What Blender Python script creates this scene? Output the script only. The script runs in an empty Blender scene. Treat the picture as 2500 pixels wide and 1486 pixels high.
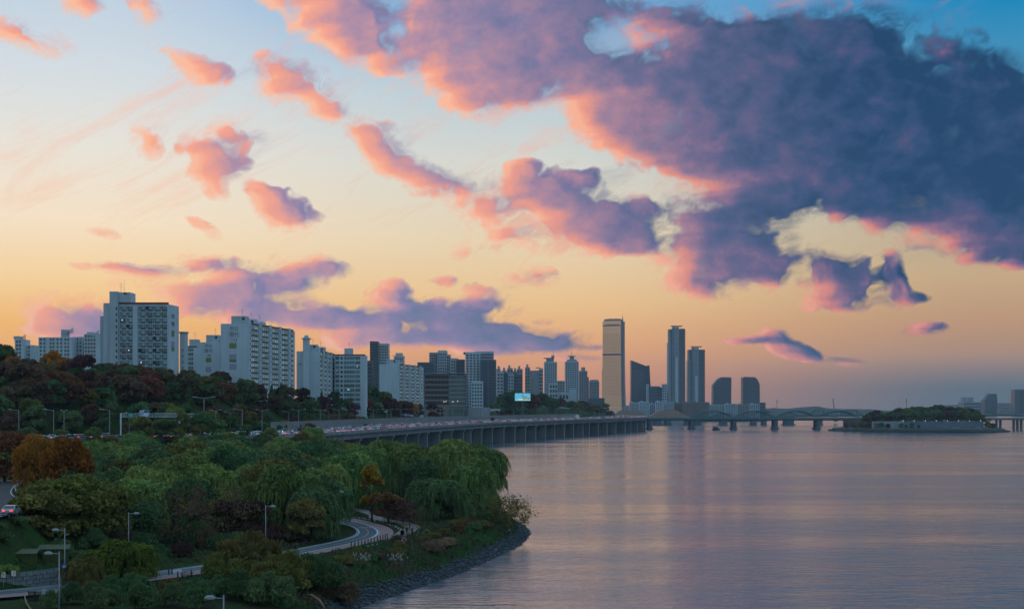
import bpy, bmesh, math, random
import numpy as np
from mathutils import Vector, Matrix

# ------------------------------------------------------------------ camera, sky, sun, exposure
SC = bpy.context.scene
COL = SC.collection
F = 3350.0            # focal length in photograph pixels (2500 wide)
CX, HY, EYE = 1250.0, 993.0, 30.0   # optical centre column, horizon row, eye height above the river

cam_data = bpy.data.cameras.new('camera')
cam = bpy.data.objects.new('camera', cam_data)
COL.objects.link(cam)
cam.location = (0, 0, EYE)
cam.rotation_euler = (math.radians(90), 0, 0)
cam_data.sensor_width = 36.0
cam_data.lens = 36.0 * F / 2500.0
cam_data.shift_y = (HY - 743.0) / 2500.0
cam_data.clip_start = 1.0
cam_data.clip_end = 60000.0
SC.camera = cam
SC.view_settings.view_transform = 'Standard'
SC.view_settings.look = 'None'
SC.view_settings.exposure = 0.0
SC.view_settings.gamma = 1.0
SC.view_settings.use_curve_mapping = False
SC.render.engine = 'CYCLES'
SC.cycles.use_denoising = True
SC.cycles.max_bounces = 4
SC.cycles.diffuse_bounces = 3
SC.cycles.glossy_bounces = 3
SC.cycles.transmission_bounces = 3
SC.cycles.transparent_max_bounces = 6
SC.cycles.volume_bounces = 1
SC.cycles.caustics_reflective = False
SC.cycles.caustics_refractive = False
SC.cycles.sample_clamp_indirect = 4.0

def lin(c):
    """sRGB 0-255 triple to linear rgba"""
    o = []
    for v in c:
        v = v / 255.0
        o.append(v / 12.92 if v <= 0.04045 else ((v + 0.055) / 1.055) ** 2.4)
    return (o[0], o[1], o[2], 1.0)

SUN_AZ = math.radians(-42.0)      # azimuth measured from +Y towards +X
SUN_EL = math.radians(2.5)

class NT:
    """thin helper for building node trees"""
    def __init__(self, tree):
        self.t = tree
    def n(self, typ, **kw):
        nd = self.t.nodes.new(typ)
        for k, v in kw.items():
            setattr(nd, k, v)
        return nd
    def put(self, sock, v):
        if isinstance(v, bpy.types.NodeSocket):
            self.t.links.new(v, sock)
        elif v is not None:
            sock.default_value = v
    def math(self, op, a, b=None, c=None, clamp=False):
        nd = self.n('ShaderNodeMath', operation=op, use_clamp=clamp)
        self.put(nd.inputs[0], a)
        if b is not None: self.put(nd.inputs[1], b)
        if c is not None: self.put(nd.inputs[2], c)
        return nd.outputs[0]
    def vmath(self, op, a, b=None, out=0):
        nd = self.n('ShaderNodeVectorMath', operation=op)
        self.put(nd.inputs[0], a)
        if b is not None:
            if op == 'SCALE': self.put(nd.inputs['Scale'], b)
            else: self.put(nd.inputs[1], b)
        return nd.outputs['Value'] if out == 'v' else nd.outputs[0]
    def maprange(self, v, a, b, c=0.0, d=1.0, interp='SMOOTHSTEP'):
        nd = self.n('ShaderNodeMapRange', interpolation_type=interp)
        self.put(nd.inputs['Value'], v)
        for i, x in zip((1, 2, 3, 4), (a, b, c, d)): self.put(nd.inputs[i], x)
        return nd.outputs[0]
    def mix(self, f, a, b, blend='MIX'):
        nd = self.n('ShaderNodeMix', data_type='RGBA', blend_type=blend)
        self.put(nd.inputs[0], f); self.put(nd.inputs[6], a); self.put(nd.inputs[7], b)
        return nd.outputs[2]
    def noise(self, vec, scale, detail=4, rough=0.55, dist=0.0, color=False, lac=2.0):
        nd = self.n('ShaderNodeTexNoise')
        self.put(nd.inputs['Vector'], vec)
        nd.inputs['Scale'].default_value = scale
        nd.inputs['Detail'].default_value = detail
        nd.inputs['Roughness'].default_value = rough
        nd.inputs['Lacunarity'].default_value = lac
        nd.inputs['Distortion'].default_value = dist
        return nd.outputs[1] if color else nd.outputs[0]
    def ramp(self, f, stops, interp='EASE'):
        nd = self.n('ShaderNodeValToRGB')
        self.put(nd.inputs[0], f)
        el = nd.color_ramp.elements
        nd.color_ramp.interpolation = interp
        while len(el) < len(stops): el.new(0.5)
        for e, (p, c) in zip(el, stops):
            e.position = p; e.color = c if len(c) == 4 else lin(c)
        return nd.outputs[0]

def sky_uv(px, py):
    """photograph pixel to (azimuth, elevation) in degrees"""
    az = math.degrees(math.atan((px - CX) / F))
    el = math.degrees(math.atan((HY - py) / math.hypot(F, px - CX)))
    return az, el
PXDEG = math.degrees(1.0 / F)

# cloud masses: column, row, half width, half height, tilt (deg, clockwise), weight
CLOUDS = [
 (800,20,205,95,28,1),(870,80,85,70,40,1),(60,85,125,38,14,.62),(180,8,85,34,0,.62),(355,25,75,42,62,.58),
 (450,150,120,30,20,.5),(512,190,60,42,0,.55),(735,205,140,56,22,.95),(675,205,70,50,0,.95),(795,255,85,34,38,.9),
 (955,365,130,56,42,1),(1045,432,105,52,20,1),(905,320,70,36,0,.85),(348,335,62,34,58,.8),(572,322,78,40,8,.85),
 (520,385,105,66,10,1),(480,395,60,45,40,1),(525,445,50,34,65,.8),(695,512,100,46,14,1),(640,478,52,36,30,.85),
 (500,556,56,18,30,.6),(250,567,46,14,12,.6),
 (1120,50,260,120,8,1),(1270,90,220,130,10,1),(1190,190,190,76,10,.95),(1020,110,130,90,0,.8),(1380,150,110,80,0,1),
 (1190,235,140,60,16,.78),(1390,20,210,84,0,1),
 (1500,230,230,116,14,1),(1660,330,300,150,26,1),(1760,215,280,150,8,1.05),(1950,300,350,215,0,1.15),(2150,300,370,235,0,1.2),
 (2360,400,330,190,0,1.2),(1990,410,370,90,14,1.1),(2300,485,310,82,12,1.1),(2430,565,200,80,12,1.05),(1545,322,150,74,30,.95),
 (1720,400,160,62,20,.95),(1660,75,200,62,0,.8),(1830,120,230,95,0,.85),(2060,90,230,110,0,.95),(2490,350,160,200,0,1.05),
 (1300,460,108,52,0,1),(1180,515,105,70,10,.9),(1390,515,135,82,14,1),(1500,552,150,66,10,1),(1430,575,170,66,0,1),
 (1240,588,75,56,30,.9),(1290,412,56,28,0,.85),(1440,448,56,30,0,.85),
 (1575,492,90,38,0,.8),(1765,535,170,72,0,1),(1765,615,215,92,4,1.05),(1860,645,110,44,0,1),(1645,665,90,46,24,.85),
 (1870,520,100,50,0,.9),(2030,655,125,84,0,1),(2015,705,105,50,0,1),(2095,660,62,62,0,.95),
 (2165,598,90,34,-10,.85),(2172,665,56,72,0,.9),(2190,718,78,24,6,.75),
 (325,655,145,17,3,.95),(500,640,85,30,-4,.85),(560,732,280,50,7,1),(740,778,290,44,4,1.05),(600,672,110,44,0,.85),
 (705,688,140,46,-4,.85),(800,650,80,28,10,.8),(890,788,140,36,4,1),(952,728,56,46,0,.95),(720,640,60,34,30,.7),
 (145,765,100,56,24,.95),(225,765,60,46,0,.95),(185,805,130,36,0,.9),
 (1180,732,80,44,0,.8),(1075,800,160,52,6,.95),(1255,818,170,40,6,1),(1330,832,80,22,4,.95),(1050,768,120,36,0,.8),
 (960,830,190,28,2,.8),(1110,842,190,28,2,.8),(1255,672,50,28,10,.75),(1315,672,48,28,20,.75),(1112,605,40,44,0,.8),(1075,688,42,20,0,.65),
 (1898,828,46,40,0,.9),(1935,852,80,28,14,.85),(1822,826,62,16,0,.75),(2050,874,70,14,4,.7),(2252,800,56,18,0,.75),
 (1325,778,30,10,0,.6),(1440,842,60,10,0,.6),(1390,870,120,12,0,.55),
]

# openings where clear sky shows between the masses: column, row, half width, half height, tilt, strength
GAPS = [(1420,372,150,30,20,1),(1600,446,90,26,12,1),(2040,562,165,44,8,.95),(1945,690,30,70,0,.9),(2130,640,22,60,0,.7),(1560,650,70,45,0,.8),(2280,665,90,55,6,1),
        (1485,100,62,40,20,.62),(1610,108,50,24,10,.5),(2430,45,150,75,0,1),(1780,40,80,34,0,.8),(1330,310,110,42,18,.8),(950,50,45,70,0,.7),(1180,640,110,40,0,.9),(1090,590,60,60,0,.6),(1640,560,26,60,-20,.6),(1010,230,70,60,0,.6)]

world = bpy.data.worlds.new('World')
SC.world = world
world.use_nodes = True
def build_world():
    t = world.node_tree
    t.nodes.clear()
    W = NT(t)
    tc = W.n('ShaderNodeTexCoord')
    d = W.vmath('NORMALIZE', tc.outputs['Generated'])
    sep = W.n('ShaderNodeSeparateXYZ'); W.put(sep.inputs[0], d)
    az = W.math('MULTIPLY', W.math('ARCTAN2', sep.outputs[0], sep.outputs[1]), 180 / math.pi)
    el = W.math('MULTIPLY', W.math('ARCSINE', sep.outputs[2]), 180 / math.pi)
    # angular distance from the sunset point, in azimuth
    dcos = W.math('COSINE', W.math('SUBTRACT', W.math('MULTIPLY', az, math.pi / 180), SUN_AZ))
    dang = W.math('MULTIPLY', W.math('ARCCOSINE', dcos), 180 / math.pi)      # 0..180
    e01 = W.math('DIVIDE', el, 40.0, clamp=True)
    E = lambda row: max(0.0, math.degrees(math.atan((HY - row) / F)) / 40.0)
    left = W.ramp(e01, [(0, (244,160,92)), (E(800), (253,190,108)), (E(690), (254,216,158)), (E(560), (252,230,200)),
                        (E(380), (236,231,220)), (E(200), (214,223,229)), (E(20), (194,211,227)), (.72, (168,202,230)), (1, (158,198,230))], 'LINEAR')
    mid = W.ramp(e01, [(0, (200,138,112)), (E(925), (226,150,106)), (E(850), (242,172,112)), (E(740), (245,200,140)), (E(580), (236,217,182)),
                       (E(400), (219,219,210)), (E(220), (188,207,218)), (E(30), (124,176,218)), (.72, (150,192,226)), (1, (156,196,230))], 'LINEAR')
    right = W.ramp(e01, [(0, (86,102,116)), (E(948), (88,102,114)), (E(915), (130,116,114)), (E(872), (178,140,114)), (E(800), (196,150,112)), (E(690), (204,172,130)), (E(540), (188,178,154)),
                         (E(330), (92,154,186)), (E(30), (0,134,188)), (.72, (120,176,216)), (1, (152,194,228))], 'LINEAR')
    back = W.ramp(e01, [(0, (150,146,150)), (.06, (168,158,158)), (.16, (160,190,212)), (.4, (156,204,234)), (1, (156,196,230))], 'LINEAR')
    c1 = W.mix(W.maprange(dang, 24, 42), left, mid)
    c2 = W.mix(W.maprange(dang, 42, 62), c1, right)
    sky = W.mix(W.maprange(dang, 72, 120), c2, back)
    nis = W.n('ShaderNodeTexSky', sky_type='NISHITA')
    nis.sun_disc = False
    nis.sun_elevation = SUN_EL
    nis.sun_rotation = SUN_AZ
    sky = W.mix(1.0, sky, W.vmath('SCALE', nis.outputs[0], 0.0012), 'ADD')
    col = sky
    bg = W.n('ShaderNodeBackground')
    W.put(bg.inputs[0], col)
    bg.inputs[1].default_value = 1.0
    o = W.n('ShaderNodeOutputWorld')
    t.links.new(bg.outputs[0], o.inputs[0])
    world.cycles.sampling_method = 'NONE'
build_world()

sun_data = bpy.data.lights.new('sun', 'SUN')
sun_data.energy = 0.25
sun_data.angle = math.radians(10)
sun_data.color = (1.0, .62, .36)
sun = bpy.data.objects.new('sun', sun_data)
COL.objects.link(sun)
sdir = Vector((math.sin(SUN_AZ) * math.cos(SUN_EL), math.cos(SUN_AZ) * math.cos(SUN_EL), math.sin(SUN_EL)))
sun.rotation_euler = sdir.to_track_quat('Z', 'Y').to_euler()

# ------------------------------------------------------------------ clouds: a high shell of cloud over the whole scene
def vnoise(p, seed=0):
    """value noise in 3-D, p is (n,3), result 0..1"""
    i = np.floor(p).astype(np.int64); f = p - i
    f = f * f * f * (f * (f * 6 - 15) + 10)
    def h(ix, iy, iz):
        k = (ix * 374761393 + iy * 668265263 + iz * 2147483647 + seed * 974634777) & 0xffffffff
        k = ((k ^ (k >> 13)) * 1274126177) & 0xffffffff
        return ((k ^ (k >> 16)) & 0xffff) / 65535.0
    r = 0
    for dx in (0, 1):
        for dy in (0, 1):
            for dz in (0, 1):
                w = (f[:, 0] if dx else 1 - f[:, 0]) * (f[:, 1] if dy else 1 - f[:, 1]) * (f[:, 2] if dz else 1 - f[:, 2])
                r = r + w * h(i[:, 0] + dx, i[:, 1] + dy, i[:, 2] + dz)
    return r
def fbm(p, oct=4, seed=0, gain=.55):
    a, s, t = 1.0, 0.0, 0.0
    for k in range(oct):
        s = s + a * vnoise(p * (2.03 ** k) + 17.3 * k, seed + k); t += a; a *= gain
    return s / t
def sstep(x, a, b):
    t = np.clip((x - a) / (b - a), 0, 1)
    return t * t * (3 - 2 * t)

def build_clouds():
    st = .08
    az = np.concatenate([np.arange(-180, -27, 4.0), np.arange(-27, 27.01, st), np.arange(31, 180, 4.0)])
    el = np.concatenate([np.arange(-2, 22.01, st), np.arange(24, 88, 4.0)])
    A, E = np.meshgrid(az, el)
    shp = A.shape
    a, e = A.ravel(), E.ravel()
    ar, er = np.radians(a), np.radians(e)
    d = np.stack([np.sin(ar) * np.cos(er), np.cos(ar) * np.cos(er), np.sin(er)], 1)
    wx = (fbm(d * 16, 4, 3) - .5) * 1.7 + (fbm(d * 70, 3, 5) - .5) * 1.0
    wy = (fbm(d * 16 + 31, 4, 4) - .5) * 1.3 + (fbm(d * 70 + 9, 3, 6) - .5) * .8
    mass = np.zeros(len(a))
    for (x, y, rx, ry, rot, w) in CLOUDS:
        ca, ce = sky_uv(x, y)
        rx, ry = rx * PXDEG * 1.16, ry * PXDEG * 1.16
        k = min(1.0, min(rx, ry) / 1.0)            # small clouds keep their place
        dx, dy = a + wx * k - ca, e + wy * k - ce
        r = math.radians(rot); c, s = math.cos(r), math.sin(r)
        u, v = (dx * c - dy * s) / rx, (dx * s + dy * c) / ry
        g = np.clip(1 - np.sqrt(u * u + v * v), 0, 1) * w
        g = np.minimum(1.15, g * 1.7)
        mass = 1 - (1 - np.clip(mass / 1.2, 0, .999)) * (1 - np.clip(g / 1.2, 0, .999)); mass *= 1.2
    for (x, y, rx, ry, rot, w) in GAPS:
        ca, ce = sky_uv(x, y); rx, ry = rx * PXDEG * 1.35, ry * PXDEG * 1.35
        r = math.radians(rot); c, s = math.cos(r), math.sin(r); dx, dy = a + wx * 1.1 - ca, e + wy * 1.1 - ce
        u, v = (dx * c - dy * s) / rx, (dx * s + dy * c) / ry
        mass = mass * (1 - w * sstep(1 - np.sqrt(u * u + v * v), 0, .8))
    # the same sort of sky goes on outside the picture
    outm = np.maximum(sstep(np.abs(a), 23, 33), sstep(e, 19, 27))
    pl = d / (np.abs(d[:, 2:3]) + .22)
    mass = np.maximum(mass, .8 * sstep(fbm(pl * 2.2, 4, 11), .5, .7) * outm)
    q = d * np.array([30, 30, 44])
    qw = q + (np.stack([fbm(q * .8, 3, 51), fbm(q * .8 + 7, 3, 52), fbm(q * .8 + 3, 3, 53)], 1) - .5) * 1.6
    nz = fbm(qw, 7, 21, .52)
    bil = 1 - np.abs(2 * fbm(qw * 1.7 + 5, 5, 27, .55) - 1) * 2.4
    den = mass + .3 * sstep(mass, .85, 1.18) + ((nz - .5) * 3.0 + (bil - .55) * .35) * sstep(mass, 0, .35) - .34
    den = np.maximum(den, .75 * sstep(mass, .95, 1.15) * (np.abs(a) < 27) * (e < 22) - .4 * (mass < .9))
    den = den.reshape(shp)
    # light from the sunset: optical depth gathered along the way to the sun
    op = np.clip(den * 1.3, 0, 1.0)
    light = np.full(shp, .3)
    ai = np.where(np.abs(az) <= 27.01)[0]; ei = np.where(el <= 22.01)[0]
    sub = op[np.ix_(ei, ai)]
    SA, SE = np.meshgrid(az[ai], el[ei])
    vx, vy = -1.0, (1.5 - SE) / (SA + 62.0) * .9
    vl = np.sqrt(vx * vx + vy * vy); vx, vy = vx / vl, vy / vl
    raw = np.clip(den[np.ix_(ei, ai)], -.2, 1.6); relief = np.zeros_like(sub)
    def s2(x, y):
        xi, yi = x.astype(int), y.astype(int); fx, fy = x - xi, y - yi
        return (raw[yi, xi] * (1 - fx) + raw[yi, xi + 1] * fx) * (1 - fy) + (raw[yi + 1, xi] * (1 - fx) + raw[yi + 1, xi + 1] * fx) * fy
    tau = np.zeros_like(sub); near = np.zeros_like(sub)
    h = .28
    for k in range(1, 26):
        x = (SA + vx * h * k + 27) / st; y = (SE + vy * h * k + 2) / st
        x = np.clip(x, 0, sub.shape[1] - 1.001); y = np.clip(y, 0, sub.shape[0] - 1.001)
        xi, yi = x.astype(int), y.astype(int); fx, fy = x - xi, y - yi
        s_ = (sub[yi, xi] * (1 - fx) + sub[yi, xi + 1] * fx) * (1 - fy) + (sub[yi + 1, xi] * (1 - fx) + sub[yi + 1, xi + 1] * fx) * fy
        tau += s_ * h * (1.0 if k < 12 else .6)
        if k <= 6: near += s_ * h
        if k in (2, 3): relief = relief + (raw - s2(x, y)) * .5
    light[np.ix_(ei, ai)] = .42 * np.exp(-near * 1.9) + .58 * np.exp(-tau * .24) + np.clip(relief * .25, -.18, .26) * (1 - .65 * sstep(mass.reshape(shp)[np.ix_(ei, ai)], .9, 1.15))
    R = 22000.0
    nv = len(a)
    me = bpy.data.meshes.new('clouds')
    rows, cols = shp
    idx = np.arange(nv).reshape(shp)
    nxt = np.roll(idx, -1, axis=1)
    quads = np.stack([idx[:-1], nxt[:-1], nxt[1:], idx[1:]], -1).reshape(-1, 4)
    me.vertices.add(nv); me.vertices.foreach_set('co', (d * R).ravel())
    nq = len(quads)
    me.loops.add(nq * 4); me.loops.foreach_set('vertex_index', quads.ravel().astype(np.int32))
    me.polygons.add(nq); me.polygons.foreach_set('loop_start', np.arange(0, nq * 4, 4, dtype=np.int32))
    me.update(calc_edges=True)
    me.attributes.new('cloud_mass', 'FLOAT', 'POINT').data.foreach_set('value', den.ravel().astype(np.float32))
    me.attributes.new('cloud_halo', 'FLOAT', 'POINT').data.foreach_set('value', mass.astype(np.float32))
    me.attributes.new('sunlight', 'FLOAT', 'POINT').data.foreach_set('value', light.ravel().astype(np.float32))
    ob = bpy.data.objects.new('clouds', me)
    COL.objects.link(ob)
    ob['kind'] = 'stuff'; ob['label'] = 'pink and slate sunset clouds spread across the whole sky'; ob['category'] = 'clouds'
    mat = bpy.data.materials.new('cloud'); mat.use_nodes = True
    t = mat.node_tree; t.nodes.clear(); W = NT(t)
    tc = W.n('ShaderNodeTexCoord')
    dv = W.vmath('NORMALIZE', tc.outputs['Object'])
    sp = W.n('ShaderNodeSeparateXYZ'); W.put(sp.inputs[0], dv)
    azn = W.math('ARCTAN2', sp.outputs[0], sp.outputs[1])
    dang = W.math('MULTIPLY', W.math('ARCCOSINE', W.math('COSINE', W.math('SUBTRACT', azn, SUN_AZ))), 180 / math.pi)
    eln = W.math('MULTIPLY', W.math('ARCSINE', sp.outputs[2]), 180 / math.pi)
    at = W.n('ShaderNodeAttribute', attribute_name='cloud_mass')
    al = W.n('ShaderNodeAttribute', attribute_name='sunlight')
    fl = W.vmath('MULTIPLY', dv, (1, 1, 1.3))
    n1 = W.noise(fl, 62.0, 7, .64)
    dn = W.math('SUBTRACT', n1, .5)
    den_ = W.math('ADD', at.outputs['Fac'], W.math('MULTIPLY', dn, .8))
    alpha = W.maprange(den_, -.2, .82)
    alpha = W.math('MULTIPLY', alpha, W.maprange(at.outputs['Fac'], -.12, .06))
    n2 = W.math('SUBTRACT', W.noise(fl, 26.0, 4, .6), .5)
    # thin high veils between the clouds, drawn out along the wind
    rot = W.n('ShaderNodeVectorRotate', rotation_type='Y_AXIS'); W.put(rot.inputs['Vector'], dv); rot.inputs['Angle'].default_value = math.radians(28)
    vl = W.noise(W.vmath('MULTIPLY', rot.outputs[0], (9, 9, 34)), 1.0, 6, .62, dist=.6)
    veil = W.math('MULTIPLY', W.maprange(vl, .5, .78), W.maprange(eln, 5.0, 10.0, 0, .5))
    alpha = W.math('MAXIMUM', alpha, veil)
    ah = W.n('ShaderNodeAttribute', attribute_name='cloud_halo')
    fray = W.math('MULTIPLY', W.maprange(ah.outputs['Fac'], .04, .75, 0, .62), W.maprange(W.noise(W.vmath('MULTIPLY', rot.outputs[0], (1, 1, 1.8)), 24.0, 8, .68, dist=.8), .36, .62))
    alpha = W.math('MAXIMUM', alpha, fray)
    lit = W.math('ADD', al.outputs['Fac'], W.math('ADD', W.math('MULTIPLY', dn, .3), W.math('MULTIPLY', n2, .6)))
    lit = W.math('SUBTRACT', lit, W.maprange(dang, 44, 64, 0, .2, 'LINEAR'))
    lit = W.math('SUBTRACT', lit, W.maprange(eln, 6.0, 2.5, 0, .12), clamp=True)
    ctl = W.ramp(lit, [(0, (112,122,158)), (.15, (140,130,168)), (.35, (186,146,166)), (.55, (232,160,150)), (.78, (250,168,142)), (1, (255,190,158))], 'LINEAR')
    ctr = W.ramp(lit, [(0, (32,68,106)), (.1, (50,78,118)), (.24, (84,86,126)), (.42, (140,108,138)), (.62, (206,128,126)), (1, (244,160,136))], 'LINEAR')
    cc = W.mix(W.maprange(dang, 36, 58), ctl, ctr)
    ccb = W.ramp(lit, [(0, (84,104,128)), (.5, (138,136,150)), (1, (190,160,156))], 'LINEAR')
    cc = W.mix(W.maprange(dang, 76, 120), cc, ccb)
    em = W.n('ShaderNodeEmission'); W.put(em.inputs[0], cc)
    tr = W.n('ShaderNodeBsdfTransparent')
    mx = W.n('ShaderNodeMixShader'); W.put(mx.inputs[0], alpha)
    t.links.new(tr.outputs[0], mx.inputs[1]); t.links.new(em.outputs[0], mx.inputs[2])
    o = W.n('ShaderNodeOutputMaterial'); t.links.new(mx.outputs[0], o.inputs[0])
    mat.cycles.emission_sampling = 'NONE'
    me.materials.append(mat)
build_clouds()

# ------------------------------------------------------------------ helpers
rnd = random.Random(7)
def at(px, py, Y):
    """a real point seen at photograph pixel (px,py), Y metres ahead"""
    return Vector(((px - CX) * Y / F, Y, EYE + (HY - py) * Y / F))
def xw(px, Y): return (px - CX) * Y / F
def zw(py, Y): return EYE + (HY - py) * Y / F

MATS = {}
def mat(name, col, rough=.8, metal=0.0, spec=.3, vary=.0, scale=1.0, emit=None, estr=0.0, bump=0.0, streak=False, objvar=0.0):
    if name in MATS: return MATS[name]
    m = bpy.data.materials.new(name); m.use_nodes = True
    t = m.node_tree; W = NT(t); b = t.nodes['Principled BSDF']
    c = col if len(col) == 4 else (col[0], col[1], col[2], 1)
    b.inputs['Roughness'].default_value = rough
    b.inputs['Metallic'].default_value = metal
    b.inputs['Specular IOR Level'].default_value = spec
    src = None
    if vary > 0:
        tc = W.n('ShaderNodeTexCoord')
        v = tc.outputs['Object']
        if streak: v = W.vmath('MULTIPLY', v, (1, 1, .12))
        n = W.noise(v, scale, 5, .65)
        lo = tuple(x * (1 - vary) for x in c[:3]) + (1,); hi = tuple(min(1, x * (1 + vary * .6)) for x in c[:3]) + (1,)
        src = W.ramp(n, [(.3, lo), (.7, hi)], 'LINEAR')
    if objvar > 0:
        oi = W.n('ShaderNodeObjectInfo')
        hs = W.n('ShaderNodeHueSaturation')
        W.put(hs.inputs['Value'], W.maprange(oi.outputs['Random'], 0, 1, 1 - objvar, 1 + objvar, 'LINEAR'))
        rr = W.math('FRACT', W.math('MULTIPLY', oi.outputs['Random'], 17.3))
        W.put(hs.inputs['Hue'], W.maprange(rr, 0, 1, .5 - objvar * .06, .5 + objvar * .06, 'LINEAR'))
        W.put(hs.inputs['Color'], src if src is not None else c)
        src = hs.outputs[0]
    if src is not None: t.links.new(src, b.inputs['Base Color'])
    else: b.inputs['Base Color'].default_value = c
    if emit is not None:
        b.inputs['Emission Color'].default_value = (*emit[:3], 1)
        b.inputs['Emission Strength'].default_value = estr
        m.cycles.emission_sampling = 'NONE'
    if bump > 0:
        tc = W.n('ShaderNodeTexCoord')
        bn = W.n('ShaderNodeBump'); bn.inputs['Strength'].default_value = bump
        W.put(bn.inputs['Height'], W.noise(tc.outputs['Object'], scale * 4, 4, .6))
        t.links.new(bn.outputs[0], b.inputs['Normal'])
    MATS[name] = m
    return m

def leafmat(name, col, objvar=.25):
    if name in MATS: return MATS[name]
    m = bpy.data.materials.new(name); m.use_nodes = True
    t = m.node_tree; t.nodes.clear(); W = NT(t)
    tc = W.n('ShaderNodeTexCoord'); oi = W.n('ShaderNodeObjectInfo')
    n = W.noise(tc.outputs['Object'], .55, 3, .6)
    n2 = W.noise(tc.outputs['Object'], 3.0, 2, .6)
    lo = tuple(x * .42 for x in col) + (1,); hi = (col[0] * 1.7, col[1] * 1.5, col[2] * 1.15, 1)  # leaf tone varies; spread widened to imitate lit and shaded clumps
    c = W.ramp(W.math('ADD', W.math('MULTIPLY', n, .6), W.math('MULTIPLY', n2, .4)), [(.32, lo), (.68, hi)], 'LINEAR')
    hs = W.n('ShaderNodeHueSaturation')
    W.put(hs.inputs['Value'], W.maprange(oi.outputs['Random'], 0, 1, 1 - objvar, 1 + objvar, 'LINEAR'))
    rr = W.math('FRACT', W.math('MULTIPLY', oi.outputs['Random'], 13.7))
    W.put(hs.inputs['Hue'], W.maprange(rr, 0, 1, .5 - .035 * objvar / .25, .5 + .03 * objvar / .25, 'LINEAR'))
    W.put(hs.inputs['Color'], c)
    df = W.n('ShaderNodeBsdfDiffuse'); W.put(df.inputs[0], hs.outputs[0])
    tl = W.n('ShaderNodeBsdfTranslucent'); W.put(tl.inputs[0], hs.outputs[0])
    mx = W.n('ShaderNodeMixShader'); mx.inputs[0].default_value = .22
    t.links.new(df.outputs[0], mx.inputs[1]); t.links.new(tl.outputs[0], mx.inputs[2])
    o = W.n('ShaderNodeOutputMaterial'); t.links.new(mx.outputs[0], o.inputs[0])
    MATS[name] = m
    return m

def np_mesh(name, verts, faces, mats=(), fmat=None, smooth=False):
    """verts (n,3), faces (m,k) with k=3 or 4 the same for all"""
    verts = np.asarray(verts, dtype=np.float32); faces = np.asarray(faces, dtype=np.int32)
    me = bpy.data.meshes.new(name)
    me.vertices.add(len(verts)); me.vertices.foreach_set('co', verts.ravel())
    nf, k = faces.shape
    me.loops.add(nf * k); me.loops.foreach_set('vertex_index', faces.ravel())
    me.polygons.add(nf); me.polygons.foreach_set('loop_start', np.arange(0, nf * k, k, dtype=np.int32))
    for m in mats: me.materials.append(m)
    if fmat is not None: me.polygons.foreach_set('material_index', np.asarray(fmat, dtype=np.int32))
    if smooth: me.polygons.foreach_set('use_smooth', np.ones(nf, dtype=bool))
    me.update(calc_edges=True)
    return me

class MB:
    """collects boxes, tubes and polygons into one mesh"""
    def __init__(self):
        self.v = []; self.f = []; self.m = []; self.mats = []
    def mi(self, m):
        if m not in self.mats: self.mats.append(m)
        return self.mats.index(m)
    def poly(self, pts, m):
        i = len(self.v); self.v += [tuple(p) for p in pts]
        self.f.append(tuple(range(i, i + len(pts)))); self.m.append(self.mi(m))
    def hexa(self, p, m):
        """8 points: bottom 4 ccw, top 4 ccw"""
        i = len(self.v); self.v += [tuple(q) for q in p]; k = self.mi(m)
        for f in ((0, 3, 2, 1), (4, 5, 6, 7), (0, 1, 5, 4), (1, 2, 6, 5), (2, 3, 7, 6), (3, 0, 4, 7)):
            self.f.append(tuple(i + a for a in f)); self.m.append(k)
    def box(self, a, b, m):
        (x0, y0, z0), (x1, y1, z1) = a, b
        self.hexa([(x0, y0, z0), (x1, y0, z0), (x1, y1, z0), (x0, y1, z0), (x0, y0, z1), (x1, y0, z1), (x1, y1, z1), (x0, y1, z1)], m)
    def prism(self, pts, z0, z1, m, top=None):
        """vertical prism over a ccw outline; top scales it about its centre"""
        n = len(pts); i = len(self.v); k = self.mi(m)
        cx = sum(p[0] for p in pts) / n; cy = sum(p[1] for p in pts) / n; s = top or 1.0
        self.v += [(p[0], p[1], z0) for p in pts] + [(cx + (p[0] - cx) * s, cy + (p[1] - cy) * s, z1) for p in pts]
        for a in range(n):
            b = (a + 1) % n
            self.f.append((i + a, i + b, i + n + b, i + n + a)); self.m.append(k)
        self.f.append(tuple(i + n + a for a in range(n))); self.m.append(k)
        self.f.append(tuple(i + a for a in reversed(range(n)))); self.m.append(k)
    def tube(self, a, b, r0, r1, m, n=6):
        a, b = Vector(a), Vector(b); d = (b - a)
        if d.length < 1e-6: return
        q = d.to_track_quat('Z', 'Y').to_matrix(); i = len(self.v); k = self.mi(m)
        for p, r in ((a, r0), (b, r1)):
            for j in range(n):
                t = 2 * math.pi * j / n
                self.v.append(tuple(p + q @ Vector((r * math.cos(t), r * math.sin(t), 0))))
        for j in range(n):
            l = (j + 1) % n
            self.f.append((i + j, i + l, i + n + l, i + n + j)); self.m.append(k)
        self.f.append(tuple(i + n + j for j in range(n))); self.m.append(k)
        self.f.append(tuple(i + j for j in reversed(range(n)))); self.m.append(k)
    def mesh(self, name, smooth=False):
        me = bpy.data.meshes.new(name)
        me.from_pydata(self.v, [], self.f)
        for m in self.mats: me.materials.append(m)
        me.polygons.foreach_set('material_index', self.m)
        if smooth: me.polygons.foreach_set('use_smooth', [True] * len(self.f))
        me.update()
        return me
    def build(self, name, parent=None, loc=None):
        o = bpy.data.objects.new(name, self.mesh(name)); COL.objects.link(o)
        if parent is not None: o.parent = parent
        if loc is not None: o.location = loc
        return o

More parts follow.
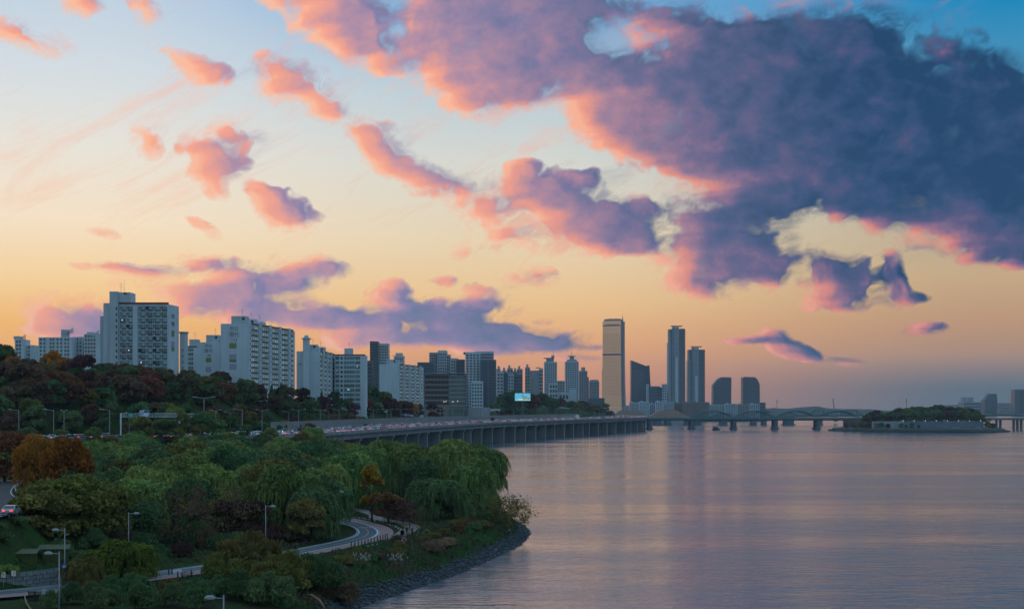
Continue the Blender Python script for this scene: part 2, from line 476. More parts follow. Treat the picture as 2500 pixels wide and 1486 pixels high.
def link(name, me, parent=None, loc=None):
    o = bpy.data.objects.new(name, me); COL.objects.link(o)
    if parent is not None: o.parent = parent
    if loc is not None: o.location = loc
    return o
def tag(o, label=None, cat=None, group=None, kind=None):
    if label: o['label'] = label
    if cat: o['category'] = cat
    if group: o['group'] = group
    if kind: o['kind'] = kind
    return o
def thing(name, label, cat, loc=(0, 0, 0), rz=0.0, group=None):
    o = bpy.data.objects.new(name, None); COL.objects.link(o)
    o.empty_display_size = .2
    o.location = loc; o.rotation_euler = (0, 0, rz)
    return tag(o, label, cat, group)
def copy_tree(o, parent=None):
    c = o.copy(); COL.objects.link(c); c.parent = parent
    for ch in o.children: copy_tree(ch, c)
    return c

def resample(pts, step):
    pts = [Vector(p) for p in pts]
    # Catmull-Rom through the points, evenly stepped
    P = [pts[0] * 2 - pts[1]] + pts + [pts[-1] * 2 - pts[-2]]
    out = []
    for i in range(1, len(P) - 2):
        n = max(2, int((P[i + 1] - P[i]).length / step))
        for k in range(n):
            t = k / n
            out.append(.5 * ((2 * P[i]) + (-P[i - 1] + P[i + 1]) * t + (2 * P[i - 1] - 5 * P[i] + 4 * P[i + 1] - P[i + 2]) * t * t
                             + (-P[i - 1] + 3 * P[i] - 3 * P[i + 1] + P[i + 2]) * t ** 3))
    out.append(pts[-1])
    return out
def normals(pl):
    """unit vectors to the left of a polyline, in plan"""
    out = []
    for i in range(len(pl)):
        d = pl[min(i + 1, len(pl) - 1)] - pl[max(i - 1, 0)]
        n = Vector((-d.y, d.x, 0)); out.append(n.normalized())
    return out
def strip(name, pl, o0, o1, z, m, parent=None, thick=None, zoff=None):
    """ribbon along a polyline between left-offsets o0<o1; thick makes it a slab; zoff(p) gives its height"""
    nn = normals(pl); mb = MB(); k = mb.mi(m); N = len(pl)
    for p, n in zip(pl, nn):
        for o in (o0, o1):
            q = p + n * o
            mb.v.append((q.x, q.y, (q.z if zoff is None else zoff(q)) + z))
    if thick:
        for p, n in zip(pl, nn):
            for o in (o0, o1):
                q = p + n * o
                mb.v.append((q.x, q.y, (q.z if zoff is None else zoff(q)) + z - thick))
    for i in range(N - 1):
        a = 2 * i
        mb.f.append((a + 1, a, a + 2, a + 3))
        if thick:
            b = 2 * N + a
            mb.f += [(b, b + 1, b + 3, b + 2), (a, b, b + 2, a + 2), (b + 1, a + 1, a + 3, b + 3)]
    if thick:
        b = 2 * N
        mb.f += [(0, 1, b + 1, b), (2 * N - 1, 2 * N - 2, b + 2 * N - 2, b + 2 * N - 1)]
    mb.m = [k] * len(mb.f)
    return mb.build(name, parent)

def polydist(px, py, pl):
    """distance in plan from points to an open polyline"""
    d = np.full(px.shape, 1e9)
    for a, b in zip(pl[:-1], pl[1:]):
        ex, ey = b[0] - a[0], b[1] - a[1]
        t = np.clip(((px - a[0]) * ex + (py - a[1]) * ey) / (ex * ex + ey * ey + 1e-9), 0, 1)
        d = np.minimum(d, np.hypot(px - a[0] - ex * t, py - a[1] - ey * t))
    return d
def inside(px, py, poly):
    c = np.zeros(px.shape, dtype=bool)
    n = len(poly)
    for i in range(n):
        x0, y0 = poly[i]; x1, y1 = poly[(i + 1) % n]
        hit = ((y0 > py) != (y1 > py)) & (px < (x1 - x0) * (py - y0) / (y1 - y0 + 1e-12) + x0)
        c ^= hit
    return c

# ------------------------------------------------------------------ layout lines
SHORE = [(-40,60),(-16,110),(-16,150),(-24,185),(-24,203),(-17,226),(-11,244),(-4.2,272),(0.6,296),(3.0,316),(3.6,331),(2.5,347),(0,366),(-2,392),(-8,425),(-24,465),(-46,510),
         (-66,580),(-84,680),(-84,800),(-72,930),(-52,1060),(-26,1180),(8,1300),(45,1420),(85,1540),(112,1640),(130,1740),(130,1850),(120,2000),(100,2300)]
# near edge of the elevated road's deck
DECK_EDGE = [(-330,432,17),(-250,482,17),(-180,540,17),(-103,622,17),(-74,780,17),(-51,930,17),(-16,1117,17),(22,1260,17),(63,1400,17),(114,1555,17),(160,1690,17),(176,1780,17),(168,1870,17),(140,1960,17)]
DECK_W = 36.0
ROAD = resample([Vector(p) for p in DECK_EDGE], 12.0)
RAMP = resample([Vector((-112,300,15)),Vector((-98,256,14.8)),Vector((-85,226,14.5)),Vector((-79.5,206,14.2)),Vector((-79.5,193,14)),Vector((-87,182,13.6)),Vector((-101,172,13))], 4.0)
BIKE = resample([Vector(p) for p in [(-110,160,5.6),(-80,174,5.6),(-64,186,5.2),(-51,208,5),(-43,222,5),(-35.8,240,5),(-31,253,5),(-28.6,264,5),(-28.8,275,5),(-31.5,287,5),(-37,300,5),(-44,312,5),(-54,322,5),(-70,332,5)]], 2.5)
WALK = resample([Vector(p) for p in [(-24.5,258,5),(-22,266,5),(-21.2,275,5),(-20.6,284,5),(-22.5,293,5),(-27,301,5),(-30.5,309,5),(-31.5,317,5),(-35,328,5),(-41,342,5),(-48,360,5)]], 2.5)

def ground_h(x, y):
    x = np.asarray(x, dtype=float); y = np.asarray(y, dtype=float)
    poly = SHORE + [(-3000, 2300), (-3000, 60)]
    d = polydist(x, y, SHORE) * np.where(inside(x, y, poly), 1, -1)
    h = np.interp(d, [-40, -6, 0, 2, 4, 8, 14], [-6, -1.6, 0.0, 1.3, 2.7, 4.3, 5.0])
    # undulating verge
    p = np.stack([x.ravel() * .05, y.ravel() * .05, np.zeros(x.size)], 1)
    bump = (fbm(p, 3, 40) - .5).reshape(x.shape)
    p2 = np.stack([x.ravel() * .25, y.ravel() * .25, np.zeros(x.size)], 1)
    bump2 = (fbm(p2, 3, 41) - .5).reshape(x.shape)
    flat = np.minimum(polydist(x, y, [(q.x, q.y) for q in BIKE[::3]]), polydist(x, y, [(q.x, q.y) for q in WALK[::3]]))
    keep = np.clip((flat - 6) / 8, 0, 1)
    h = h + (bump * 1.6 + bump2 * .8) * keep * np.clip((d - 2) / 6, 0, 1)
    # slip road plateau on the left
    dr = polydist(x, y, [(q.x, q.y) for q in RAMP[::3]])
    zr = 14.0
    h = np.maximum(h, zr - .15 - np.clip(dr - 5.2, 0, None) * np.where(y < 215, 1.1, .6))
    h = np.where(dr < 5.2, zr - .15, h)
    # terrace held by the stone wall
    TER = [(-85, 180), (-69.5, 191), (-61, 201.5), (-54.5, 213), (-58, 223), (-95, 223)]
    dt = np.where(inside(x, y, TER), 0, polydist(x, y, TER + TER[:1]))
    h = np.maximum(h, np.where(dt < 3.5, 7.6 - np.clip(dt, 0, None) * 1.8, h))
    # the main road on its embankment (left) and the hill behind it
    e2 = [(q.x, q.y) for q in ROAD[::2]]
    de = polydist(x, y, e2)
    back = inside(x, y, e2 + [(140, 2300), (-3000, 2300), (-3000, 432)])
    sd = np.where(back, de, -de)                       # metres behind the near edge
    on_ground = np.clip((-103 - x) / 6, 0, 1) * np.clip((640 - y) / 30, 0, 1)
    emb = np.where(sd < 0, 16.6 + np.clip(sd + 1, None, 0) * .55, 16.6)
    h = np.where((on_ground > 0) & (sd < DECK_W + 4), np.maximum(h, emb * on_ground + h * (1 - on_ground)), h)
    top = np.interp(y, [450, 640, 820, 1000, 1150, 1300, 1600, 2300], [39, 40, 38, 33, 25, 17, 9, 6])
    rise = np.interp(sd, [DECK_W + 2, DECK_W + 14, DECK_W + 32, DECK_W + 62, 600], [0, .3, .76, 1, 1.0])
    foot = np.where(on_ground > 0, 16.6, np.interp(y, [640, 800, 1200, 1800], [15, 9, 6, 5]))
    hill = foot + (top - foot) * rise + bump * 5 * np.clip((sd - DECK_W - 10) / 30, 0, 1)
    h = np.where(sd > DECK_W - 8, np.maximum(h, hill), h)
    # wooded knoll between the office block and the golden tower
    RIDGE = [(-14, 1540, 33), (20, 1700, 31), (55, 1830, 29), (110, 2050, 24), (150, 2230, 21)]
    for (xa, ya, za), (xb, yb, zb) in zip(RIDGE[:-1], RIDGE[1:]):
        ex, ey = xb - xa, yb - ya; t = np.clip(((x - xa) * ex + (y - ya) * ey) / (ex * ex + ey * ey), 0, 1)
        dd = np.hypot(x - xa - ex * t, y - ya - ey * t)
        h = np.where((sd > DECK_W + 2) | (y > 1750), np.maximum(h, za + (zb - za) * t - np.clip(dd - 6, 0, None) * .75), h)
    return h
def gh(x, y): return float(ground_h(np.array([x]), np.array([y]))[0])

# ------------------------------------------------------------------ ground, river, far land
M_GRASS = None
def surface_materials():
    m = bpy.data.materials.new('bank_ground'); m.use_nodes = True
    t = m.node_tree; W = NT(t); b = t.nodes['Principled BSDF']
    tc = W.n('ShaderNodeTexCoord'); v = tc.outputs['Object']
    g = W.ramp(W.noise(v, .12, 5, .65), [(.34, (.035,.03,.016,1)), (.48, (.03,.045,.014,1)), (.66, (.03,.075,.016,1))], 'LINEAR')
    g2 = W.ramp(W.noise(v, 1.7, 4, .7), [(.3, (.55,.5,.45,1)), (.7, (1.3,1.3,1.2,1))], 'LINEAR')
    c = W.mix(1.0, g, g2, 'MULTIPLY')
    sp = W.n('ShaderNodeSeparateXYZ'); W.put(sp.inputs[0], v)
    rock = W.ramp(W.noise(v, .9, 4, .7), [(.3, (.05,.05,.05,1)), (.7, (.16,.16,.16,1))], 'LINEAR')
    c = W.mix(W.maprange(W.math('ADD', sp.outputs[2], W.noise(v, .35, 3)), 1.2, 2.0), rock, c)
    t.links.new(c, b.inputs['Base Color']); b.inputs['Roughness'].default_value = .95
    b.inputs['Specular IOR Level'].default_value = .1
    bn = W.n('ShaderNodeBump'); bn.inputs['Strength'].default_value = .8; bn.inputs['Distance'].default_value = .4
    W.put(bn.inputs['Height'], W.noise(v, 1.2, 5, .7)); t.links.new(bn.outputs[0], b.inputs['Normal'])
    MATS['bank_ground'] = m
    m = bpy.data.materials.new('river_water'); m.use_nodes = True
    t = m.node_tree; W = NT(t); b = t.nodes['Principled BSDF']
    tc = W.n('ShaderNodeTexCoord'); v = tc.outputs['Object']
    b.inputs['Base Color'].default_value = (.07, .105, .125, 1)
    b.inputs['Roughness'].default_value = .15
    b.inputs['IOR'].default_value = 2.0
    b.inputs['Specular IOR Level'].default_value = .5
    warp = W.vmath('ADD', v, W.vmath('SCALE', W.noise(v, .05, 2, color=True), 6.0))
    w1 = W.noise(W.vmath('MULTIPLY', warp, (.36, 1.0, 1)), .5, 3, .6)
    w2 = W.noise(W.vmath('MULTIPLY', v, (.5, 1.1, 1)), 2.2, 2, .5)
    w3 = W.noise(W.vmath('MULTIPLY', v, (.6, 1.0, 1)), .12, 2, .5)
    hgt = W.math('ADD', W.math('ADD', W.math('MULTIPLY', w1, .55), W.math('MULTIPLY', w2, .12)), W.math('MULTIPLY', w3, .9))
    # wind lanes: calmer and rougher streaks lying across the view
    lane = W.noise(W.vmath('MULTIPLY', v, (.0022, .014, 1)), 1.0, 5, .62)
    st = W.maprange(lane, .38, .62, .13, .34)
    W.put(b.inputs['Roughness'], W.maprange(lane, .38, .62, .10, .17))
    bn = W.n('ShaderNodeBump'); bn.inputs['Distance'].default_value = 1.25
    W.put(bn.inputs['Strength'], st)
    W.put(bn.inputs['Height'], hgt); t.links.new(bn.outputs[0], b.inputs['Normal'])
    MATS['river_water'] = m
surface_materials()

def build_ground():
    xs = np.concatenate([np.arange(-1500, -420, 60), np.arange(-420, -130, 9), np.arange(-130, 12, 1.6), np.arange(12, 190, 9), [200]])
    ys = np.concatenate([np.arange(62, 172, 5), np.arange(172, 380, 1.8), np.arange(380, 720, 7), np.arange(720, 2000, 16), np.arange(2000, 2700, 70)])
    X, Y = np.meshgrid(xs, ys)
    H = ground_h(X, Y)
    n, m_ = X.shape
    idx = np.arange(n * m_).reshape(n, m_)
    q = np.stack([idx[:-1, :-1], idx[:-1, 1:], idx[1:, 1:], idx[1:, :-1]], -1).reshape(-1, 4)
    me = np_mesh('ground', np.stack([X.ravel(), Y.ravel(), H.ravel()], 1), q, [MATS['bank_ground']], smooth=True)
    tag(link('ground', me), kind='structure')
    mb = MB()
    mb.poly([(-6000, -250, 0), (6000, -250, 0), (6000, 9500, 0), (-6000, 9500, 0)], MATS['river_water'])
    tag(mb.build('river_water'), kind='structure')
    far = mat('far_land', (.05, .06, .045), .95, vary=.4, scale=.01)
    mb = MB()
    P = [(-6000,2350),(60,2350),(150,2620),(330,2760),(520,2860),(640,3300),(900,4300),(1500,4700),(2600,4500),(6000,4200),(6000,9480),(-6000,9480)]
    mb.prism(P, -2, 4.5, far)
    tag(mb.build('far_bank'), kind='structure')
build_ground()

def build_hills():
    g = mat('hill_wood', (.035, .05, .04), .95, vary=.4, scale=.02)
    for nm, x0, x1, Y, prof in (('hills', 1840, 2130, 6200, [(1840,1000),(1890,996),(1930,998),(1965,994),(1990,992),(2020,997),(2060,999),(2130,1000)]),
                                ('hills', 2250, 2620, 6900, [(2250,1000),(2300,991),(2340,988),(2400,985),(2450,984),(2500,984),(2560,985),(2620,990)]),
                                ('hills', 500, 1900, 8200, [(500,1000),(800,985),(1000,988),(1300,984),(1500,990),(1700,992),(1900,998)])):
        xs = np.linspace(x0, x1, 60)
        py = np.interp(xs, [p[0] for p in prof], [p[1] for p in prof]) - 2.0 * fbm(np.stack([xs * .04, xs * 0, xs * 0], 1), 4, 9)
        rows = []
        for k, (dy, s) in enumerate(((-500, 0), (-250, .6), (0, 1), (300, .7), (700, 0))):
            z = 4 + (EYE + (HY - py) * Y / F - 4) * s
            rows.append(np.stack([(xs - CX) * Y / F, np.full(60, Y + dy) + 60 * np.sin(xs * .05), z], 1))
        V = np.concatenate(rows); idx = np.arange(300).reshape(5, 60)
        q = np.stack([idx[:-1, :-1], idx[:-1, 1:], idx[1:, 1:], idx[1:, :-1]], -1).reshape(-1, 4)
        tag(link(nm, np_mesh(nm, V, q, [g], smooth=True)), kind='structure')
build_hills()

def build_haze():
    mb = MB()
    m = bpy.data.materials.new('haze_air'); m.use_nodes = True
    t = m.node_tree; t.nodes.clear(); W = NT(t)
    pv = W.n('ShaderNodeVolumePrincipled')
    pv.inputs['Color'].default_value = (.72, .86, .97, 1)
    pv.inputs['Density'].default_value = HAZE
    pv.inputs['Anisotropy'].default_value = .0
    o = W.n('ShaderNodeOutputMaterial'); t.links.new(pv.outputs[0], o.inputs['Volume'])
    mb.box((-6100, -300, -8), (6100, 9600, 345), m)
    ob = mb.build('haze')
    tag(ob, 'thin blue evening haze over the river and city', 'haze', kind='stuff')
HAZE = 0.000038
build_haze()

# ------------------------------------------------------------------ trees
BARK = mat('bark', (.055, .045, .038), .95, vary=.4, scale=3)
LEAF = {
 'willow': leafmat('willow_leaf', (.185, .275, .095)),
 'deep': leafmat('deep_green_leaf', (.10, .175, .085)),
 'olive': leafmat('olive_leaf', (.18, .18, .06)),
 'lime': leafmat('lime_leaf', (.15, .22, .05)),
 'orange': leafmat('orange_leaf', (.32, .16, .03)),
 'yellow': leafmat('yellow_leaf', (.52, .27, .03)),
 'rust': leafmat('rust_leaf', (.19, .092, .055)),
 'wine': leafmat('wine_leaf', (.115, .062, .062)),
 'brown': leafmat('brown_leaf', (.15, .11, .075)),
 'straw': leafmat('straw_leaf', (.30, .235, .16)),
}
def quads_from(c, u, v):
    """centres, half-axes -> verts, faces"""
    n = len(c)
    V = np.stack([c - u - v, c + u - v, c + u + v, c - u + v], 1).reshape(-1, 3)
    return V, np.arange(n * 4).reshape(n, 4)
def rand_dirs(g, n):
    d = g.normal(size=(n, 3)); return d / np.linalg.norm(d, axis=1, keepdims=True)
def leaf_cards(g, c, s, aspect=1.0, flat=0.0):
    n = len(c); a = rand_dirs(g, n)
    if flat: a[:, 2] *= (1 - flat); a /= np.linalg.norm(a, axis=1, keepdims=True)
    b = np.cross(a, rand_dirs(g, n)); b /= np.linalg.norm(b, axis=1, keepdims=True) + 1e-9
    ss = (s * g.uniform(.6, 1.35, n))[:, None]
    return quads_from(c, a * ss, b * ss * aspect)
def lobes(g, n, R, H, z0):
    """lobe centres and radii filling a dome of radius R and height H above z0"""
    out = []
    for i in range(n):
        t = (i + .5) / n
        ang = 2.399963 * i + g.uniform(-.4, .4)
        rr = R * math.sqrt(t) * g.uniform(.68, .86)
        zz = z0 + H * (.30 + .52 * math.sqrt(max(0, 1 - (rr / R) ** 2)) * g.uniform(.55, 1.12))
        out.append((rr * math.cos(ang), rr * math.sin(ang), zz, R * g.uniform(.26, .42)))
    out.append((0, 0, z0 + H * .62, R * .5))
    for i in range(n // 2):     # lower skirt
        ang = 2.399963 * i + g.uniform(-.4, .4); rr = R * g.uniform(.45, .78)
        out.append((rr * math.cos(ang), rr * math.sin(ang), z0 + H * g.uniform(.08, .3), R * g.uniform(.26, .4)))
    return np.array(out)
def crown_broad(seed, R=5.0, H=8.0, z0=3.0, n=5200, leaf=.30, nl=16):
    g = np.random.default_rng(seed); L = lobes(g, nl, R, H, z0)
    w = L[:, 3] ** 2; k = g.choice(len(L), n, p=w / w.sum())
    d = rand_dirs(g, n); d[:, 2] = np.where(d[:, 2] < -.35, -d[:, 2], d[:, 2])
    r = L[k, 3] * (1 - .38 * g.random(n) ** 2.2)
    c = L[k, :3] + d * r[:, None] * np.array([1, 1, .82]) + g.normal(size=(n, 3)) * .16
    V, Q = leaf_cards(g, c, leaf)
    return V, Q
def crown_willow(seed, R=6.0, H=9.0, z0=3.5, n=1500, leaf=.34):
    g = np.random.default_rng(seed); L = lobes(g, 15, R, H, z0)
    w = L[:, 3] ** 2; k = g.choice(len(L), n, p=w / w.sum())
    d = rand_dirs(g, n); d[:, 2] = np.abs(d[:, 2]) * .9 - .12
    p = L[k, :3] + d * (L[k, 3] * g.uniform(.8, 1.05, n))[:, None]
    Vs, Qs = [], []; base = 0
    out = p.copy(); out[:, 2] = 0; out /= np.linalg.norm(out, axis=1, keepdims=True) + 1e-6
    ln = g.uniform(1.2, 4.2, n) * (.55 + .45 * np.clip(np.hypot(p[:, 0], p[:, 1]) / R, 0, 1))
    seg = 5
    side = np.cross(out, np.array([0, 0, 1.0])) ; ang = g.uniform(0, math.pi, n)
    side = side * np.cos(ang)[:, None] + out * np.sin(ang)[:, None]
    for s in range(seg):
        t0 = s / seg; t1 = (s + 1) / seg
        def pt(t):
            return p + out * ((.45 * t) * (1 - .3 * t) * 1.6)[:, None] if False else p + out * (.7 * t) + np.stack([0 * ln, 0 * ln, .25 * t * (1 - t) * 2 - ln * t * t * .55 - ln * t * .45], 1)
        a, b = pt(t0), pt(t1)
        wdt = (leaf * (.55 if s == seg - 1 else .9) * g.uniform(.5, 1.1, n))[:, None]
        jig = g.normal(size=(n, 3)) * .07
        V = np.stack([a - side * wdt * .5 + jig, a + side * wdt * .5 + jig, b + side * wdt * .45 + jig, b - side * wdt * .45 + jig], 1).reshape(-1, 3)
        Vs.append(V); Qs.append(np.arange(n * 4).reshape(n, 4) + base); base += n * 4
    # leaf tufts over the top and inside
    m = int(n * 1.7); k = g.choice(len(L), m, p=w / w.sum()); d = rand_dirs(g, m); d[:, 2] = np.abs(d[:, 2])
    c = L[k, :3] + d * (L[k, 3] * g.uniform(.55, 1.03, m))[:, None]
    V, Q = leaf_cards(g, c, leaf * .8)
    Vs.append(V); Qs.append(Q + base)
    return np.concatenate(Vs), np.concatenate(Qs)
def crown_conifer(seed, R=3.2, H=11.0, n=3600):
    g = np.random.default_rng(seed)
    t = g.random(n) ** .7; tier = np.round(t * 9) / 9
    z = 1.5 + H * (1 - t); r = R * (t * .55 + tier * .45) * np.sqrt(g.random(n)) * g.uniform(.75, 1.1, n)
    a = g.uniform(0, 2 * math.pi, n)
    c = np.stack([r * np.cos(a), r * np.sin(a), z - r * .25], 1)
    return leaf_cards(g, c, .3, 1.3)
def crown_shrub(seed, R=2.2, H=2.6, n=2200, leaf=.17, strands=False):
    g = np.random.default_rng(seed); nl = 11; L = []
    for i in range(nl):
        a = g.uniform(0, 6.28); r = R * math.sqrt(g.random()) * .75
        L.append((r * math.cos(a), r * math.sin(a), H * g.uniform(.2, .68) * (1.15 - r / R * .5), R * g.uniform(.26, .45)))
    L = np.array(L); k = g.integers(0, nl, n); d = rand_dirs(g, n); d[:, 2] = np.abs(d[:, 2]) * 1.0 - .25
    c = L[k, :3] + d * (L[k, 3] * g.uniform(.55, 1.1, n))[:, None]; c[:, 2] = np.maximum(c[:, 2], .05)
    V, Q = leaf_cards(g, c, leaf)
    if strands:   # upright sprays standing out of the outline
        m = n // 4; k = g.integers(0, nl, m)
        p = L[k, :3] + np.stack([g.normal(size=m) * .5, g.normal(size=m) * .5, L[k, 3] * .6], 1)
        up = np.stack([g.normal(size=m) * .35, g.normal(size=m) * .35, g.uniform(.4, 1.2, m)], 1)
        sd = rand_dirs(g, m) * .06
        V2, Q2 = quads_from(p + up * .5, sd, up * .5)
        V = np.concatenate([V, V2]); Q = np.concatenate([Q, Q2 + n * 4])
    return V, Q
def branchy(seed, height, r0, spread=.55, levels=4, lean=(0, 0), first=.3, n0=4):
    """tapered trunk dividing into limbs and twigs; returns MB and the twig ends"""
    g = random.Random(seed); mb = MB(); ends = []
    def grow(p, d, ln, r, lv):
        steps = 2 if lv < levels else 1
        for s in range(steps):
            q = p + d * (ln / steps); r1 = r * (.8 if s == 0 else .72)
            mb.tube(p, q, r, r1, BARK, 6 if lv < 2 else 4 if lv < 3 else 3)
            p, r = q, r1
            d = (d + Vector((g.gauss(0, .09), g.gauss(0, .09), g.gauss(.02, .05)))).normalized()
            if lv >= 2: ends.append(p.copy())
        if lv >= levels:
            return
        nb = n0 if lv == 0 else g.choice((2, 3, 3))
        a0 = g.uniform(0, 6.28)
        for b in range(nb):
            a = a0 + 6.283 * b / nb + g.uniform(-.4, .4)
            side = d.orthogonal(); side.rotate(Matrix.Rotation(a, 3, d))
            nd = (d * (1 - spread * g.uniform(.7, 1.2)) + side * spread * g.uniform(.9, 1.4)).normalized()
            grow(p, nd, ln * g.uniform(.62, .82) * (1.25 if lv == 0 else 1), r * g.uniform(.6, .75), lv + 1)
    grow(Vector((0, 0, -.5)), Vector((lean[0], lean[1], 1)).normalized(), height * first + .5, r0, 0)
    return mb, ends

TREE_MESH = {}
def tree_meshes():
    def add(key, crown, trunk):
        TREE_MESH.setdefault(key, []).append((crown, trunk))
    for i in range(5):
        tr = branchy(20 + i, 12, .34, .5, 2)[0].mesh('trunk', True)
        V, Q = crown_willow(100 + i, R=5.6 + .4 * (i % 3), H=8.6 + .5 * (i % 2), z0=3.0, n=3000, leaf=.25)
        add('willow', np_mesh('crown', V, Q, [LEAF['willow']]), tr)
    for i in range(5):
        tr = branchy(30 + i, 11, .3, .5, 2)[0].mesh('trunk', True)
        V, Q = crown_broad(120 + i, R=4.6 + .3 * (i % 3), H=8 + .7 * (i % 2), z0=2.4, n=10500, leaf=.185, nl=17 + i)
        add('broad', np_mesh('crown', V, Q, [LEAF['deep']]), tr)
    for i in range(2):      # full crowns for the largest trees close by
        tr = branchy(36 + i, 13, .4, .5, 2)[0].mesh('trunk', True)
        V, Q = crown_broad(130 + i, R=8.6, H=10.5, z0=1.6, n=24000, leaf=.2, nl=44)
        add('large', np_mesh('crown', V, Q, [LEAF['deep']]), tr)
    for i in range(4):      # coarser crowns for the wooded hill some 650 m away
        tr = branchy(40 + i, 11, .3, .5, 1)[0].mesh('trunk', True)
        V, Q = crown_broad(140 + i, R=5.0 + .4 * (i % 2), H=9 + .8 * (i % 3), z0=2.0, n=4200, leaf=.34, nl=15 + i)
        add('hill', np_mesh('crown', V, Q, [LEAF['deep']]), tr)
    for i in range(2):
        tr = branchy(50 + i, 12, .22, .3, 0, first=.9)[0].mesh('trunk', True)
        V, Q = crown_conifer(160 + i)
        add('conifer', np_mesh('crown', V, Q, [LEAF['deep']]), tr)
    for i in range(2):      # tall narrow autumn trees
        tr = branchy(54 + i, 12, .22, .3, 1, first=.4)[0].mesh('trunk', True)
        V, Q = crown_broad(170 + i, R=2.2, H=9, z0=2.6, n=3600, leaf=.22, nl=14)
        V = V * np.array([1, 1, 1.0]); add('narrow', np_mesh('crown', V, Q, [LEAF['yellow']]), tr)
    for i in range(4):
        st = branchy(60 + i, 2.4, .07, .6, 2, first=.25)[0].mesh('stem', True)
        V, Q = crown_shrub(180 + i, strands=True)
        add('shrub', np_mesh('foliage', V, Q, [LEAF['olive']]), st)
    for i in range(2):      # big thickets close to the camera
        st = branchy(64 + i, 5, .12, .6, 2, first=.25)[0].mesh('stem', True)
        V, Q = crown_shrub(190 + i, R=4.2, H=5.2, n=9000, leaf=.15, strands=True)
        add('thicket', np_mesh('foliage', V, Q, [LEAF['olive']]), st)
    for i in range(2):
        tr = branchy(70 + i, 10, .26, .55, 3)[0]
        g = np.random.default_rng(200 + i)
        ends = branchy(70 + i, 10, .26, .55, 4)[1]
        E = np.array([tuple(e) for e in ends])
        k = g.integers(0, len(E), 1500)
        V, Q = leaf_cards(g, E[k] + g.normal(size=(1500, 3)) * .35, .10)
        add('sparse', np_mesh('crown', V, Q, [LEAF['brown']]), branchy(70 + i, 10, .26, .55, 4)[0].mesh('trunk', True))
tree_meshes()

def plant(kind, leaf, X, Y, size, label, cat='tree', group=None, name=None, z=None, rz=None, sz=None, idx=None, lean=0):
    """size: metres of crown radius relative to the stock mesh; sz: vertical stretch"""
    ms = TREE_MESH[kind]; i = rnd.randrange(len(ms)) if idx is None else idx % len(ms)
    cm, tm = ms[i]
    z = gh(X, Y) if z is None else z
    nm = name or {'willow': 'willow_tree', 'broad': 'broadleaf_tree', 'large': 'broadleaf_tree', 'hill': 'hillside_tree', 'conifer': 'conifer_tree', 'narrow': 'narrow_tree',
                  'shrub': 'shrub', 'thicket': 'thicket', 'sparse': 'sparse_tree'}[kind]
    o = thing(nm, label, cat, (X, Y, z - .05), rnd.uniform(0, 6.28) if rz is None else rz, group)
    o.scale = (size, size, size * (sz or 1))
    o.rotation_euler[0] = lean
    c = link('foliage' if kind in ('shrub', 'thicket') else 'crown', cm, o)
    c.material_slots[0].link = 'OBJECT'; c.material_slots[0].material = LEAF[leaf]
    link('stem' if kind in ('shrub', 'thicket') else 'trunk', tm, o)
    return o

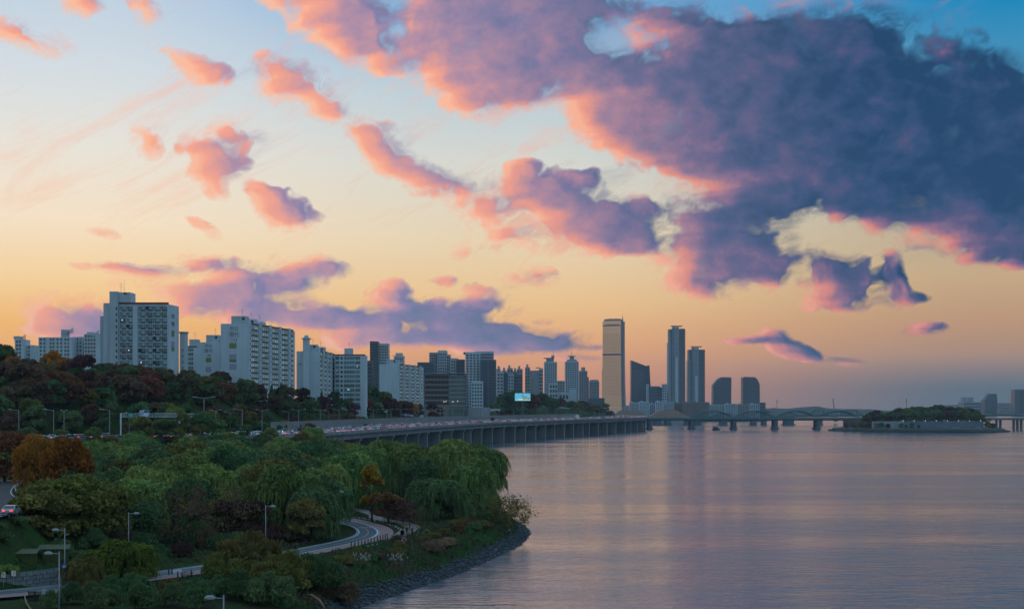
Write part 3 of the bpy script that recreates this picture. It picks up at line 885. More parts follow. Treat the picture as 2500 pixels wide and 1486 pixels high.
# ------------------------------------------------------------------ planting
def build_trees():
    TAKEN = []
    def place(kind, leaf, px, Y, size, label, group=None, sz=None, dy=0.0, **k):
        X = xw(px, Y)
        return plant(kind, leaf, X, Y, size, label, group=group, sz=sz, **k)
    # -- the big individuals one can point at
    place('large', 'orange', 88, 268, .52, 'tall orange and amber autumn tree left of the willow grove', z=13, sz=1.75, idx=0)
    place('broad', 'orange', 165, 250, .95, 'smaller bright orange tree below the tall amber one', sz=1.5, idx=3)
    place('broad', 'rust', 12, 292, 1.35, 'reddish brown tree cut by the left picture edge', z=12, sz=1.0)
    place('large', 'olive', 190, 224, 1.02, 'broad olive and orange tree overhanging the slip road car', z=7.0, sz=.92, idx=1)
    place('broad', 'olive', 105, 214, 1.15, 'low olive tree beside the slip road car', z=8.0, sz=.8, idx=4)
    place('large', 'deep', 300, 236, .78, 'dark olive tree right of the broad slip road tree', z=5.2, sz=.9, idx=2)
    place('large', 'olive', 505, 262, .8, 'rounded yellow-green tree behind the tall path lamp', sz=.95, idx=0)
    place('sparse', 'brown', 520, 247, 1.15, 'bare brownish tree in front of the yellow-green one', idx=0)
    place('sparse', 'brown', 440, 243, 1.2, 'bare grey-brown tree in the dark hollow by the path', idx=1)
    place('broad', 'wine', 590, 250, 1.0, 'small wine coloured tree behind the path lamp', sz=.85)
    place('willow', 'willow', 690, 262, 1.22, 'wide drooping willow behind the path lamp', sz=.92, idx=1)
    place('willow', 'deep', 760, 258, .95, 'dark willow with a trunk standing on the path lawn', sz=.92, idx=0)
    place('broad', 'olive', 745, 252, .8, 'olive tree with bare trunk on the lawn inside the bend', sz=.95, idx=3)
    place('willow', 'deep', 800, 285, .85, 'willow standing at the inner edge of the path bend', sz=.9, idx=2)
    place('narrow', 'orange', 908, 298, 1.12, 'slim orange and yellow tree beside the gravel walk', idx=0)
    place('broad', 'rust', 948, 296, .74, 'russet round tree on the lawn by the gravel walk', sz=.82, idx=1)
    place('broad', 'wine', 984, 292, .58, 'small wine red tree next to the russet one', sz=.85, idx=2)
    place('sparse', 'brown', 1000, 283, .55, 'thin bare sapling at the edge of the gravel walk', idx=1)
    place('willow', 'willow', 1160, 402, 1.66, 'great weeping willow hanging over the river edge', sz=.78, idx=0)
    place('willow', 'willow', 1105, 372, 1.3, 'weeping willow left of the great one at the river', sz=1.0, idx=1)
    place('willow', 'willow', 1158, 338, 1.12, 'middle weeping willow behind the small round one', sz=1.0, idx=3, z=3.6)
    place('willow', 'deep', 1075, 306, 1.12, 'low round willow behind the straw coloured reeds', sz=.78, idx=4, z=4)
    place('willow', 'willow', 955, 392, 1.35, 'dense drooping willow above the slim orange tree', sz=.95, idx=2)
    place('willow', 'deep', 1030, 352, 1.0, 'dark willow between the russet tree and the round willow', sz=1.0, idx=0)
    place('willow', 'lime', 292, 200, .82, 'bright lime green willow beside the tall lamps', sz=.66, idx=1, z=4.0)
    place('willow', 'olive', 205, 190, .5, 'small dull green willow behind the blue round sign', sz=.7, idx=3, z=5.0)
    # -- the grove between the path and the elevated road
    rows = [(268, 330, 470, 4), (285, 230, 800, 7), (308, 170, 820, 8), (330, 210, 900, 9), (352, 150, 900, 10), (376, 180, 930, 10), (400, 120, 1010, 11), (424, 160, 1060, 11), (450, 130, 1080, 11), (478, 180, 1060, 10),
            (506, 230, 1010, 9), (534, 300, 960, 8), (560, 420, 900, 6)]
    n = 0
    for (Y, a, b, cnt) in rows:
        for i in range(cnt):
            px = a + (b - a) * (i + .5) / cnt + rnd.uniform(-22, 22); y = Y + rnd.uniform(-9, 9)
            X = xw(px, y)
            if X > -26 and y < 330: continue
            w = rnd.random()
            sh = 16.2 if y > 470 else 15.0
            lf = rnd.choices(['willow', 'deep', 'olive'], [6, 2, 1.3])[0]
            where = 'front' if y < 330 else 'middle' if y < 440 else 'back'; side = 'left part below the sign gantry' if px < 430 else 'middle part below the traffic queue' if px < 760 else 'right part beside the deck piers'
            shade = {'willow': 'green', 'deep': 'dark green', 'olive': 'yellowish'}
            if w < .8:
                place('willow', lf, px, y, rnd.uniform(.92, 1.2) * (1.02 if y < 470 else .95), '%s willow in the grove, %s rows, %s' % (shade[lf], where, side), group='willows of the riverside grove', sz=rnd.uniform(.92, 1.08))
            else:
                place('broad', lf if lf != 'willow' else 'deep', px, y, rnd.uniform(1.0, 1.3), 'round %s tree in the grove, %s rows, %s' % (shade[lf], where, side), group='leafy trees of the riverside grove')
            n += 1
    # -- verge along the left part of the main road: scrub and small trees
    for i, (px, Y, s, lf) in enumerate([(20,470,1.1,'olive'),(70,500,1.0,'deep'),(100,520,1.25,'deep'),(175,505,.9,'olive'),(215,520,1.0,'deep'),(232,530,.9,'olive'),(268,545,.8,'olive'),
                                        (345,560,1.0,'olive'),(405,568,1.2,'deep'),(430,575,1.2,'willow'),(495,590,1.25,'deep'),(530,592,.8,'willow'),(455,555,1.1,'willow'),(60,440,1.2,'deep'),(150,430,1.2,'willow'),(10,400,1.3,'olive'),(120,395,1.2,'deep')]):
        place('broad', lf, px, Y, s, {'olive': 'olive', 'deep': 'dark green', 'willow': 'fresh green'}[lf] + ' tree on the road verge, ' + ('far left corner' if px < 90 else 'left of the sign gantry' if px < 290 else 'under the sign gantry'), group='verge trees below the main road', sz=.8 + .2 * (i % 2))
    for i, (p, n) in enumerate(zip(ROAD, normals(ROAD))):      # screen of small trees on the near side, with gaps
        px = CX + F * p.x / p.y
        if p.y > 612 or px < -40 or 262 < px < 335: continue
        for off in (-4.5, -10):
            q = p - n * (-off) + Vector((rnd.uniform(-3, 3), rnd.uniform(-2, 2), 0))
            lf = rnd.choice(['deep', 'willow', 'willow', 'olive'])
            plant('broad', lf, q.x, q.y, rnd.uniform(.55, .85), {'olive': 'olive', 'deep': 'dark green', 'willow': 'fresh green'}[lf] + ' small tree screening the near edge of the main road', group='small trees screening the main road', name='screen_tree')
    place('broad', 'willow', 762, 640, 1.2, 'lone green treetop poking above the elevated road parapet', sz=1.3)
    # -- wooded hill behind the main road
    pal = ['deep', 'deep', 'brown', 'wine', 'rust', 'olive', 'brown', 'brown', 'brown', 'rust']
    nm = 0
    for i, (p, n) in enumerate(zip(ROAD, normals(ROAD))):      # close row along the far kerb
        if p.y > 940 or p.y < 440: continue
        for off in (DECK_W + 5, DECK_W + 12):
            q = p + n * (off + rnd.uniform(-2, 2)) + Vector((rnd.uniform(-3, 3), 0, 0))
            if not -60 < CX + F * q.x / q.y < 1000: continue
            lk = rnd.choice(['deep', 'deep', 'wine', 'brown', 'olive'])
            plant('hill', lk, q.x, q.y, rnd.uniform(.6, 1.0), {'deep': 'dark green', 'wine': 'wine red', 'brown': 'brown', 'olive': 'olive'}[lk] + ' tree close behind the far kerb, ' + ('left of the gantry' if CX + F * q.x / q.y < 290 else 'between gantry and noise barrier' if q.y < 690 else 'behind the left half of the noise barrier' if q.y < 800 else 'behind the middle of the noise barrier'), group='trees behind the far kerb', name='kerbside_tree')
    for r in range(1, 9):
        t = r / 8.0
        for px in np.arange(-30, 1010, 37):
            x_ = px + rnd.uniform(-14, 14) + (17 if r % 2 else 0)
            # row of the hill: distance behind the road's far edge
            base = np.interp(x_, [-30, 300, 500, 700, 900, 1010], [560, 600, 655, 770, 960, 1150])
            span = np.interp(x_, [-30, 300, 500, 700, 760, 900, 1010], [105, 95, 90, 80, 45, 45, 25])
            Y = base + 8 + span * 1.1 * t
            if x_ > 720 and r % 2: continue
            X = xw(x_, Y)
            lf = rnd.choice(pal)
            if 700 < x_ < 1000: lf = rnd.choice(['wine', 'deep', 'rust', 'deep', 'wine'])
            s = rnd.uniform(.62, 1.25) * (1.0 if x_ < 700 else .92)
            if r >= 7: s *= .8
            up = ('at the foot of' if r < 3 else 'halfway up' if r < 6 else 'near the top of') + ' the wooded hill, '; under = 'below the far left flats' if x_ < 240 else 'below the tall veranda slab' if x_ < 450 else 'below the 113 block' if x_ < 720 else 'below the chimney tower block' if x_ < 830 else 'below the green banded block'
            if rnd.random() < .07:
                plant('conifer', 'deep', X, Y, rnd.uniform(.85, 1.1), 'pointed dark conifer ' + up + under, group='conifers on the wooded hill')
            else:
                plant('hill', lf, X, Y, s, {'deep': 'dark green', 'wine': 'wine red', 'rust': 'rust brown', 'olive': 'olive', 'brown': 'brown'}[lf] + ' tree ' + up + under, group='trees of the wooded hill')
            nm += 1
    for (px, Y, s, lf, lab) in [(128, 690, 1.15, 'yellow', 'golden yellow ginkgo standing tall above the hill wood'), (150, 676, .9, 'yellow', 'golden tree at the right shoulder of the tall ginkgo'),
                                (30, 668, .9, 'yellow', 'yellow tree at the far left of the hill wood'), (60, 690, .7, 'yellow', 'small yellow tree before the far left apartments'),
                                (262, 690, .7, 'yellow', 'small yellow tree against the blank left wall of the tall apartment block'), (385, 668, .6, 'orange', 'small orange tree below the numbered wall of the tall block'),
                                (-8, 690, 1.9, 'deep', 'big dark tree rising at the left picture edge')]:
        z = gh(xw(px, Y), Y)
        plant('hill', lf, xw(px, Y), Y, s, lab, sz=1.3 if lf == 'yellow' else 1.05, z=z)
    for (px, py, Y, s, lf, lab) in [(905, 975, 1060, 1.5, 'deep', 'dark tree beside the white apartment wall over the road'), (935, 980, 1075, 1.25, 'olive', 'loose olive tree before the long white apartment'),
                                    (960, 985, 1075, .9, 'wine', 'wine red tree before the long white apartment'), (1012, 1000, 1160, .9, 'yellow', 'yellowish tree at the right foot of the long white apartment'),
                                    (1055, 1000, 1210, 1.0, 'wine', 'dark red tree before the brown office block'), (1075, 1003, 1225, .8, 'wine', 'small red tree before the brown office block')]:
        plant('hill', lf, xw(px, Y), Y, s, lab, sz=1.2)
    # dark wood right of the office block up to the golden tower
    for i in range(40):
        px = 1185 + (1490 - 1185) * (i + rnd.random()) / 40
        Y = np.interp(px, [1185, 1300, 1400, 1490], [1500, 1650, 1950, 2250]) + rnd.uniform(-60, 90)
        top = np.interp(px, [1185, 1215, 1260, 1310, 1345, 1380, 1420, 1455, 1480, 1500], [968, 955, 962, 962, 968, 978, 982, 990, 984, 1002]) + rnd.uniform(-3, 5)
        h = min(19, max(9, zw(top, Y) - gh(xw(px, Y), Y)))
        lf = rnd.choice(['deep', 'deep', 'wine', 'olive', 'deep', 'rust'])
        plant('hill', lf, xw(px, Y), Y, h / 10.5, 'dark tree in the wood between office block and golden tower', group='trees of the far riverside wood', name='wood_tree')
    for (px, Y) in [(1475, 2240), (1462, 2260), (1488, 2210), (1447, 2230)]:
        plant('hill', 'wine', xw(px, Y), Y, 1.75, 'reddish tree at the foot of the golden tower', group='trees at the foot of the golden tower', z=5)
    # far lower rows so that no bare slope shows between wood and road
    for i in range(40):
        px = 1180 + 330 * (i + rnd.random()) / 40
        Y = np.interp(px, [1180, 1300, 1400, 1510], [1400, 1560, 1780, 2050])
        plant('hill', rnd.choice(['deep', 'deep', 'wine']), xw(px, Y), Y, rnd.uniform(1.0, 1.35), 'low dark tree along the road before the far wood', group='low trees along the far road', name='roadside_tree')
    # -- thickets and scrub on the river side of the path
    for (px, Y, s, lf, lab) in [(595, 199, 1.35, 'olive', 'big yellow-green thicket between path and river, middle one'), (545, 194, .8, 'olive', 'yellow-green thicket left of the big middle one'),
                                (650, 192, .9, 'olive', 'ochre tinged thicket below the big yellow-green one'), (770, 201, 1.1, 'deep', 'dark thicket at the river rocks'), (720, 197, 1.0, 'olive', 'olive thicket before the river rocks'),
                                (830, 203, .75, 'brown', 'brownish thicket leaning over the river rocks'), (470, 183, .42, 'deep', 'dark green thicket below the pink footpath'), (410, 182, .4, 'rust', 'brown thicket at the lower picture edge'),
                                (330, 180, .6, 'deep', 'dark thicket below the lime willow'), (270, 176, .6, 'deep', 'low dark thicket left of the lamp arm at the bottom'), (215, 174, .5, 'deep', 'dark scrub beside the black railing'),
                                (530, 180, .6, 'deep', 'dark thicket at the bottom behind the lamp head'), (660, 176, .8, 'deep', 'deep green thicket at the bottom before the rocks'), (420, 172, .5, 'deep', 'shadowy thicket at the bottom edge')]:
        plant('thicket', lf, xw(px, Y), Y, s, lab, cat='bush')
    for i, (px, Y, s, lf) in enumerate(((150, 208, .5, 'deep'), (235, 216, .6, 'deep'), (300, 222, .55, 'brown'), (355, 218, .5, 'deep'), (395, 226, .5, 'deep'), (445, 230, .5, 'wine'), (130, 168, .4, 'deep'), (180, 172, .5, 'deep'), (250, 168, .55, 'deep'), (330, 168, .6, 'deep'), (480, 170, .6, 'deep'), (590, 178, .7, 'deep'))):
        plant('thicket', lf, xw(px, Y), Y, s, ('dark undergrowth thicket behind the path, ' if Y > 200 else 'dark thicket along the bottom edge, ') + ('first', 'second', 'third', 'fourth', 'fifth', 'sixth')[i % 6] + ' from the left', cat='bush')
    # shrubs along the inner forest edge and on the river slope
    for i in range(34):
        px = rnd.uniform(150, 760); Y = rnd.uniform(236, 256)
        X = xw(px, Y)
        if min((Vector((X, Y, 0)) - Vector((p.x, p.y, 0))).length for p in BIKE[::2]) < 6.5: continue
        plant('shrub', rnd.choice(['deep', 'brown', 'deep', 'wine']), X, Y, rnd.uniform(.8, 1.4), 'dark shrub at the forest edge above the path, ' + ('left of the first tall lamp' if px < 320 else 'between the two tall lamps' if px < 650 else 'right of the signed lamp'), cat='bush', group='shrubs at the forest edge')
    for i in range(46):
        t = rnd.random(); k = 3 + t * 6.2
        a = np.interp(k, range(len(SHORE)), [p[0] for p in SHORE]); b = np.interp(k, range(len(SHORE)), [p[1] for p in SHORE])
        off = rnd.uniform(6.5, 13)
        X, Y = a - off * .86, b + off * .5
        if min((Vector((X, Y, 0)) - Vector((p.x, p.y, 0))).length for p in BIKE[::2]) < 5.5 or min((Vector((X, Y, 0)) - Vector((p.x, p.y, 0))).length for p in WALK[::2]) < 3.2: continue
        lf = rnd.choice(['brown', 'brown', 'deep', 'olive', 'brown', 'olive', 'rust'])
        plant('shrub', lf, X, Y, rnd.uniform(.35, .8), 'low %s scrub on the grassy river slope %s' % ({'deep': 'dark green', 'wine': 'wine red', 'rust': 'rusty', 'brown': 'brown', 'olive': 'olive'}[lf], 'below the path bend' if Y < 250 else 'below the walkers' if Y < 290 else 'at the rocky point'), cat='bush', group='scrub on the river slope', sz=.75)
    for (px, py, s, lab) in [(1062, 1330, .95, 'large clump of straw coloured reeds beside the gravel walk'), (1090, 1318, .7, 'smaller straw coloured reed clump by the willow')]:
        Y = (EYE - 4.6) * F / (py - HY)
        plant('shrub', 'straw', xw(px, Y), Y, s, lab, cat='reeds', sz=.9)
    for i in range(90):   # ivy and scrub on the bank under the slip road
        X = rnd.uniform(-84, -54); Y = rnd.uniform(180, 206)
        if gh(X, Y) < 6.6 or gh(X, Y) > 13.2 or (15 < CX + F * X / Y < 185 and Y < 203): continue
        plant('shrub', rnd.choice(['deep', 'willow', 'deep']), X, Y, rnd.uniform(.6, .9), 'leafy creeper covering the bank below the slip road', cat='bush', group='creepers on the slip road bank', sz=.55)
    # -- the tree of open crown leaning over the water
    tr, ends = branchy(91, 11.5, .36, .62, 4, lean=(.12, -.05), first=.22, n0=5)
    g = np.random.default_rng(77); E = np.array([tuple(e) for e in ends]); k = g.integers(0, len(E), 4200)
    V, Q = leaf_cards(g, E[k] + g.normal(size=(4200, 3)) * .5, .10)
    o = thing('open_tree', 'sparse tree with visible branches leaning over the rocky point', 'tree', (xw(1236, 313), 313, gh(xw(1236, 313), 313) - .1))
    link('crown', np_mesh('crown', V, Q, [LEAF['olive']]), o); link('trunk', tr.mesh('trunk', True), o)
build_trees()

# ------------------------------------------------------------------ buildings
WHITE = mat('painted_concrete', (.50, .575, .61), .85, vary=.16, scale=.35, streak=True)
WHITE2 = mat('pale_concrete', (.43, .495, .53), .85, vary=.14, scale=.35, streak=True)
GREY = mat('grey_concrete', (.30, .31, .32), .9, vary=.2, scale=.4, streak=True)
DGREY = mat('dark_cladding', (.10, .12, .14), .6, vary=.15, scale=.2)
BROWN = mat('brown_stone', (.235, .19, .165), .85, vary=.15, scale=.5)
GLASS = mat('window_glass', (.03, .06, .07), .12, spec=.6, objvar=.6)
GLASSG = mat('green_glass', (.05, .145, .15), .12, spec=.6, objvar=.5)
GLASSB = mat('blue_glass', (.045, .075, .11), .2, spec=.6, vary=.3, scale=.08)
GLASSP = mat('pale_teal_glass', (.14, .30, .31), .15, spec=.6, objvar=.7)
RAILG = mat('balcony_glass', (.05, .09, .10), .3, spec=.5, objvar=.5)
CURTAIN = mat('curtained_window', (.74, .72, .58), .6, objvar=.35)
LITWIN = mat('lit_window', (.6, .7, .6), .5, emit=(.75, 1.0, .95), estr=.8)
ROOFRED = mat('red_coping', (.20, .05, .045), .8, vary=.2, scale=.6)
SLOT = mat('dark_opening', (.03, .035, .04), .7)
RAILM = mat('dark_railing', (.06, .07, .08), .6)
OLIVEP = mat('olive_panel', (.20, .24, .08), .85)
MAUVEP = mat('mauve_panel', (.33, .33, .42), .85)
INK = mat('painted_lettering', (.05, .07, .09), .8)
STEEL = mat('galvanised_steel', (.30, .32, .34), .5, metal=.4, vary=.15, scale=2)

def part(root, name, mb, kind=None, under=None):
    """geometry written in world coordinates becomes a part of root"""
    l = root.location
    mb.v = [(v[0] - l.x, v[1] - l.y, v[2] - l.z) for v in mb.v]
    o = mb.build(name, under or root)
    if kind: o['kind'] = kind
    return o
def text_part(root, name, body, loc, height, rz=0.0, m=None, parent=None):
    cu = bpy.data.curves.new('lettering', 'FONT'); cu.body = body; cu.align_x = 'CENTER'; cu.align_y = 'CENTER'; cu.size = height * 1.25; cu.extrude = .02
    cu.resolution_u = 3
    tmp = bpy.data.objects.new('lettering_curve', cu); COL.objects.link(tmp)
    me = bpy.data.meshes.new_from_object(tmp.evaluated_get(bpy.context.evaluated_depsgraph_get()))
    bpy.data.objects.remove(tmp); bpy.data.curves.remove(cu)
    me.materials.clear(); me.materials.append(m or INK)
    o = link(name, me, parent or root)
    base = (parent or root)
    o.location = Vector(loc) - (root.location if parent is None else root.location + parent.location)
    o.rotation_euler = (math.radians(90), 0, rz)
    return o

WIN_CACHE = {}
def win_mesh(style, w, h):
    """window facing -Y in its own frame, origin at the lower left corner on the wall"""
    key = (style, round(w, 2), round(h, 2))
    if key in WIN_CACHE: return WIN_CACHE[key]
    mb = MB(); fr = .09
    if style in ('veranda', 'veranda_dark'):
        gm = GLASSG if style == 'veranda' else SLOT
        mb.box((0, -.05, .0), (w, .0, h), gm)
        mb.box((0, -.14, h * .36), (w, -.08, h * .36 + .1), RAILM)
        for k in range(5 if style == 'veranda' else 3):
            x = (w - fr) * k / (4 if style == 'veranda' else 2)
            mb.box((x, -.11, 0), (x + fr, -.05, h), WHITE if style == 'veranda' else RAILM)
        mb.box((w * .54, -.085, h * .4), (w * .9, -.052, h * .95), GLASSP)
        mb.box((.02, -.12, .02), (w - .02, -.09, h * .3), RAILG)
        mb.box((w * .1, -.42, .1), (w * .1 + .75, -.14, .75), WHITE2)
    elif style == 'balcony':      # pale double casement over a dark balcony box
        mb.box((0, -.04, 0), (w, 0, h), SLOT)
        mb.box((w * .05, -.09, h * .34), (w * .42, -.04, h * .97), CURTAIN)
        mb.box((w * .55, -.09, h * .34), (w * .95, -.04, h * .97), CURTAIN)
        mb.box((0, -.16, -.02), (w, -.04, h * .34), RAILM)
    elif style == 'slider':
        mb.box((0, -.05, 0), (w, 0, h), GLASS)
        for x in (0, w * .5 - fr / 2, w - fr): mb.box((x, -.1, 0), (x + fr, -.05, h), WHITE)
        for z in (0, h - fr): mb.box((fr, -.1, z), (w - fr, -.05, z + fr), WHITE)
    elif style == 'lit':
        mb.box((0, -.05, 0), (w, 0, h), GLASSG); mb.box((w * .3, -.09, h * .62), (w * .52, -.05, h * .8), LITWIN)
        for x in (0, w * .5 - fr / 2, w - fr): mb.box((x, -.1, 0), (x + fr, -.05, h), WHITE)
    elif style == 'slot':
        mb.box((0, -.05, 0), (w, 0, h), SLOT)
    elif style == 'band':
        mb.box((0, -.06, 0), (w, 0, h), GLASSG)
        for k in range(1, 4): mb.box((w * k / 4 - .05, -.1, 0), (w * k / 4 + .05, -.06, h), WHITE2)
    WIN_CACHE[key] = mb.mesh('window')
    return WIN_CACHE[key]
def windows(root, style, p0, u, cols, rows, dx, dz, w, h, skip=0.0, alt=None, name='window', rs=None):
    """grid of window parts. p0 world point of first lower-left corner, u unit vector along the wall (to the right seen from outside)"""
    rz = math.atan2(u[1], u[0]); r = rs or rnd
    for j in range(rows):
        for i in range(cols):
            if skip and r.random() < skip: continue
            x = dx[i] if isinstance(dx, (list, tuple)) else dx * i
            s = style
            if alt and r.random() < alt[1]: s = alt[0]
            if style in ('veranda', 'band', 'slider') and r.random() < .035: s = 'lit'
            o = link(name, win_mesh(s, w, h), root)
            o.location = Vector((p0[0] + u[0] * x, p0[1] + u[1] * x, p0[2] + dz * j)) - root.location
            o.rotation_euler = (0, 0, rz)
def aerial(mb, x, y, z, h):
    mb.tube((x, y, z), (x, y, z + h), .09, .05, STEEL, 4)
    for k in (.55, .7, .85): mb.box((x - .8, y - .04, z + h * k), (x + .8, y + .04, z + h * k + .08), STEEL)

def apartments():
    # --- A: tall slab with green glazed verandas
    Y = 710; fh = 14.75 * Y / F
    x0, x1, x2, x3 = xw(243, Y), xw(290, Y), xw(410, Y), xw(411, Y)
    r = thing('apartment_building', 'tall white apartment slab with green glazed verandas, biggest of the left blocks', 'building', (xw(330, Y), Y, 40))
    zt = zw(742, Y)
    b = MB(); b.prism([(x1, Y), (x2, Y), (x2, Y + 15), (x1, Y + 15)], 8, zt, WHITE)
    b.prism([(x2, Y + .5), (x2 + .01, Y + .5), (x2 + 1.3, Y + 18), (x2, Y + 18)], 8, zt, WHITE); part(r, 'wall', b)
    b = MB()
    b.prism([(xw(270, Y), Y - 2), (x1 - .05, Y - 2), (x1 - .05, Y + 12), (xw(270, Y), Y + 12)], 8, zw(712, Y), WHITE2)
    b.prism([(xw(270, Y) + .1, Y - .5), (xw(318, Y), Y - .5), (xw(318, Y), Y + 10), (xw(270, Y) + .1, Y + 10)], zt + .9, zw(713.5, Y), WHITE2)
    part(r, 'stair_tower', b)
    b = MB()
    b.hexa([(xw(252, Y), Y - 1, 8), (xw(270, Y) - .05, Y - 1, 8), (xw(270, Y) - .05, Y + 12, 8), (xw(252, Y), Y + 12, 8),
            (xw(254, Y), Y - 1, zw(740, Y)), (xw(270, Y) - .05, Y - 1, zw(740, Y)), (xw(270, Y) - .05, Y + 12, zw(740, Y)), (xw(254, Y), Y + 12, zw(740, Y))], WHITE2)
    b.prism([(x0, Y + 1), (xw(252, Y) - .05, Y + 1), (xw(252, Y) - .05, Y + 13), (x0, Y + 13)], 8, zw(771, Y), WHITE2); part(r, 'side_wing', b)
    b = MB(); b.box((x1 + .1, Y - .5, zt + .01), (x2 + .2, Y + 1, zt + .85), ROOFRED); part(r, 'roof_coping', b)
    b = MB(); b.box((xw(325, Y), Y - .45, 8), (xw(335.5, Y), Y - .01, zt - .5), WHITE); part(r, 'pilaster', b)
    b = MB()
    for k in range(13): b.box((x1 + .3, Y - .35, zt - 1.1 - fh * k), (xw(324.7, Y), Y - .01, zt - .75 - fh * k), WHITE); b.box((xw(336, Y), Y - .35, zt - 1.1 - fh * k), (x2 - .3, Y - .01, zt - .75 - fh * k), WHITE)
    part(r, 'floor_slab_edges', b, 'stuff')
    g = random.Random(3)
    for j in range(13):
        z = zt - 1.1 - fh * (j + 1) + .4
        for k in range(2):
            w = (xw(324.5, Y) - x1 - .8) / 2
            windows(r, 'veranda', (x1 + .5 + (w + .15) * k, Y - .02, z), (1, 0), 1, 1, 0, 0, w - .05, fh - .52, alt=('veranda_dark', .2), rs=g)
        for k in range(4):
            w = (x2 - xw(336.5, Y) - .9) / 4
            windows(r, 'veranda', (xw(336.5, Y) + .2 + (w + .1) * k, Y - .02, z), (1, 0), 1, 1, 0, 0, w, fh - .52, alt=('veranda_dark', .25), rs=g)
    windows(r, 'slot', (x1 - 1.0, Y - 2.02, zt - fh * 13), (1, 0), 1, 13, 0, fh, .7, 1.4)
    b = MB(); b.box((xw(286, Y), Y - 2.08, zw(719, Y)), (xw(294.5, Y) - 1.7, Y - 2, zw(714.5, Y)), SLOT); b.box((xw(303, Y), Y - .58, zw(719, Y)), (xw(310, Y), Y - .5, zw(714.5, Y)), SLOT); part(r, 'louvre', b)
    b = MB(); aerial(b, xw(290, Y), Y + 4, zw(712, Y), 5.0); b.tube((xw(298, Y), Y + 4, zw(712, Y)), (xw(298, Y), Y + 4, zw(680, Y)), .08, .04, STEEL, 4); part(r, 'aerial', b)
    # lettering on the gable, which faces away to the right
    gx = x2 + .1; rz = math.atan2(17.5, 1.3)
    for s, dz in (('한강', 6), ('現代', 10)):
        text_part(r, 'lettering', s, (x2 + .75, Y + 8, zt - dz), 2.0, rz)
    for za, zb, m_ in ((16.2, 13.2, OLIVEP), (22, 19, MAUVEP), (23.8, 22.05, OLIVEP)):
        b = MB(); b.hexa([(x2 + .55, Y + 6, zt - za), (x2 + .8, Y + 6, zt - za), (x2 + .95, Y + 10, zt - za), (x2 + .7, Y + 10, zt - za), (x2 + .55, Y + 6, zt - zb), (x2 + .8, Y + 6, zt - zb), (x2 + .95, Y + 10, zt - zb), (x2 + .7, Y + 10, zt - zb)], m_); part(r, 'painted_panel', b)

    # --- generic slab with its gable to the camera and its long side running away from it
    def slab(label, pxa, pxb, pyt, Y, pxe, lines, panels, cols, fpx, nf, tower=None, name='apartment_building', base=6, wm=WHITE, numx=None):
        fh = fpx * Y / F; xa, xb = xw(pxa, Y), xw(pxb, Y); zt = zw(pyt, Y)
        # far end of the long side: follow the ray of column pxe
        L = cols * 8.4 + 4.0
        xe = xb; xs = xb
        Ye = Y + L; xe = xb + (xw(pxe, Ye) - xb)
        r = thing(name, label, 'building', ((xa + xb) / 2, Y, base))
        b = MB(); off = xe - xb
        b.prism([(xa, Y), (xb, Y), (xe, Ye), (xa + off, Ye)], base, zt, wm); part(r, 'wall', b)
        u = Vector((off, L, 0)).normalized(); nrm = Vector((u.y, -u.x, 0))
        for k in range(cols):
            gap = (k // 2) * 1.0; p = Vector((xb, Y, 0)) + u * (4.6 + k * 8.4 - (k % 2) * 2.2) + nrm * .02
            windows(r, 'balcony', (p.x, p.y, zt - fh * nf - .4), (u.x, u.y), 1, nf, 0, fh, 5.6, fh * .84)
            if k % 2 == 0:
                b = MB(); q0 = Vector((xb, Y, 6)) + u * (k * 8.4 + .2); q1 = q0 + u * 3.6; n_ = nrm * .9
                b.prism([tuple((q0 - nrm * .05).xy), tuple((q0 + n_).xy), tuple((q1 + n_).xy), tuple((q1 - nrm * .05).xy)], 6, zt + 1.2, wm); part(r, 'stair_shaft', b)
                q = Vector((xb, Y, 0)) + u * (1.3 + k * 8.4) + nrm * .93
                windows(r, 'slider', (q.x, q.y, zt - fh * nf + .5), (u.x, u.y), 1, nf, 0, fh, 1.3, 1.3)
        for k in range(cols):
            b = MB(); p = Vector((xb, Y, zt)) + u * (2.6 + k * 8.4); q = p + u * 7.6; n_ = nrm * .6
            b.hexa([p, p + n_, q + n_, q, p + Vector((0, 0, .9)), p + n_ * .2 + Vector((0, 0, .9)), q + n_ * .2 + Vector((0, 0, .9)), q + Vector((0, 0, .9))], ROOFRED)
            part(r, 'roof_coping', b)
        nb = max(1, cols // 3)
        for k in range(nb):      # lift houses along the roof
            c = Vector((xa + (xb - xa) * .38, Y + 1 + k * (L / nb), 0))
            b = MB(); b.box((c.x, c.y, zt + .02), (xb - .9, c.y + 9, zt + 4.4), WHITE2); lh = part(r, 'lift_house', b)
            b = MB(); b.box((xb - 3.2, c.y - .06, zt + 2.2), (xb - 1.8, c.y, zt + 3.6), SLOT); part(r, 'louvre', b, under=lh)
            b = MB(); aerial(b, xb - 4, c.y + 5, zt + 4.4, 4.5); part(r, 'aerial', b, under=lh)
        cxm = (xa + xb) / 2 + (numx or 0)
        for s, py, h in lines: text_part(r, 'lettering', s, (cxm, Y - .03, zw(py, Y)), h)
        for (pa, pb, pc, pd, m_) in panels:
            b = MB(); b.box((xw(pa, Y), Y - .04, zw(pd, Y)), (xw(pb, Y), Y - .005, zw(pc, Y)), m_); part(r, 'painted_panel', b)
        b = MB()
        for k in range(1, 5): b.box((xa, Y - .02, zt - k * fh * 2.5), (xb, Y - .004, zt - k * fh * 2.5 + .12), WHITE2)
        part(r, 'wall_joint_lines', b, 'stuff')
        if tower: tower(r, xa, xb, zt)
        return r
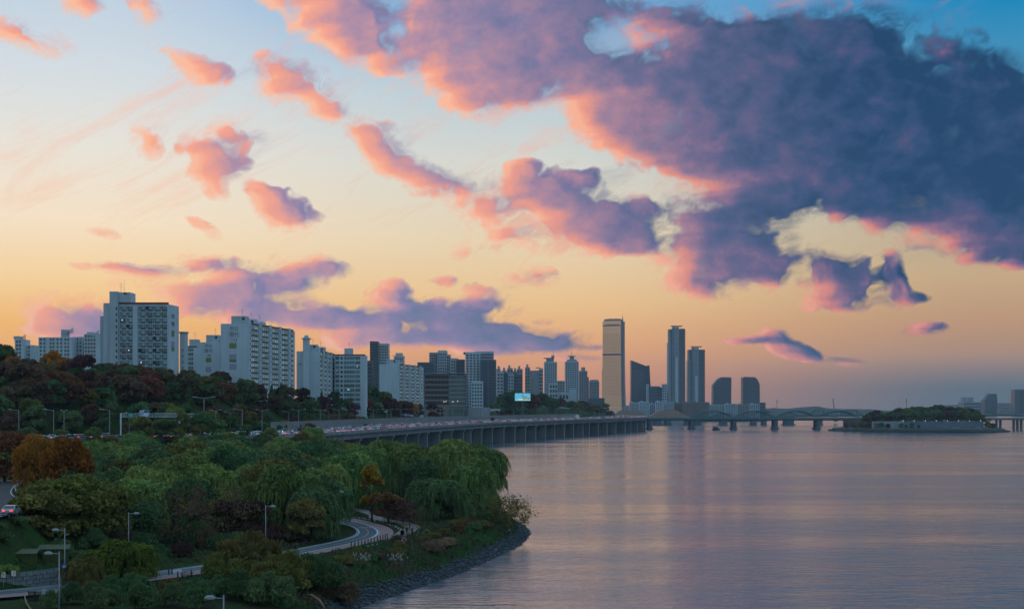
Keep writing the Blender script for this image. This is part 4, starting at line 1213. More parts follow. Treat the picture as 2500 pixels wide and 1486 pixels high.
    slab('white apartment block whose gable reads 113 above olive panels', 539, 604, 790, 770, 720, [('한강', 803, 2.1), ('現代', 817, 2.3), ('113', 830, 1.9)],
         [(560, 577.5, 837, 850, OLIVEP), (560, 577.5, 864, 876.5, MAUVEP), (560, 577.5, 876.8, 884, OLIVEP), (560, 577.5, 888, 902, MAUVEP)], 9, 13.2, 13)
    slab('white apartment gable numbered 108 with one olive panel, left of the 113 block', 481, 537, 835, 830, 538, [('한강', 845, 1.9), ('現代', 857, 2.1), ('108', 868, 1.6)],
         [(502, 516, 873, 884, OLIVEP), (502, 516, 895, 908, MAUVEP)], 2, 11.8, 10)
    def chim(r, xa, xb, zt):
        Y = 900; b = MB(); cx = xw(748, Y)
        b.prism([(cx - 2, Y - 2), (cx + 2, Y - 2), (cx + 2, Y + 2), (cx - 2, Y + 2)], 30, zw(828, Y), WHITE)
        b.prism([(cx - 2.8, Y - 2.8), (cx + 2.8, Y - 2.8), (cx + 2.8, Y + 2.8), (cx - 2.8, Y + 2.8)], zw(828, Y) + .02, zw(825, Y), WHITE2)
        b.prism([(cx - 1.6, Y - 1.6), (cx + 1.6, Y - 1.6), (cx + 1.6, Y + 1.6), (cx - 1.6, Y + 1.6)], zw(825, Y) + .02, zw(818, Y), WHITE2, .6); part(r, 'chimney_tower', b)
    slab('white apartment block with a slim chimney tower rising from its gable', 724, 776, 857, 902, 818, [('108', 889, 1.6)], [], 8, 11.6, 13, chim, base=6, numx=-5.2)
    # --- block with green bands facing the camera
    def fronted(label, pxa, pxb, pyt, Y, bays, fpx, nf, base, endpx=None, style='band', slots=None, name='apartment_building', wm=WHITE, depth=14, coping=True, lift=True, ww=None):
        fh = fpx * Y / F; xa, xb = xw(pxa, Y), xw(pxb, Y); zt = zw(pyt, Y)
        r = thing(name, label, 'building', ((xa + xb) / 2, Y, base))
        b = MB(); b.prism([(xa, Y), (xb, Y), (xb, Y + depth), (xa, Y + depth)], base, zt, wm); part(r, 'wall', b)
        for (ba, bb) in bays:
            windows(r, style, (xw(ba, Y), Y - .02, zt - fh * nf + .2), (1, 0), 1, nf, 0, fh, xw(bb, Y) - xw(ba, Y), fh * .68)
        for s in (slots or []): windows(r, 'slot', (xw(s, Y), Y - .02, zt - fh * nf + .4), (1, 0), 1, nf, 0, fh, 1.5, fh * .5)
        if coping:
            b = MB(); b.box((xa, Y - .3, zt + .01), (xb, Y + .7, zt + .7), ROOFRED); part(r, 'roof_coping', b)
        if lift:
            c = xa + (xb - xa) * .3; b = MB(); b.box((c, Y + 3, zt + .02), (c + 5.5, Y + 9, zt + 5), WHITE2); lh = part(r, 'lift_house', b)
            b = MB(); aerial(b, c + 3, Y + 6, zt + 5, 5); part(r, 'aerial', b, under=lh)
        return r
    fronted('white block with green glazed bands, right neighbour of the chimney tower block', 817, 892, 867, 960, [(819, 828), (840, 866), (867.5, 879)], 11.2, 11, 6, slots=[831.5])
    fronted('low glazed apartment block peeping out behind the tall slab', 449, 483, 847, 860, [(451, 472)], 11.0, 10, 6, coping=True)
    # round-ended stair block right of the tall slab
    Y = 745; r = thing('stair_block', 'slim white stair block joined behind the right edge of the tall slab', 'building', (xw(443, Y), Y, 36))
    b = MB(); n = 8
    b.prism([(xw(444.5, Y) + 1.8 * math.cos(2 * math.pi * k / 12) * 1.2, Y + 4 + 3 * math.sin(2 * math.pi * k / 12)) for k in range(12)], 8, zw(812, Y), WHITE2); part(r, 'wall', b)
    b = MB(); b.prism([(xw(444.5, Y) + 2.6 * math.cos(2 * math.pi * k / 12), Y + 4 + 3.6 * math.sin(2 * math.pi * k / 12)) for k in range(12)], zw(812, Y) + .01, zw(809, Y), GREY); part(r, 'roof', b)
    windows(r, 'slot', (xw(444, Y), Y + .9, 38), (1, 0), 1, 8, 0, 3.2, .6, .9)
    # far left pale towers with slanted roof frames
    def crownframe(r, cx, Y, z, w, h, flip=1):
        b = MB()
        for k in range(6):
            x = cx + flip * w * k / 5; b.tube((x, Y + 2, z), (x, Y + 2, z + h * (.25 + .75 * k / 5)), .18, .18, STEEL, 4)
        for k in range(4):
            b.tube((cx, Y + 2, z + h * .06 * k), (cx + flip * w, Y + 2, z + h * (.28 + .24 * k)), .14, .14, STEEL, 4)
        part(r, 'roof_frame', b)
        b = MB(); b.box((cx - flip * w * .2 - w * .7, Y + 1, z - .6), (cx + w * .2, Y + 5, z - .25), GREY); part(r, 'roof_canopy', b)
    Y = 1010
    for lab, a, b_, t, base, cols, frame in (('pale blue-white apartment with a slanted steel roof frame, far left skyline', 94, 176, 823, 8, [97, 106, 121, 128, 138, 147, 157, 164], (162, 800)),
                                    ('pale apartment tucked against the tall slab with a slanted roof frame', 205, 243, 815, 8, [207, 214, 221, 228], (225, 806)),
                                    ('narrow pale apartment between the two far left framed ones', 177, 203, 822, 8, [179, 186, 194], None),
                                    ('small pale apartment half hidden by the big dark left tree', 36, 58, 828, 8, [39, 46], (46, 816)),
                                    ('low pale block at the foot of the far left apartments', 58, 80, 842, 8, [61, 68], None)):
        r = fronted(lab, a, b_, t, Y, [(c, c + 5.2) for c in cols], 9.2, 8, base, style='slider', coping=False, lift=False, wm=WHITE)
        if frame:
            crownframe(r, xw(frame[0], Y), Y, zw(frame[1] + 14, Y), xw(14 + frame[0], Y) - xw(frame[0], Y), (14) * Y / F)
            b = MB(); b.box((xw(frame[0] - 14, Y), Y + 1, zw(t, Y) + .02), (xw(frame[0], Y), Y + 8, zw(frame[1] + 4, Y)), WHITE2); part(r, 'lift_house', b)
        Y += 6
    # --- old white apartment with rows of little balconies running away (x 925-1035)
    slab('long weathered white apartment with tiny balconies behind bare trees', 926, 970, 890, 1150, 1034, [], [], 9, 8.9, 12, base=6, wm=WHITE)
apartments()

def office_and_towers():
    def bands(r, x0, x1, Y, z0, z1, n, m, gap=.42, proud=.12, name='window_bands', cols=0):
        b = MB(); dz = (z1 - z0) / n
        for k in range(n):
            z = z0 + dz * (k + .2)
            if cols:
                w = (x1 - x0) / cols
                for c in range(cols): b.box((x0 + w * (c + .18), Y - proud, z), (x0 + w * (c + .82), Y - .002, z + dz * (1 - gap)), m)
            else: b.box((x0, Y - proud, z), (x1, Y - .002, z + dz * (1 - gap)), m)
        return part(r, name, b, 'stuff')
    def fins(r, x0, x1, Y, z0, z1, n, m, w=.5, proud=.6, name='facade_fins'):
        b = MB()
        for k in range(n):
            x = x0 + (x1 - x0) * k / max(1, n - 1); b.box((x - w / 2, Y - proud, z0), (x + w / 2, Y - .002, z1), m)
        return part(r, name, b, 'stuff')
    def box_tower(name, label, pa, pb, pt, Y, base, m, depth, bnd=None, bm=GLASSB, cols=0, fin=None, top=None, extra=None, sides=True):
        xa, xb = xw(pa, Y), xw(pb, Y); zt = zw(pt, Y)
        r = thing(name, label, 'building', ((xa + xb) / 2, Y, base))
        b = MB(); b.prism([(xa, Y), (xb, Y), (xb, Y + depth), (xa, Y + depth)], base, zt, m); part(r, 'wall', b)
        if bnd: bands(r, xa + (xb - xa) * .03, xb - (xb - xa) * .03, Y, base, zt - 2, bnd, bm, cols=cols)
        if bnd and sides:       # windows on the flank turned to the camera
            b = MB(); dz = (zt - 2 - base) / bnd; xs, s = (xb, 1) if pb < CX else (xa, -1)
            for k in range(bnd): b.box((min(xs, xs + s * .12), Y + 1.2, base + dz * (k + .2)), (max(xs, xs + s * .12), Y + depth - 1.2, base + dz * (k + .78)), bm)
            part(r, 'flank_bands', b, 'stuff')
        if fin: fins(r, xa, xb, Y, base, zt - 1, fin[0], fin[1])
        for t_ in (top or []):
            (ta, tb, tt, tm) = t_
            b = MB(); b.prism([(xw(ta, Y), Y + depth * .2), (xw(tb, Y), Y + depth * .2), (xw(tb, Y), Y + depth * .8), (xw(ta, Y), Y + depth * .8)], zt + .02, zw(tt, Y), tm); part(r, 'roof_housing', b)
        if extra: extra(r, xa, xb, zt, Y)
        return r
    # brown office with a glazed right bay
    Y = 1330; xa, xm, xb = xw(1036, Y), xw(1096, Y), xw(1138, Y); zt = zw(912, Y)
    r = thing('office_building', 'brown stone office block with a curtain glass bay at its right', 'building', ((xa + xb) / 2, Y, 8))
    b = MB(); b.prism([(xa, Y), (xm, Y), (xm, Y + 30), (xa, Y + 30)], 8, zt, BROWN); part(r, 'wall', b)
    b = MB(); b.prism([(xm, Y - .6), (xb - .6, Y - .6), (xb - .6, Y + 30), (xm, Y + 30)], 8, zt - 1.5, mat('bay_glass', (.10, .135, .125), .25, spec=.6, vary=.35, scale=.09)); part(r, 'glass_bay', b)
    b = MB(); b.box((xa - .4, Y - 1.2, zt - 1.2 + 1.2), (xb, Y + 30.5, zt + .7), GREY); b.box((xb - .55, Y - 1.2, 8), (xb, Y + 30, zt - .01), DGREY); part(r, 'roof_slab', b)
    for j in range(6):
        for c in range(17):
            o = link('window', win_mesh('slot', 1.15, 3.3), r); o.location = Vector((xa + .7 + c * (xm - xa - .9) / 17, Y - .02, zt - 4.8 - j * 5.0)) - r.location
    b = MB()
    for j in range(7): b.box((xm + .1, Y - .75, zt - 6.2 - j * 4.2), (xb - .7, Y - .62, zt - 5.4 - j * 4.2), GREY)
    part(r, 'floor_bands', b, 'stuff')
    b = MB(); cx_, cz_ = xw(1127, Y), zw(932, Y)
    for k in range(14):
        a0, a1 = 2 * math.pi * k / 14 * .8 + .7, 2 * math.pi * (k + 1) / 14 * .8 + .7
        b.tube((cx_ + 1.1 * math.cos(a0), Y - .8, cz_ + 1.5 * math.sin(a0)), (cx_ + 1.1 * math.cos(a1), Y - .8, cz_ + 1.5 * math.sin(a1)), .16, .16, GREY, 4)
    part(r, 'round_emblem', b)
    LW = mat('window_light', (.8, .7, .5), .5, emit=(1.0, .8, .5), estr=1.6)
    b = MB()
    for px, py in ((1116.5, 979.5), (1088, 980.5), (1083, 981), (1105, 981)): b.box((xw(px, Y), Y - .82, zw(py, Y)), (xw(px + 1.6, Y), Y - .77, zw(py - 1.6, Y)), LW)
    part(r, 'lit_windows', b)
    # new apartment towers behind
    T = box_tower
    T('apartment_tower', 'dark glass tower left of the long white apartment, tallest of its cluster', 903, 922, 833, 1480, 20, DGREY, 22, 26, GLASSB, top=[(904, 911, 832, DGREY)])
    T('apartment_tower', 'pale flank of the dark glass tower with small square windows', 922.5, 948, 838, 1485, 20, WHITE2, 18, 26, GLASS, cols=6)
    T('apartment_tower', 'white tower with flat lift house behind the long white apartment', 962, 985, 868, 1520, 20, WHITE2, 18, 22, GLASS, cols=5, top=[(965, 981, 861, WHITE2)])
    T('apartment_tower', 'small dark block with a white framed window by the green band block', 896, 909, 880, 1400, 20, DGREY, 14, 14, GLASS, cols=3)
    T('apartment_tower', 'dark low tower left of the stepped white one', 1019, 1060, 884, 1500, 14, DGREY, 18, 18, GLASSB)
    T('apartment_tower', 'stepped white tower with a greenish flat crown', 1068, 1091, 857, 1560, 14, WHITE2, 20, 24, GLASS, cols=4, top=[(1069, 1090, 854.5, WHITE2)])
    T('apartment_tower', 'grey left half of the stepped white tower', 1048, 1067.6, 860, 1565, 14, GREY, 18, 24, GLASS, cols=4)
    T('apartment_tower', 'right lower half of the stepped tower with pale windows', 1091.4, 1099.5, 865, 1570, 14, WHITE2, 18, 22, GLASS, cols=2)
    T('apartment_tower', 'mid white tower between stepped tower and banded tower', 1100, 1118, 874, 1540, 14, WHITE2, 18, 20, GLASS, cols=3)
    T('apartment_tower', 'dark glass slab left of the banded white tower', 1115, 1134, 877, 1535, 14, DGREY, 18, 20, GLASSB)
    T('apartment_tower', 'tall white tower with horizontal window bands beside the office block', 1136, 1172, 859, 1500, 8, WHITE, 22, 27, GLASS, cols=4, top=[(1131, 1141, 864, DGREY)])
    T('apartment_tower', 'curved topped grey roof slab behind the banded white tower', 1160, 1205, 857.5, 1530, 8, WHITE2, 22, 26, GLASSB)
    T('apartment_tower', 'broad dark glass tower at the right of the banded white one', 1172.5, 1211, 878, 1490, 8, DGREY, 22, 26, GLASSB, extra=lambda r, xa, xb, zt, Y: fins(r, xa, xb, Y, 8, zt, 3, GREY, .3, .3))
    T('apartment_tower', 'low white banded block in front of the dark glass tower', 1150, 1179, 930, 1470, 8, WHITE, 16, 13, GLASS, cols=4, sides=False)
    T('apartment_tower', 'white and dark paired block right of the broad glass tower', 1213, 1229, 906, 1760, 8, WHITE2, 18, 15, GLASS, cols=2)
    T('apartment_tower', 'dark slab inside the white and dark paired block', 1229.3, 1239.5, 909, 1762, 8, DGREY, 18, 15, GLASSB)
    T('apartment_tower', 'second white block of the pair with narrow windows', 1240, 1254, 912, 1765, 8, WHITE2, 18, 15, GLASS, cols=2)
    T('apartment_tower', 'second dark slab of the paired block', 1254.3, 1275, 914, 1768, 8, DGREY, 18, 15, GLASSB)
    for k, (a, b_, t) in enumerate([(1212, 1222, 900), (1238, 1252, 898), (1262, 1276, 900), (1282, 1294, 896), (1225, 1237, 904), (1252, 1262, 905)]):
        T('apartment_tower', ['first', 'second', 'third', 'fourth', 'fifth', 'sixth'][k] + ' of the hazy roofs with little housings behind the paired block', a, b_, t, 2250 + 10 * k, 6, GREY, 14, 16, GLASSB, cols=2, top=[(a + 3, a + 8, t - 7, GREY)], sides=False)
    T('apartment_building', 'plain grey gable of the slab right of the led billboard', 1293, 1316, 904, 1800, 6, GREY, 20, None)
    T('apartment_building', 'balconied side of the grey slab right of the led billboard', 1316.3, 1326, 898, 1812, 6, WHITE2, 20, 16, SLOT, cols=2, top=[(1309, 1318, 896, GREY)])
    def crown1(r, xa, xb, zt, Y):
        b = MB(); c = (xa + xb) / 2; w = xb - xa
        b.prism([(c - w * .55, Y + 2), (c + w * .3, Y + 2), (c + w * .3, Y + 16), (c - w * .55, Y + 16)], zt + 6, zt + 7.2, GREY); b.prism([(c - w * .35, Y + 3), (c + w * .25, Y + 3), (c + w * .25, Y + 15), (c - w * .35, Y + 15)], zt + .02, zt + 6, GREY)
        b.prism([(c + w * .05, Y + 5), (c + w * .3, Y + 5), (c + w * .3, Y + 10), (c + w * .05, Y + 10)], zt + 7.22, zt + 11, GREY); b.tube((c + w * .2, Y + 7, zt + 11), (c + w * .2, Y + 7, zt + 19), .4, .2, GREY, 4); part(r, 'roof_crown', b)
    T('apartment_tower', 'hazy blue tower with a flat overhanging crown, left of the twin crowned one', 1329, 1360, 883, 2350, 6, WHITE2, 22, 26, GLASSB, cols=6, extra=crown1)
    def crown2(r, xa, xb, zt, Y):
        b = MB(); c = (xa + xb) / 2; w = xb - xa
        b.prism([(c - w * .4, Y + 2), (c + w * .4, Y + 2), (c + w * .4, Y + 16), (c - w * .4, Y + 16)], zt + .02, zt + 4, GREY, .8)
        b.prism([(c - w * .16, Y + 5), (c + w * .16, Y + 5), (c + w * .16, Y + 13), (c - w * .16, Y + 13)], zt + 4.02, zt + 9, GREY)
        b.prism([(c - w * .26, Y + 4), (c + w * .26, Y + 4), (c + w * .26, Y + 14), (c - w * .26, Y + 14)], zt + 9.02, zt + 10.5, GREY); b.tube((c, Y + 9, zt + 10.5), (c, Y + 9, zt + 22), .7, .2, GREY, 4); part(r, 'roof_crown', b)
    T('apartment_tower', 'hazy tower with a tiered pagoda crown left of the golden tower', 1380, 1413, 882, 2500, 6, WHITE2, 24, 27, GLASSB, cols=6, extra=crown2)
    T('apartment_tower', 'shorter hazy tower behind the pagoda crowned one', 1414, 1434, 905, 2600, 6, GREY, 20, 22, GLASSB, cols=4, top=[(1420, 1429, 896, GREY)])
    T('apartment_tower', 'stepped shoulder of the shorter hazy tower', 1434.5, 1437.5, 920, 2610, 6, GREY, 20, 18, GLASSB, sides=False)
    T('office_building', 'round shouldered dim block close left of the golden tower', 1439, 1463, 930, 2900, 6, GREY, 20, 16, GLASSB, cols=4, top=[(1441, 1461, 926.5, GREY)])
    T('office_building', 'thin blue sliver of a tower touching the golden tower', 1471, 1482, 901, 4000, 6, DGREY, 30, 28, GLASSB)
    T('office_building', 'low blue glass hall before the golden tower', 1421, 1476, 971, 2700, 6, mat('teal_glass', (.06, .14, .17), .25, vary=.2, scale=.05), 20, 5, GLASSB)
    T('house', 'small white banded house among the far trees', 1341, 1362, 934, 2150, 8, WHITE2, 12, 8, GLASS, cols=3)
    T('house', 'low white house beside the far trees', 1364, 1389, 957, 2170, 8, WHITE2, 12, 4, GLASS, cols=3)
    T('house', 'plain block in front of the pagoda crowned tower', 1390, 1407, 949, 2200, 8, WHITE2, 12, None)
    T('office_building', 'faint flat roofed block between the two crowned towers', 1360.5, 1379, 929, 3000, 6, GREY, 20, 14, GLASSB, cols=3)
    # --- golden tower
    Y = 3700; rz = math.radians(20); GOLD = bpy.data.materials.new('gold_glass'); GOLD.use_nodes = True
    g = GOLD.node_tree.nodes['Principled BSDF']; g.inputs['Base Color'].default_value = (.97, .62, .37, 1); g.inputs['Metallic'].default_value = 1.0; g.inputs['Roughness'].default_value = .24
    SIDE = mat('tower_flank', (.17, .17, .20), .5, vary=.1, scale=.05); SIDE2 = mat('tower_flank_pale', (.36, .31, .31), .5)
    r = thing('golden_tower', 'tallest tower, flaring slab of golden mirror glass with a red mast', 'building', (xw(1503, Y), Y, 5))
    cx, sy = xw(1499.5, Y), 0
    zt = zw(783, Y)
    ux, uy = math.cos(-rz), math.sin(-rz); vx, vy = -uy, ux      # width and depth directions
    hw0, hd0 = 25.6, 19.0
    lev = [(5, 1.16), (30, 1.105), (60, 1.065), (100, 1.035), (150, 1.012), (200, 1.0), (zt, 1.0)]
    def ring(s, z, ho=0.0):
        hw = hw0 * s + ho; hd = hd0 * s + ho
        return [(cx + a * hw * ux + b_ * hd * vx, Y + 20 + a * hw * uy + b_ * hd * vy, z) for a, b_ in ((-1, -1), (1, -1), (1, 1), (-1, 1))]
    bf, bs = MB(), MB()
    for (z0, s0), (z1, s1) in zip(lev[:-1], lev[1:]):
        A, B = ring(s0, z0), ring(s1, z1)
        bf.poly([A[0], A[1], B[1], B[0]], GOLD); bf.poly([A[2], A[3], B[3], B[2]], GOLD)
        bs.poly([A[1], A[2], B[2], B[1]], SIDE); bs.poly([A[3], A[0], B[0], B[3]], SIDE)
    bs.poly(ring(1, zt), SIDE)
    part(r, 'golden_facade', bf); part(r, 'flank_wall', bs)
    LINE = mat('floor_line', (.42, .28, .19), .5, metal=.4)
    b = MB()
    def fl(z, h, proud, m, a0=-.985, a1=.985):
        s = float(np.interp(z, [l[0] for l in lev], [l[1] for l in lev])); hw = hw0 * s; hd = hd0 * s + proud
        P = [(cx + a * hw * ux - q * vx, Y + 20 + a * hw * uy - q * vy) for a, q in ((a0, hd), (a1, hd), (a1, hd - proud - .3), (a0, hd - proud - .3))]
        return P
    for k in range(58):
        z = 12 + k * 3.75; b.prism(fl(z, 1, .25, LINE), z, z + .55, LINE)
    part(r, 'floor_lines', b, 'stuff')
    b = MB()
    for z, h in ((zw(795.5, Y), 2.2), (zw(867, Y), 4.0)): b.prism(fl(z, h, .5, DGREY), z, z + h, DGREY)
    b.prism(fl(zw(793, Y), 2, .55, DGREY, -.75, .8), zw(793, Y), zw(793, Y) + 1.7, DGREY); part(r, 'plant_floor_band', b)
    b = MB()
    for f0, f1 in ((-.95, -.25), (.25, .95)):
        for (z0, s0), (z1, s1) in zip(lev[:-1], lev[1:]):
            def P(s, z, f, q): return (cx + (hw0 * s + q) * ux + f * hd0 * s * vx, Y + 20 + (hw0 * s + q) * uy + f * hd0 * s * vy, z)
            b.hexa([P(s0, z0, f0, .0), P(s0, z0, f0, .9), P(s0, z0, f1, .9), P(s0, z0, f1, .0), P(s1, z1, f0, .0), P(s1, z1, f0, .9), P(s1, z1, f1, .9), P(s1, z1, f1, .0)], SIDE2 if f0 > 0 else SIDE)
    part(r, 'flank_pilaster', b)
    b = MB(); b.prism([(p[0] * .86 + (cx) * .14, p[1] * .86 + (Y + 20) * .14) for p in [q[:2] for q in ring(1, zt)]], zt + .05, zt + 5, GREY)
    for k in range(8): b.prism([(cx - 18 + k * 4.6, Y + 8), (cx - 15.4 + k * 4.6, Y + 8), (cx - 15.4 + k * 4.6, Y + 12), (cx - 18 + k * 4.6, Y + 12)], zt + 5.02, zt + 6.2 + (k % 3) * .9, GREY)
    part(r, 'roof_plant', b)
    REDM = mat('mast_red', (.35, .06, .04), .6)
    b = MB(); mx = xw(1521.5, Y) ; b.tube((mx, Y + 20, zt + 4), (mx, Y + 20, zw(774, Y)), 1.5, 1.1, REDM, 6); b.tube((mx, Y + 20, zw(774, Y)), (mx, Y + 20, zw(765, Y)), .6, .3, REDM, 5); part(r, 'mast', b)
    # brown stepped roofs at its foot
    for lab, a0, a1, t0, t1, b0, b1, py0, py1, Yr in (('brown tiled hall roof at the foot of the golden tower', 1497, 1590, 1518, 1562, 0, 0, 1019, 1001, 2450), ('wider brown hall roof right of the first behind the bridge', 1582, 1690, 1616, 1655, 0, 0, 1020, 1001, 2470)):
        BR = mat('brown_roof', (.24, .145, .11), .8, vary=.15, scale=.06)
        o = thing('hall', lab, 'building', (xw((a0 + a1) / 2, Yr), Yr, 4))
        b = MB(); z0, z1 = zw(py0, Yr), zw(py1, Yr)
        b.hexa([(xw(a0, Yr), Yr, z0), (xw(a1, Yr), Yr, z0), (xw(a1, Yr), Yr + 70, z0), (xw(a0, Yr), Yr + 70, z0), (xw(t0, Yr), Yr + 25, z1), (xw(t1, Yr), Yr + 25, z1), (xw(t1, Yr), Yr + 45, z1), (xw(t0, Yr), Yr + 45, z1)], BR); part(o, 'roof', b)
        b = MB()
        for k in range(1, 8):
            f = k / 8; xa_, xb_ = xw(a0 + (t0 - a0) * f, Yr), xw(a1 + (t1 - a1) * f, Yr); z = z0 + (z1 - z0) * f
            b.box((xa_, Yr + 25 * f - .5, z - .02), (xb_, Yr + 25 * f, z + .25), LINE)
        part(o, 'roof_steps', b, 'stuff')
        b = MB(); b.box((xw(a0 + 2, Yr), Yr + 1, -1), (xw(a1 - 2, Yr), Yr + 68, z0 - .02), GREY); part(o, 'wall', b)
    # --- wedge topped blue twin
    Y = 4000; o = thing('office_building', 'blue glass tower with wedge cut roof right of the golden tower', 'building', (xw(1560, Y), Y, 5)); BL = mat('slate_glass', (.075, .095, .13), .3, vary=.15, scale=.04)
    b = MB(); z = lambda p: zw(p, Y); X = lambda p: xw(p, Y)
    b.hexa([(X(1541), Y, 5), (X(1575), Y, 5), (X(1575), Y + 40, 5), (X(1541), Y + 40, 5), (X(1541), Y, z(879)), (X(1575), Y, z(892)), (X(1575), Y + 40, z(892)), (X(1541), Y + 40, z(879))], BL); part(o, 'tall_wedge', b)
    b = MB(); b.hexa([(X(1575) + .1, Y + 5, 5), (X(1593), Y + 5, 5), (X(1593), Y + 42, 5), (X(1575) + .1, Y + 42, 5), (X(1575) + .1, Y + 5, z(893)), (X(1586), Y + 5, z(891)), (X(1586), Y + 42, z(891)), (X(1575) + .1, Y + 42, z(893))], DGREY); part(o, 'low_wedge', b)
    b = MB()
    for k in range(30): b.box((X(1542), Y - .3, 8 + k * 4.4), (X(1574.5), Y - .01, 8.7 + k * 4.4), GREY)
    part(o, 'floor_lines', b, 'stuff')
    T('office_building', 'dark squat block with rooftop gantry between wedge tower and twin towers', 1585, 1617, 945, 3900, 5, DGREY, 30, 9, GLASSB, cols=8, top=[(1590, 1612, 942, GREY)])
    T('office_building', 'pale narrow block at the left of the dark squat one', 1579, 1584.6, 937, 3905, 5, WHITE2, 20, None)
    T('office_building', 'pale narrow block at the right of the dark squat one', 1617.5, 1628, 937, 3880, 5, WHITE2, 26, 12, GLASSB, cols=2)
    # --- twin residential towers with vertical stripes
    RED = mat('brick_red_strip', (.20, .09, .085), .8)
    def striped(label, pa, pb, pt, sh, Y, hp):
        o = thing('residential_tower', label, 'building', (xw((pa + pb) / 2, Y), Y, 5)); X = lambda f: xw(pa + (pb - pa) * f, Y); z = lambda p: zw(p, Y)
        b = MB(); b.prism([(X(.07), Y), (X(1), Y), (X(1), Y + 38), (X(.07), Y + 38)], 5, z(pt + 5), GREY); part(o, 'core_wall', b)
        b = MB(); b.prism([(X(0), Y - 3), (X(.16), Y - 3), (X(.16), Y + 30), (X(0), Y + 30)], 5, z(sh), WHITE2); part(o, 'shoulder_wing', b)
        b = MB(); b.prism([(X(.22), Y - 7), (X(.62), Y - 7), (X(.62), Y - .02), (X(.22), Y - .02)], 5, z(pt), WHITE2); part(o, 'front_bay', b)
        b = MB(); b.prism([(X(.40), Y - 9), (X(.56), Y - 9), (X(.56), Y - 7.02), (X(.40), Y - 7.02)], 5, z(hp), WHITE); part(o, 'front_rib', b)
        for f0, f1, m_, yy, zz in ((.075, .13, RED, Y - .8, pt + 5), (.60, .66, RED, Y - 1.2, pt + 5), (.96, .998, RED, Y - .9, pt + 6)):
            b = MB(); b.box((X(f0) if f0 != .075 else X(.162), yy, 5.5), (X(f1) if f0 != .075 else X(.2), Y - .03, z(zz) - .5), m_); part(o, 'red_strip', b)
        b = MB()
        for f in (.235, .275, .315, .355, .58): b.box((X(f), Y - 7.5, 5), (X(f + .018), Y - 7.02, z(pt + 1)), DGREY)
        for f in (.70, .76, .82, .88): b.box((X(f), Y - .5, 5), (X(f + .025), Y - .02, z(pt + 7)), DGREY)
        for f in (.04, .10): b.box((X(f), Y - 3.5, 5), (X(f + .02), Y - 3.02, z(sh + 1)), DGREY)
        part(o, 'vertical_slots', b, 'stuff')
        b = MB()
        n = int((z(pt) - 8) / 3.6)
        for k in range(n):
            for f0, f1, yy in ((.41, .55, Y - 7.25), (.68, .95, Y - .3)):
                if yy < Y - 7 and 6 + k * 3.6 < z(hp): continue
                b.box((X(f0), yy, 6 + k * 3.6), (X(f1), yy + .22, 7.6 + k * 3.6), GLASSB)
        part(o, 'window_bands', b, 'stuff')
        b = MB(); b.box((X(.18), Y - 9, z(pt) + 2.2), (X(.82), Y + 16, z(pt) + 3.4), DGREY)
        for k in range(5): b.box((X(.24 + .12 * k), Y - 4, z(pt) + .02), (X(.28 + .12 * k), Y + 4, z(pt) + 2.18), GREY)
        part(o, 'helipad_roof', b)
    striped('taller of two striped residential towers with a flat helipad roof', 1631, 1673, 798, 836, 3900, 872)
    striped('shorter of two striped residential towers, right of the taller', 1679, 1721, 848, 878, 3950, 918)
    # --- chamfered twin office towers
    def chamfer(label, pts, Y):
        o = thing('office_building', label, 'building', (xw(pts[0][0], Y), Y, 5)); b = MB(); m_ = mat('grid_tower', (.12, .135, .155), .5); k = b.mi(m_)
        n = len(pts); F_ = [(xw(x, Y), Y, zw(y, Y)) for x, y in pts]; B_ = [(p[0], Y + 40, p[2]) for p in F_]
        b.v += F_ + B_; b.f.append(tuple(range(n))); b.f.append(tuple(reversed(range(n, 2 * n))))
        for i in range(n): j = (i + 1) % n; b.f.append((i, i + n, j + n, j))
        b.m = [k] * len(b.f); part(o, 'wall', b)
        b = MB(); xs = [p[0] for p in pts]; x0, x1 = min(xs), max(xs); ys = sorted(pts, key=lambda p: p[1])
        def topat(x):
            c = [p for p in pts if p[1] < 980]; c.sort(); return float(np.interp(x, [p[0] for p in c], [p[1] for p in c]))
        for i in range(17):
            x = x0 + (x1 - x0) * (i + .5) / 17; zt = zw(topat(x), Y) - 3; z = 10
            while z < zt - 3: b.box((xw(x - .75, Y), Y - .3, z), (xw(x + .75, Y), Y - .01, z + 2.4), GLASSB); z += 4.2
        part(o, 'window_grid', b, 'stuff')
    chamfer('dark gridded office tower cut off at its upper left', [(1741, 990), (1785, 990), (1786, 922), (1783, 920.5), (1762, 920), (1752, 926), (1742, 939)], 4200)
    chamfer('dark gridded office tower cut off at its upper right', [(1814, 990), (1855, 990), (1855, 938), (1849, 925), (1843, 920), (1818, 919.5), (1814, 921)], 4250)
    T('office_building', 'teal block at the right end of the low apartment row', 1855.5, 1869, 982, 3400, 5, mat('teal_block', (.06, .13, .15), .5), 20, 5, GLASSB, cols=3)
    # --- row of low apartments on the far bank
    row = [(1537, 1560, 982, WHITE2), (1560.5, 1585, 980, WHITE), (1585.5, 1600, 984, WHITE2), (1600.5, 1619, 979, WHITE), (1619.5, 1645, 981, WHITE2), (1645.5, 1666, 983, BROWN), (1666.5, 1690, 981, BROWN), (1690.5, 1732, 981, BROWN),
           (1732.5, 1770, 987, WHITE2), (1770.5, 1800, 985, WHITE2), (1800.5, 1830, 986, GREY), (1830.5, 1854, 985, WHITE2)]
    nth = ['first', 'second', 'third', 'fourth', 'fifth', 'sixth', 'seventh', 'eighth', 'ninth', 'tenth', 'eleventh', 'twelfth']
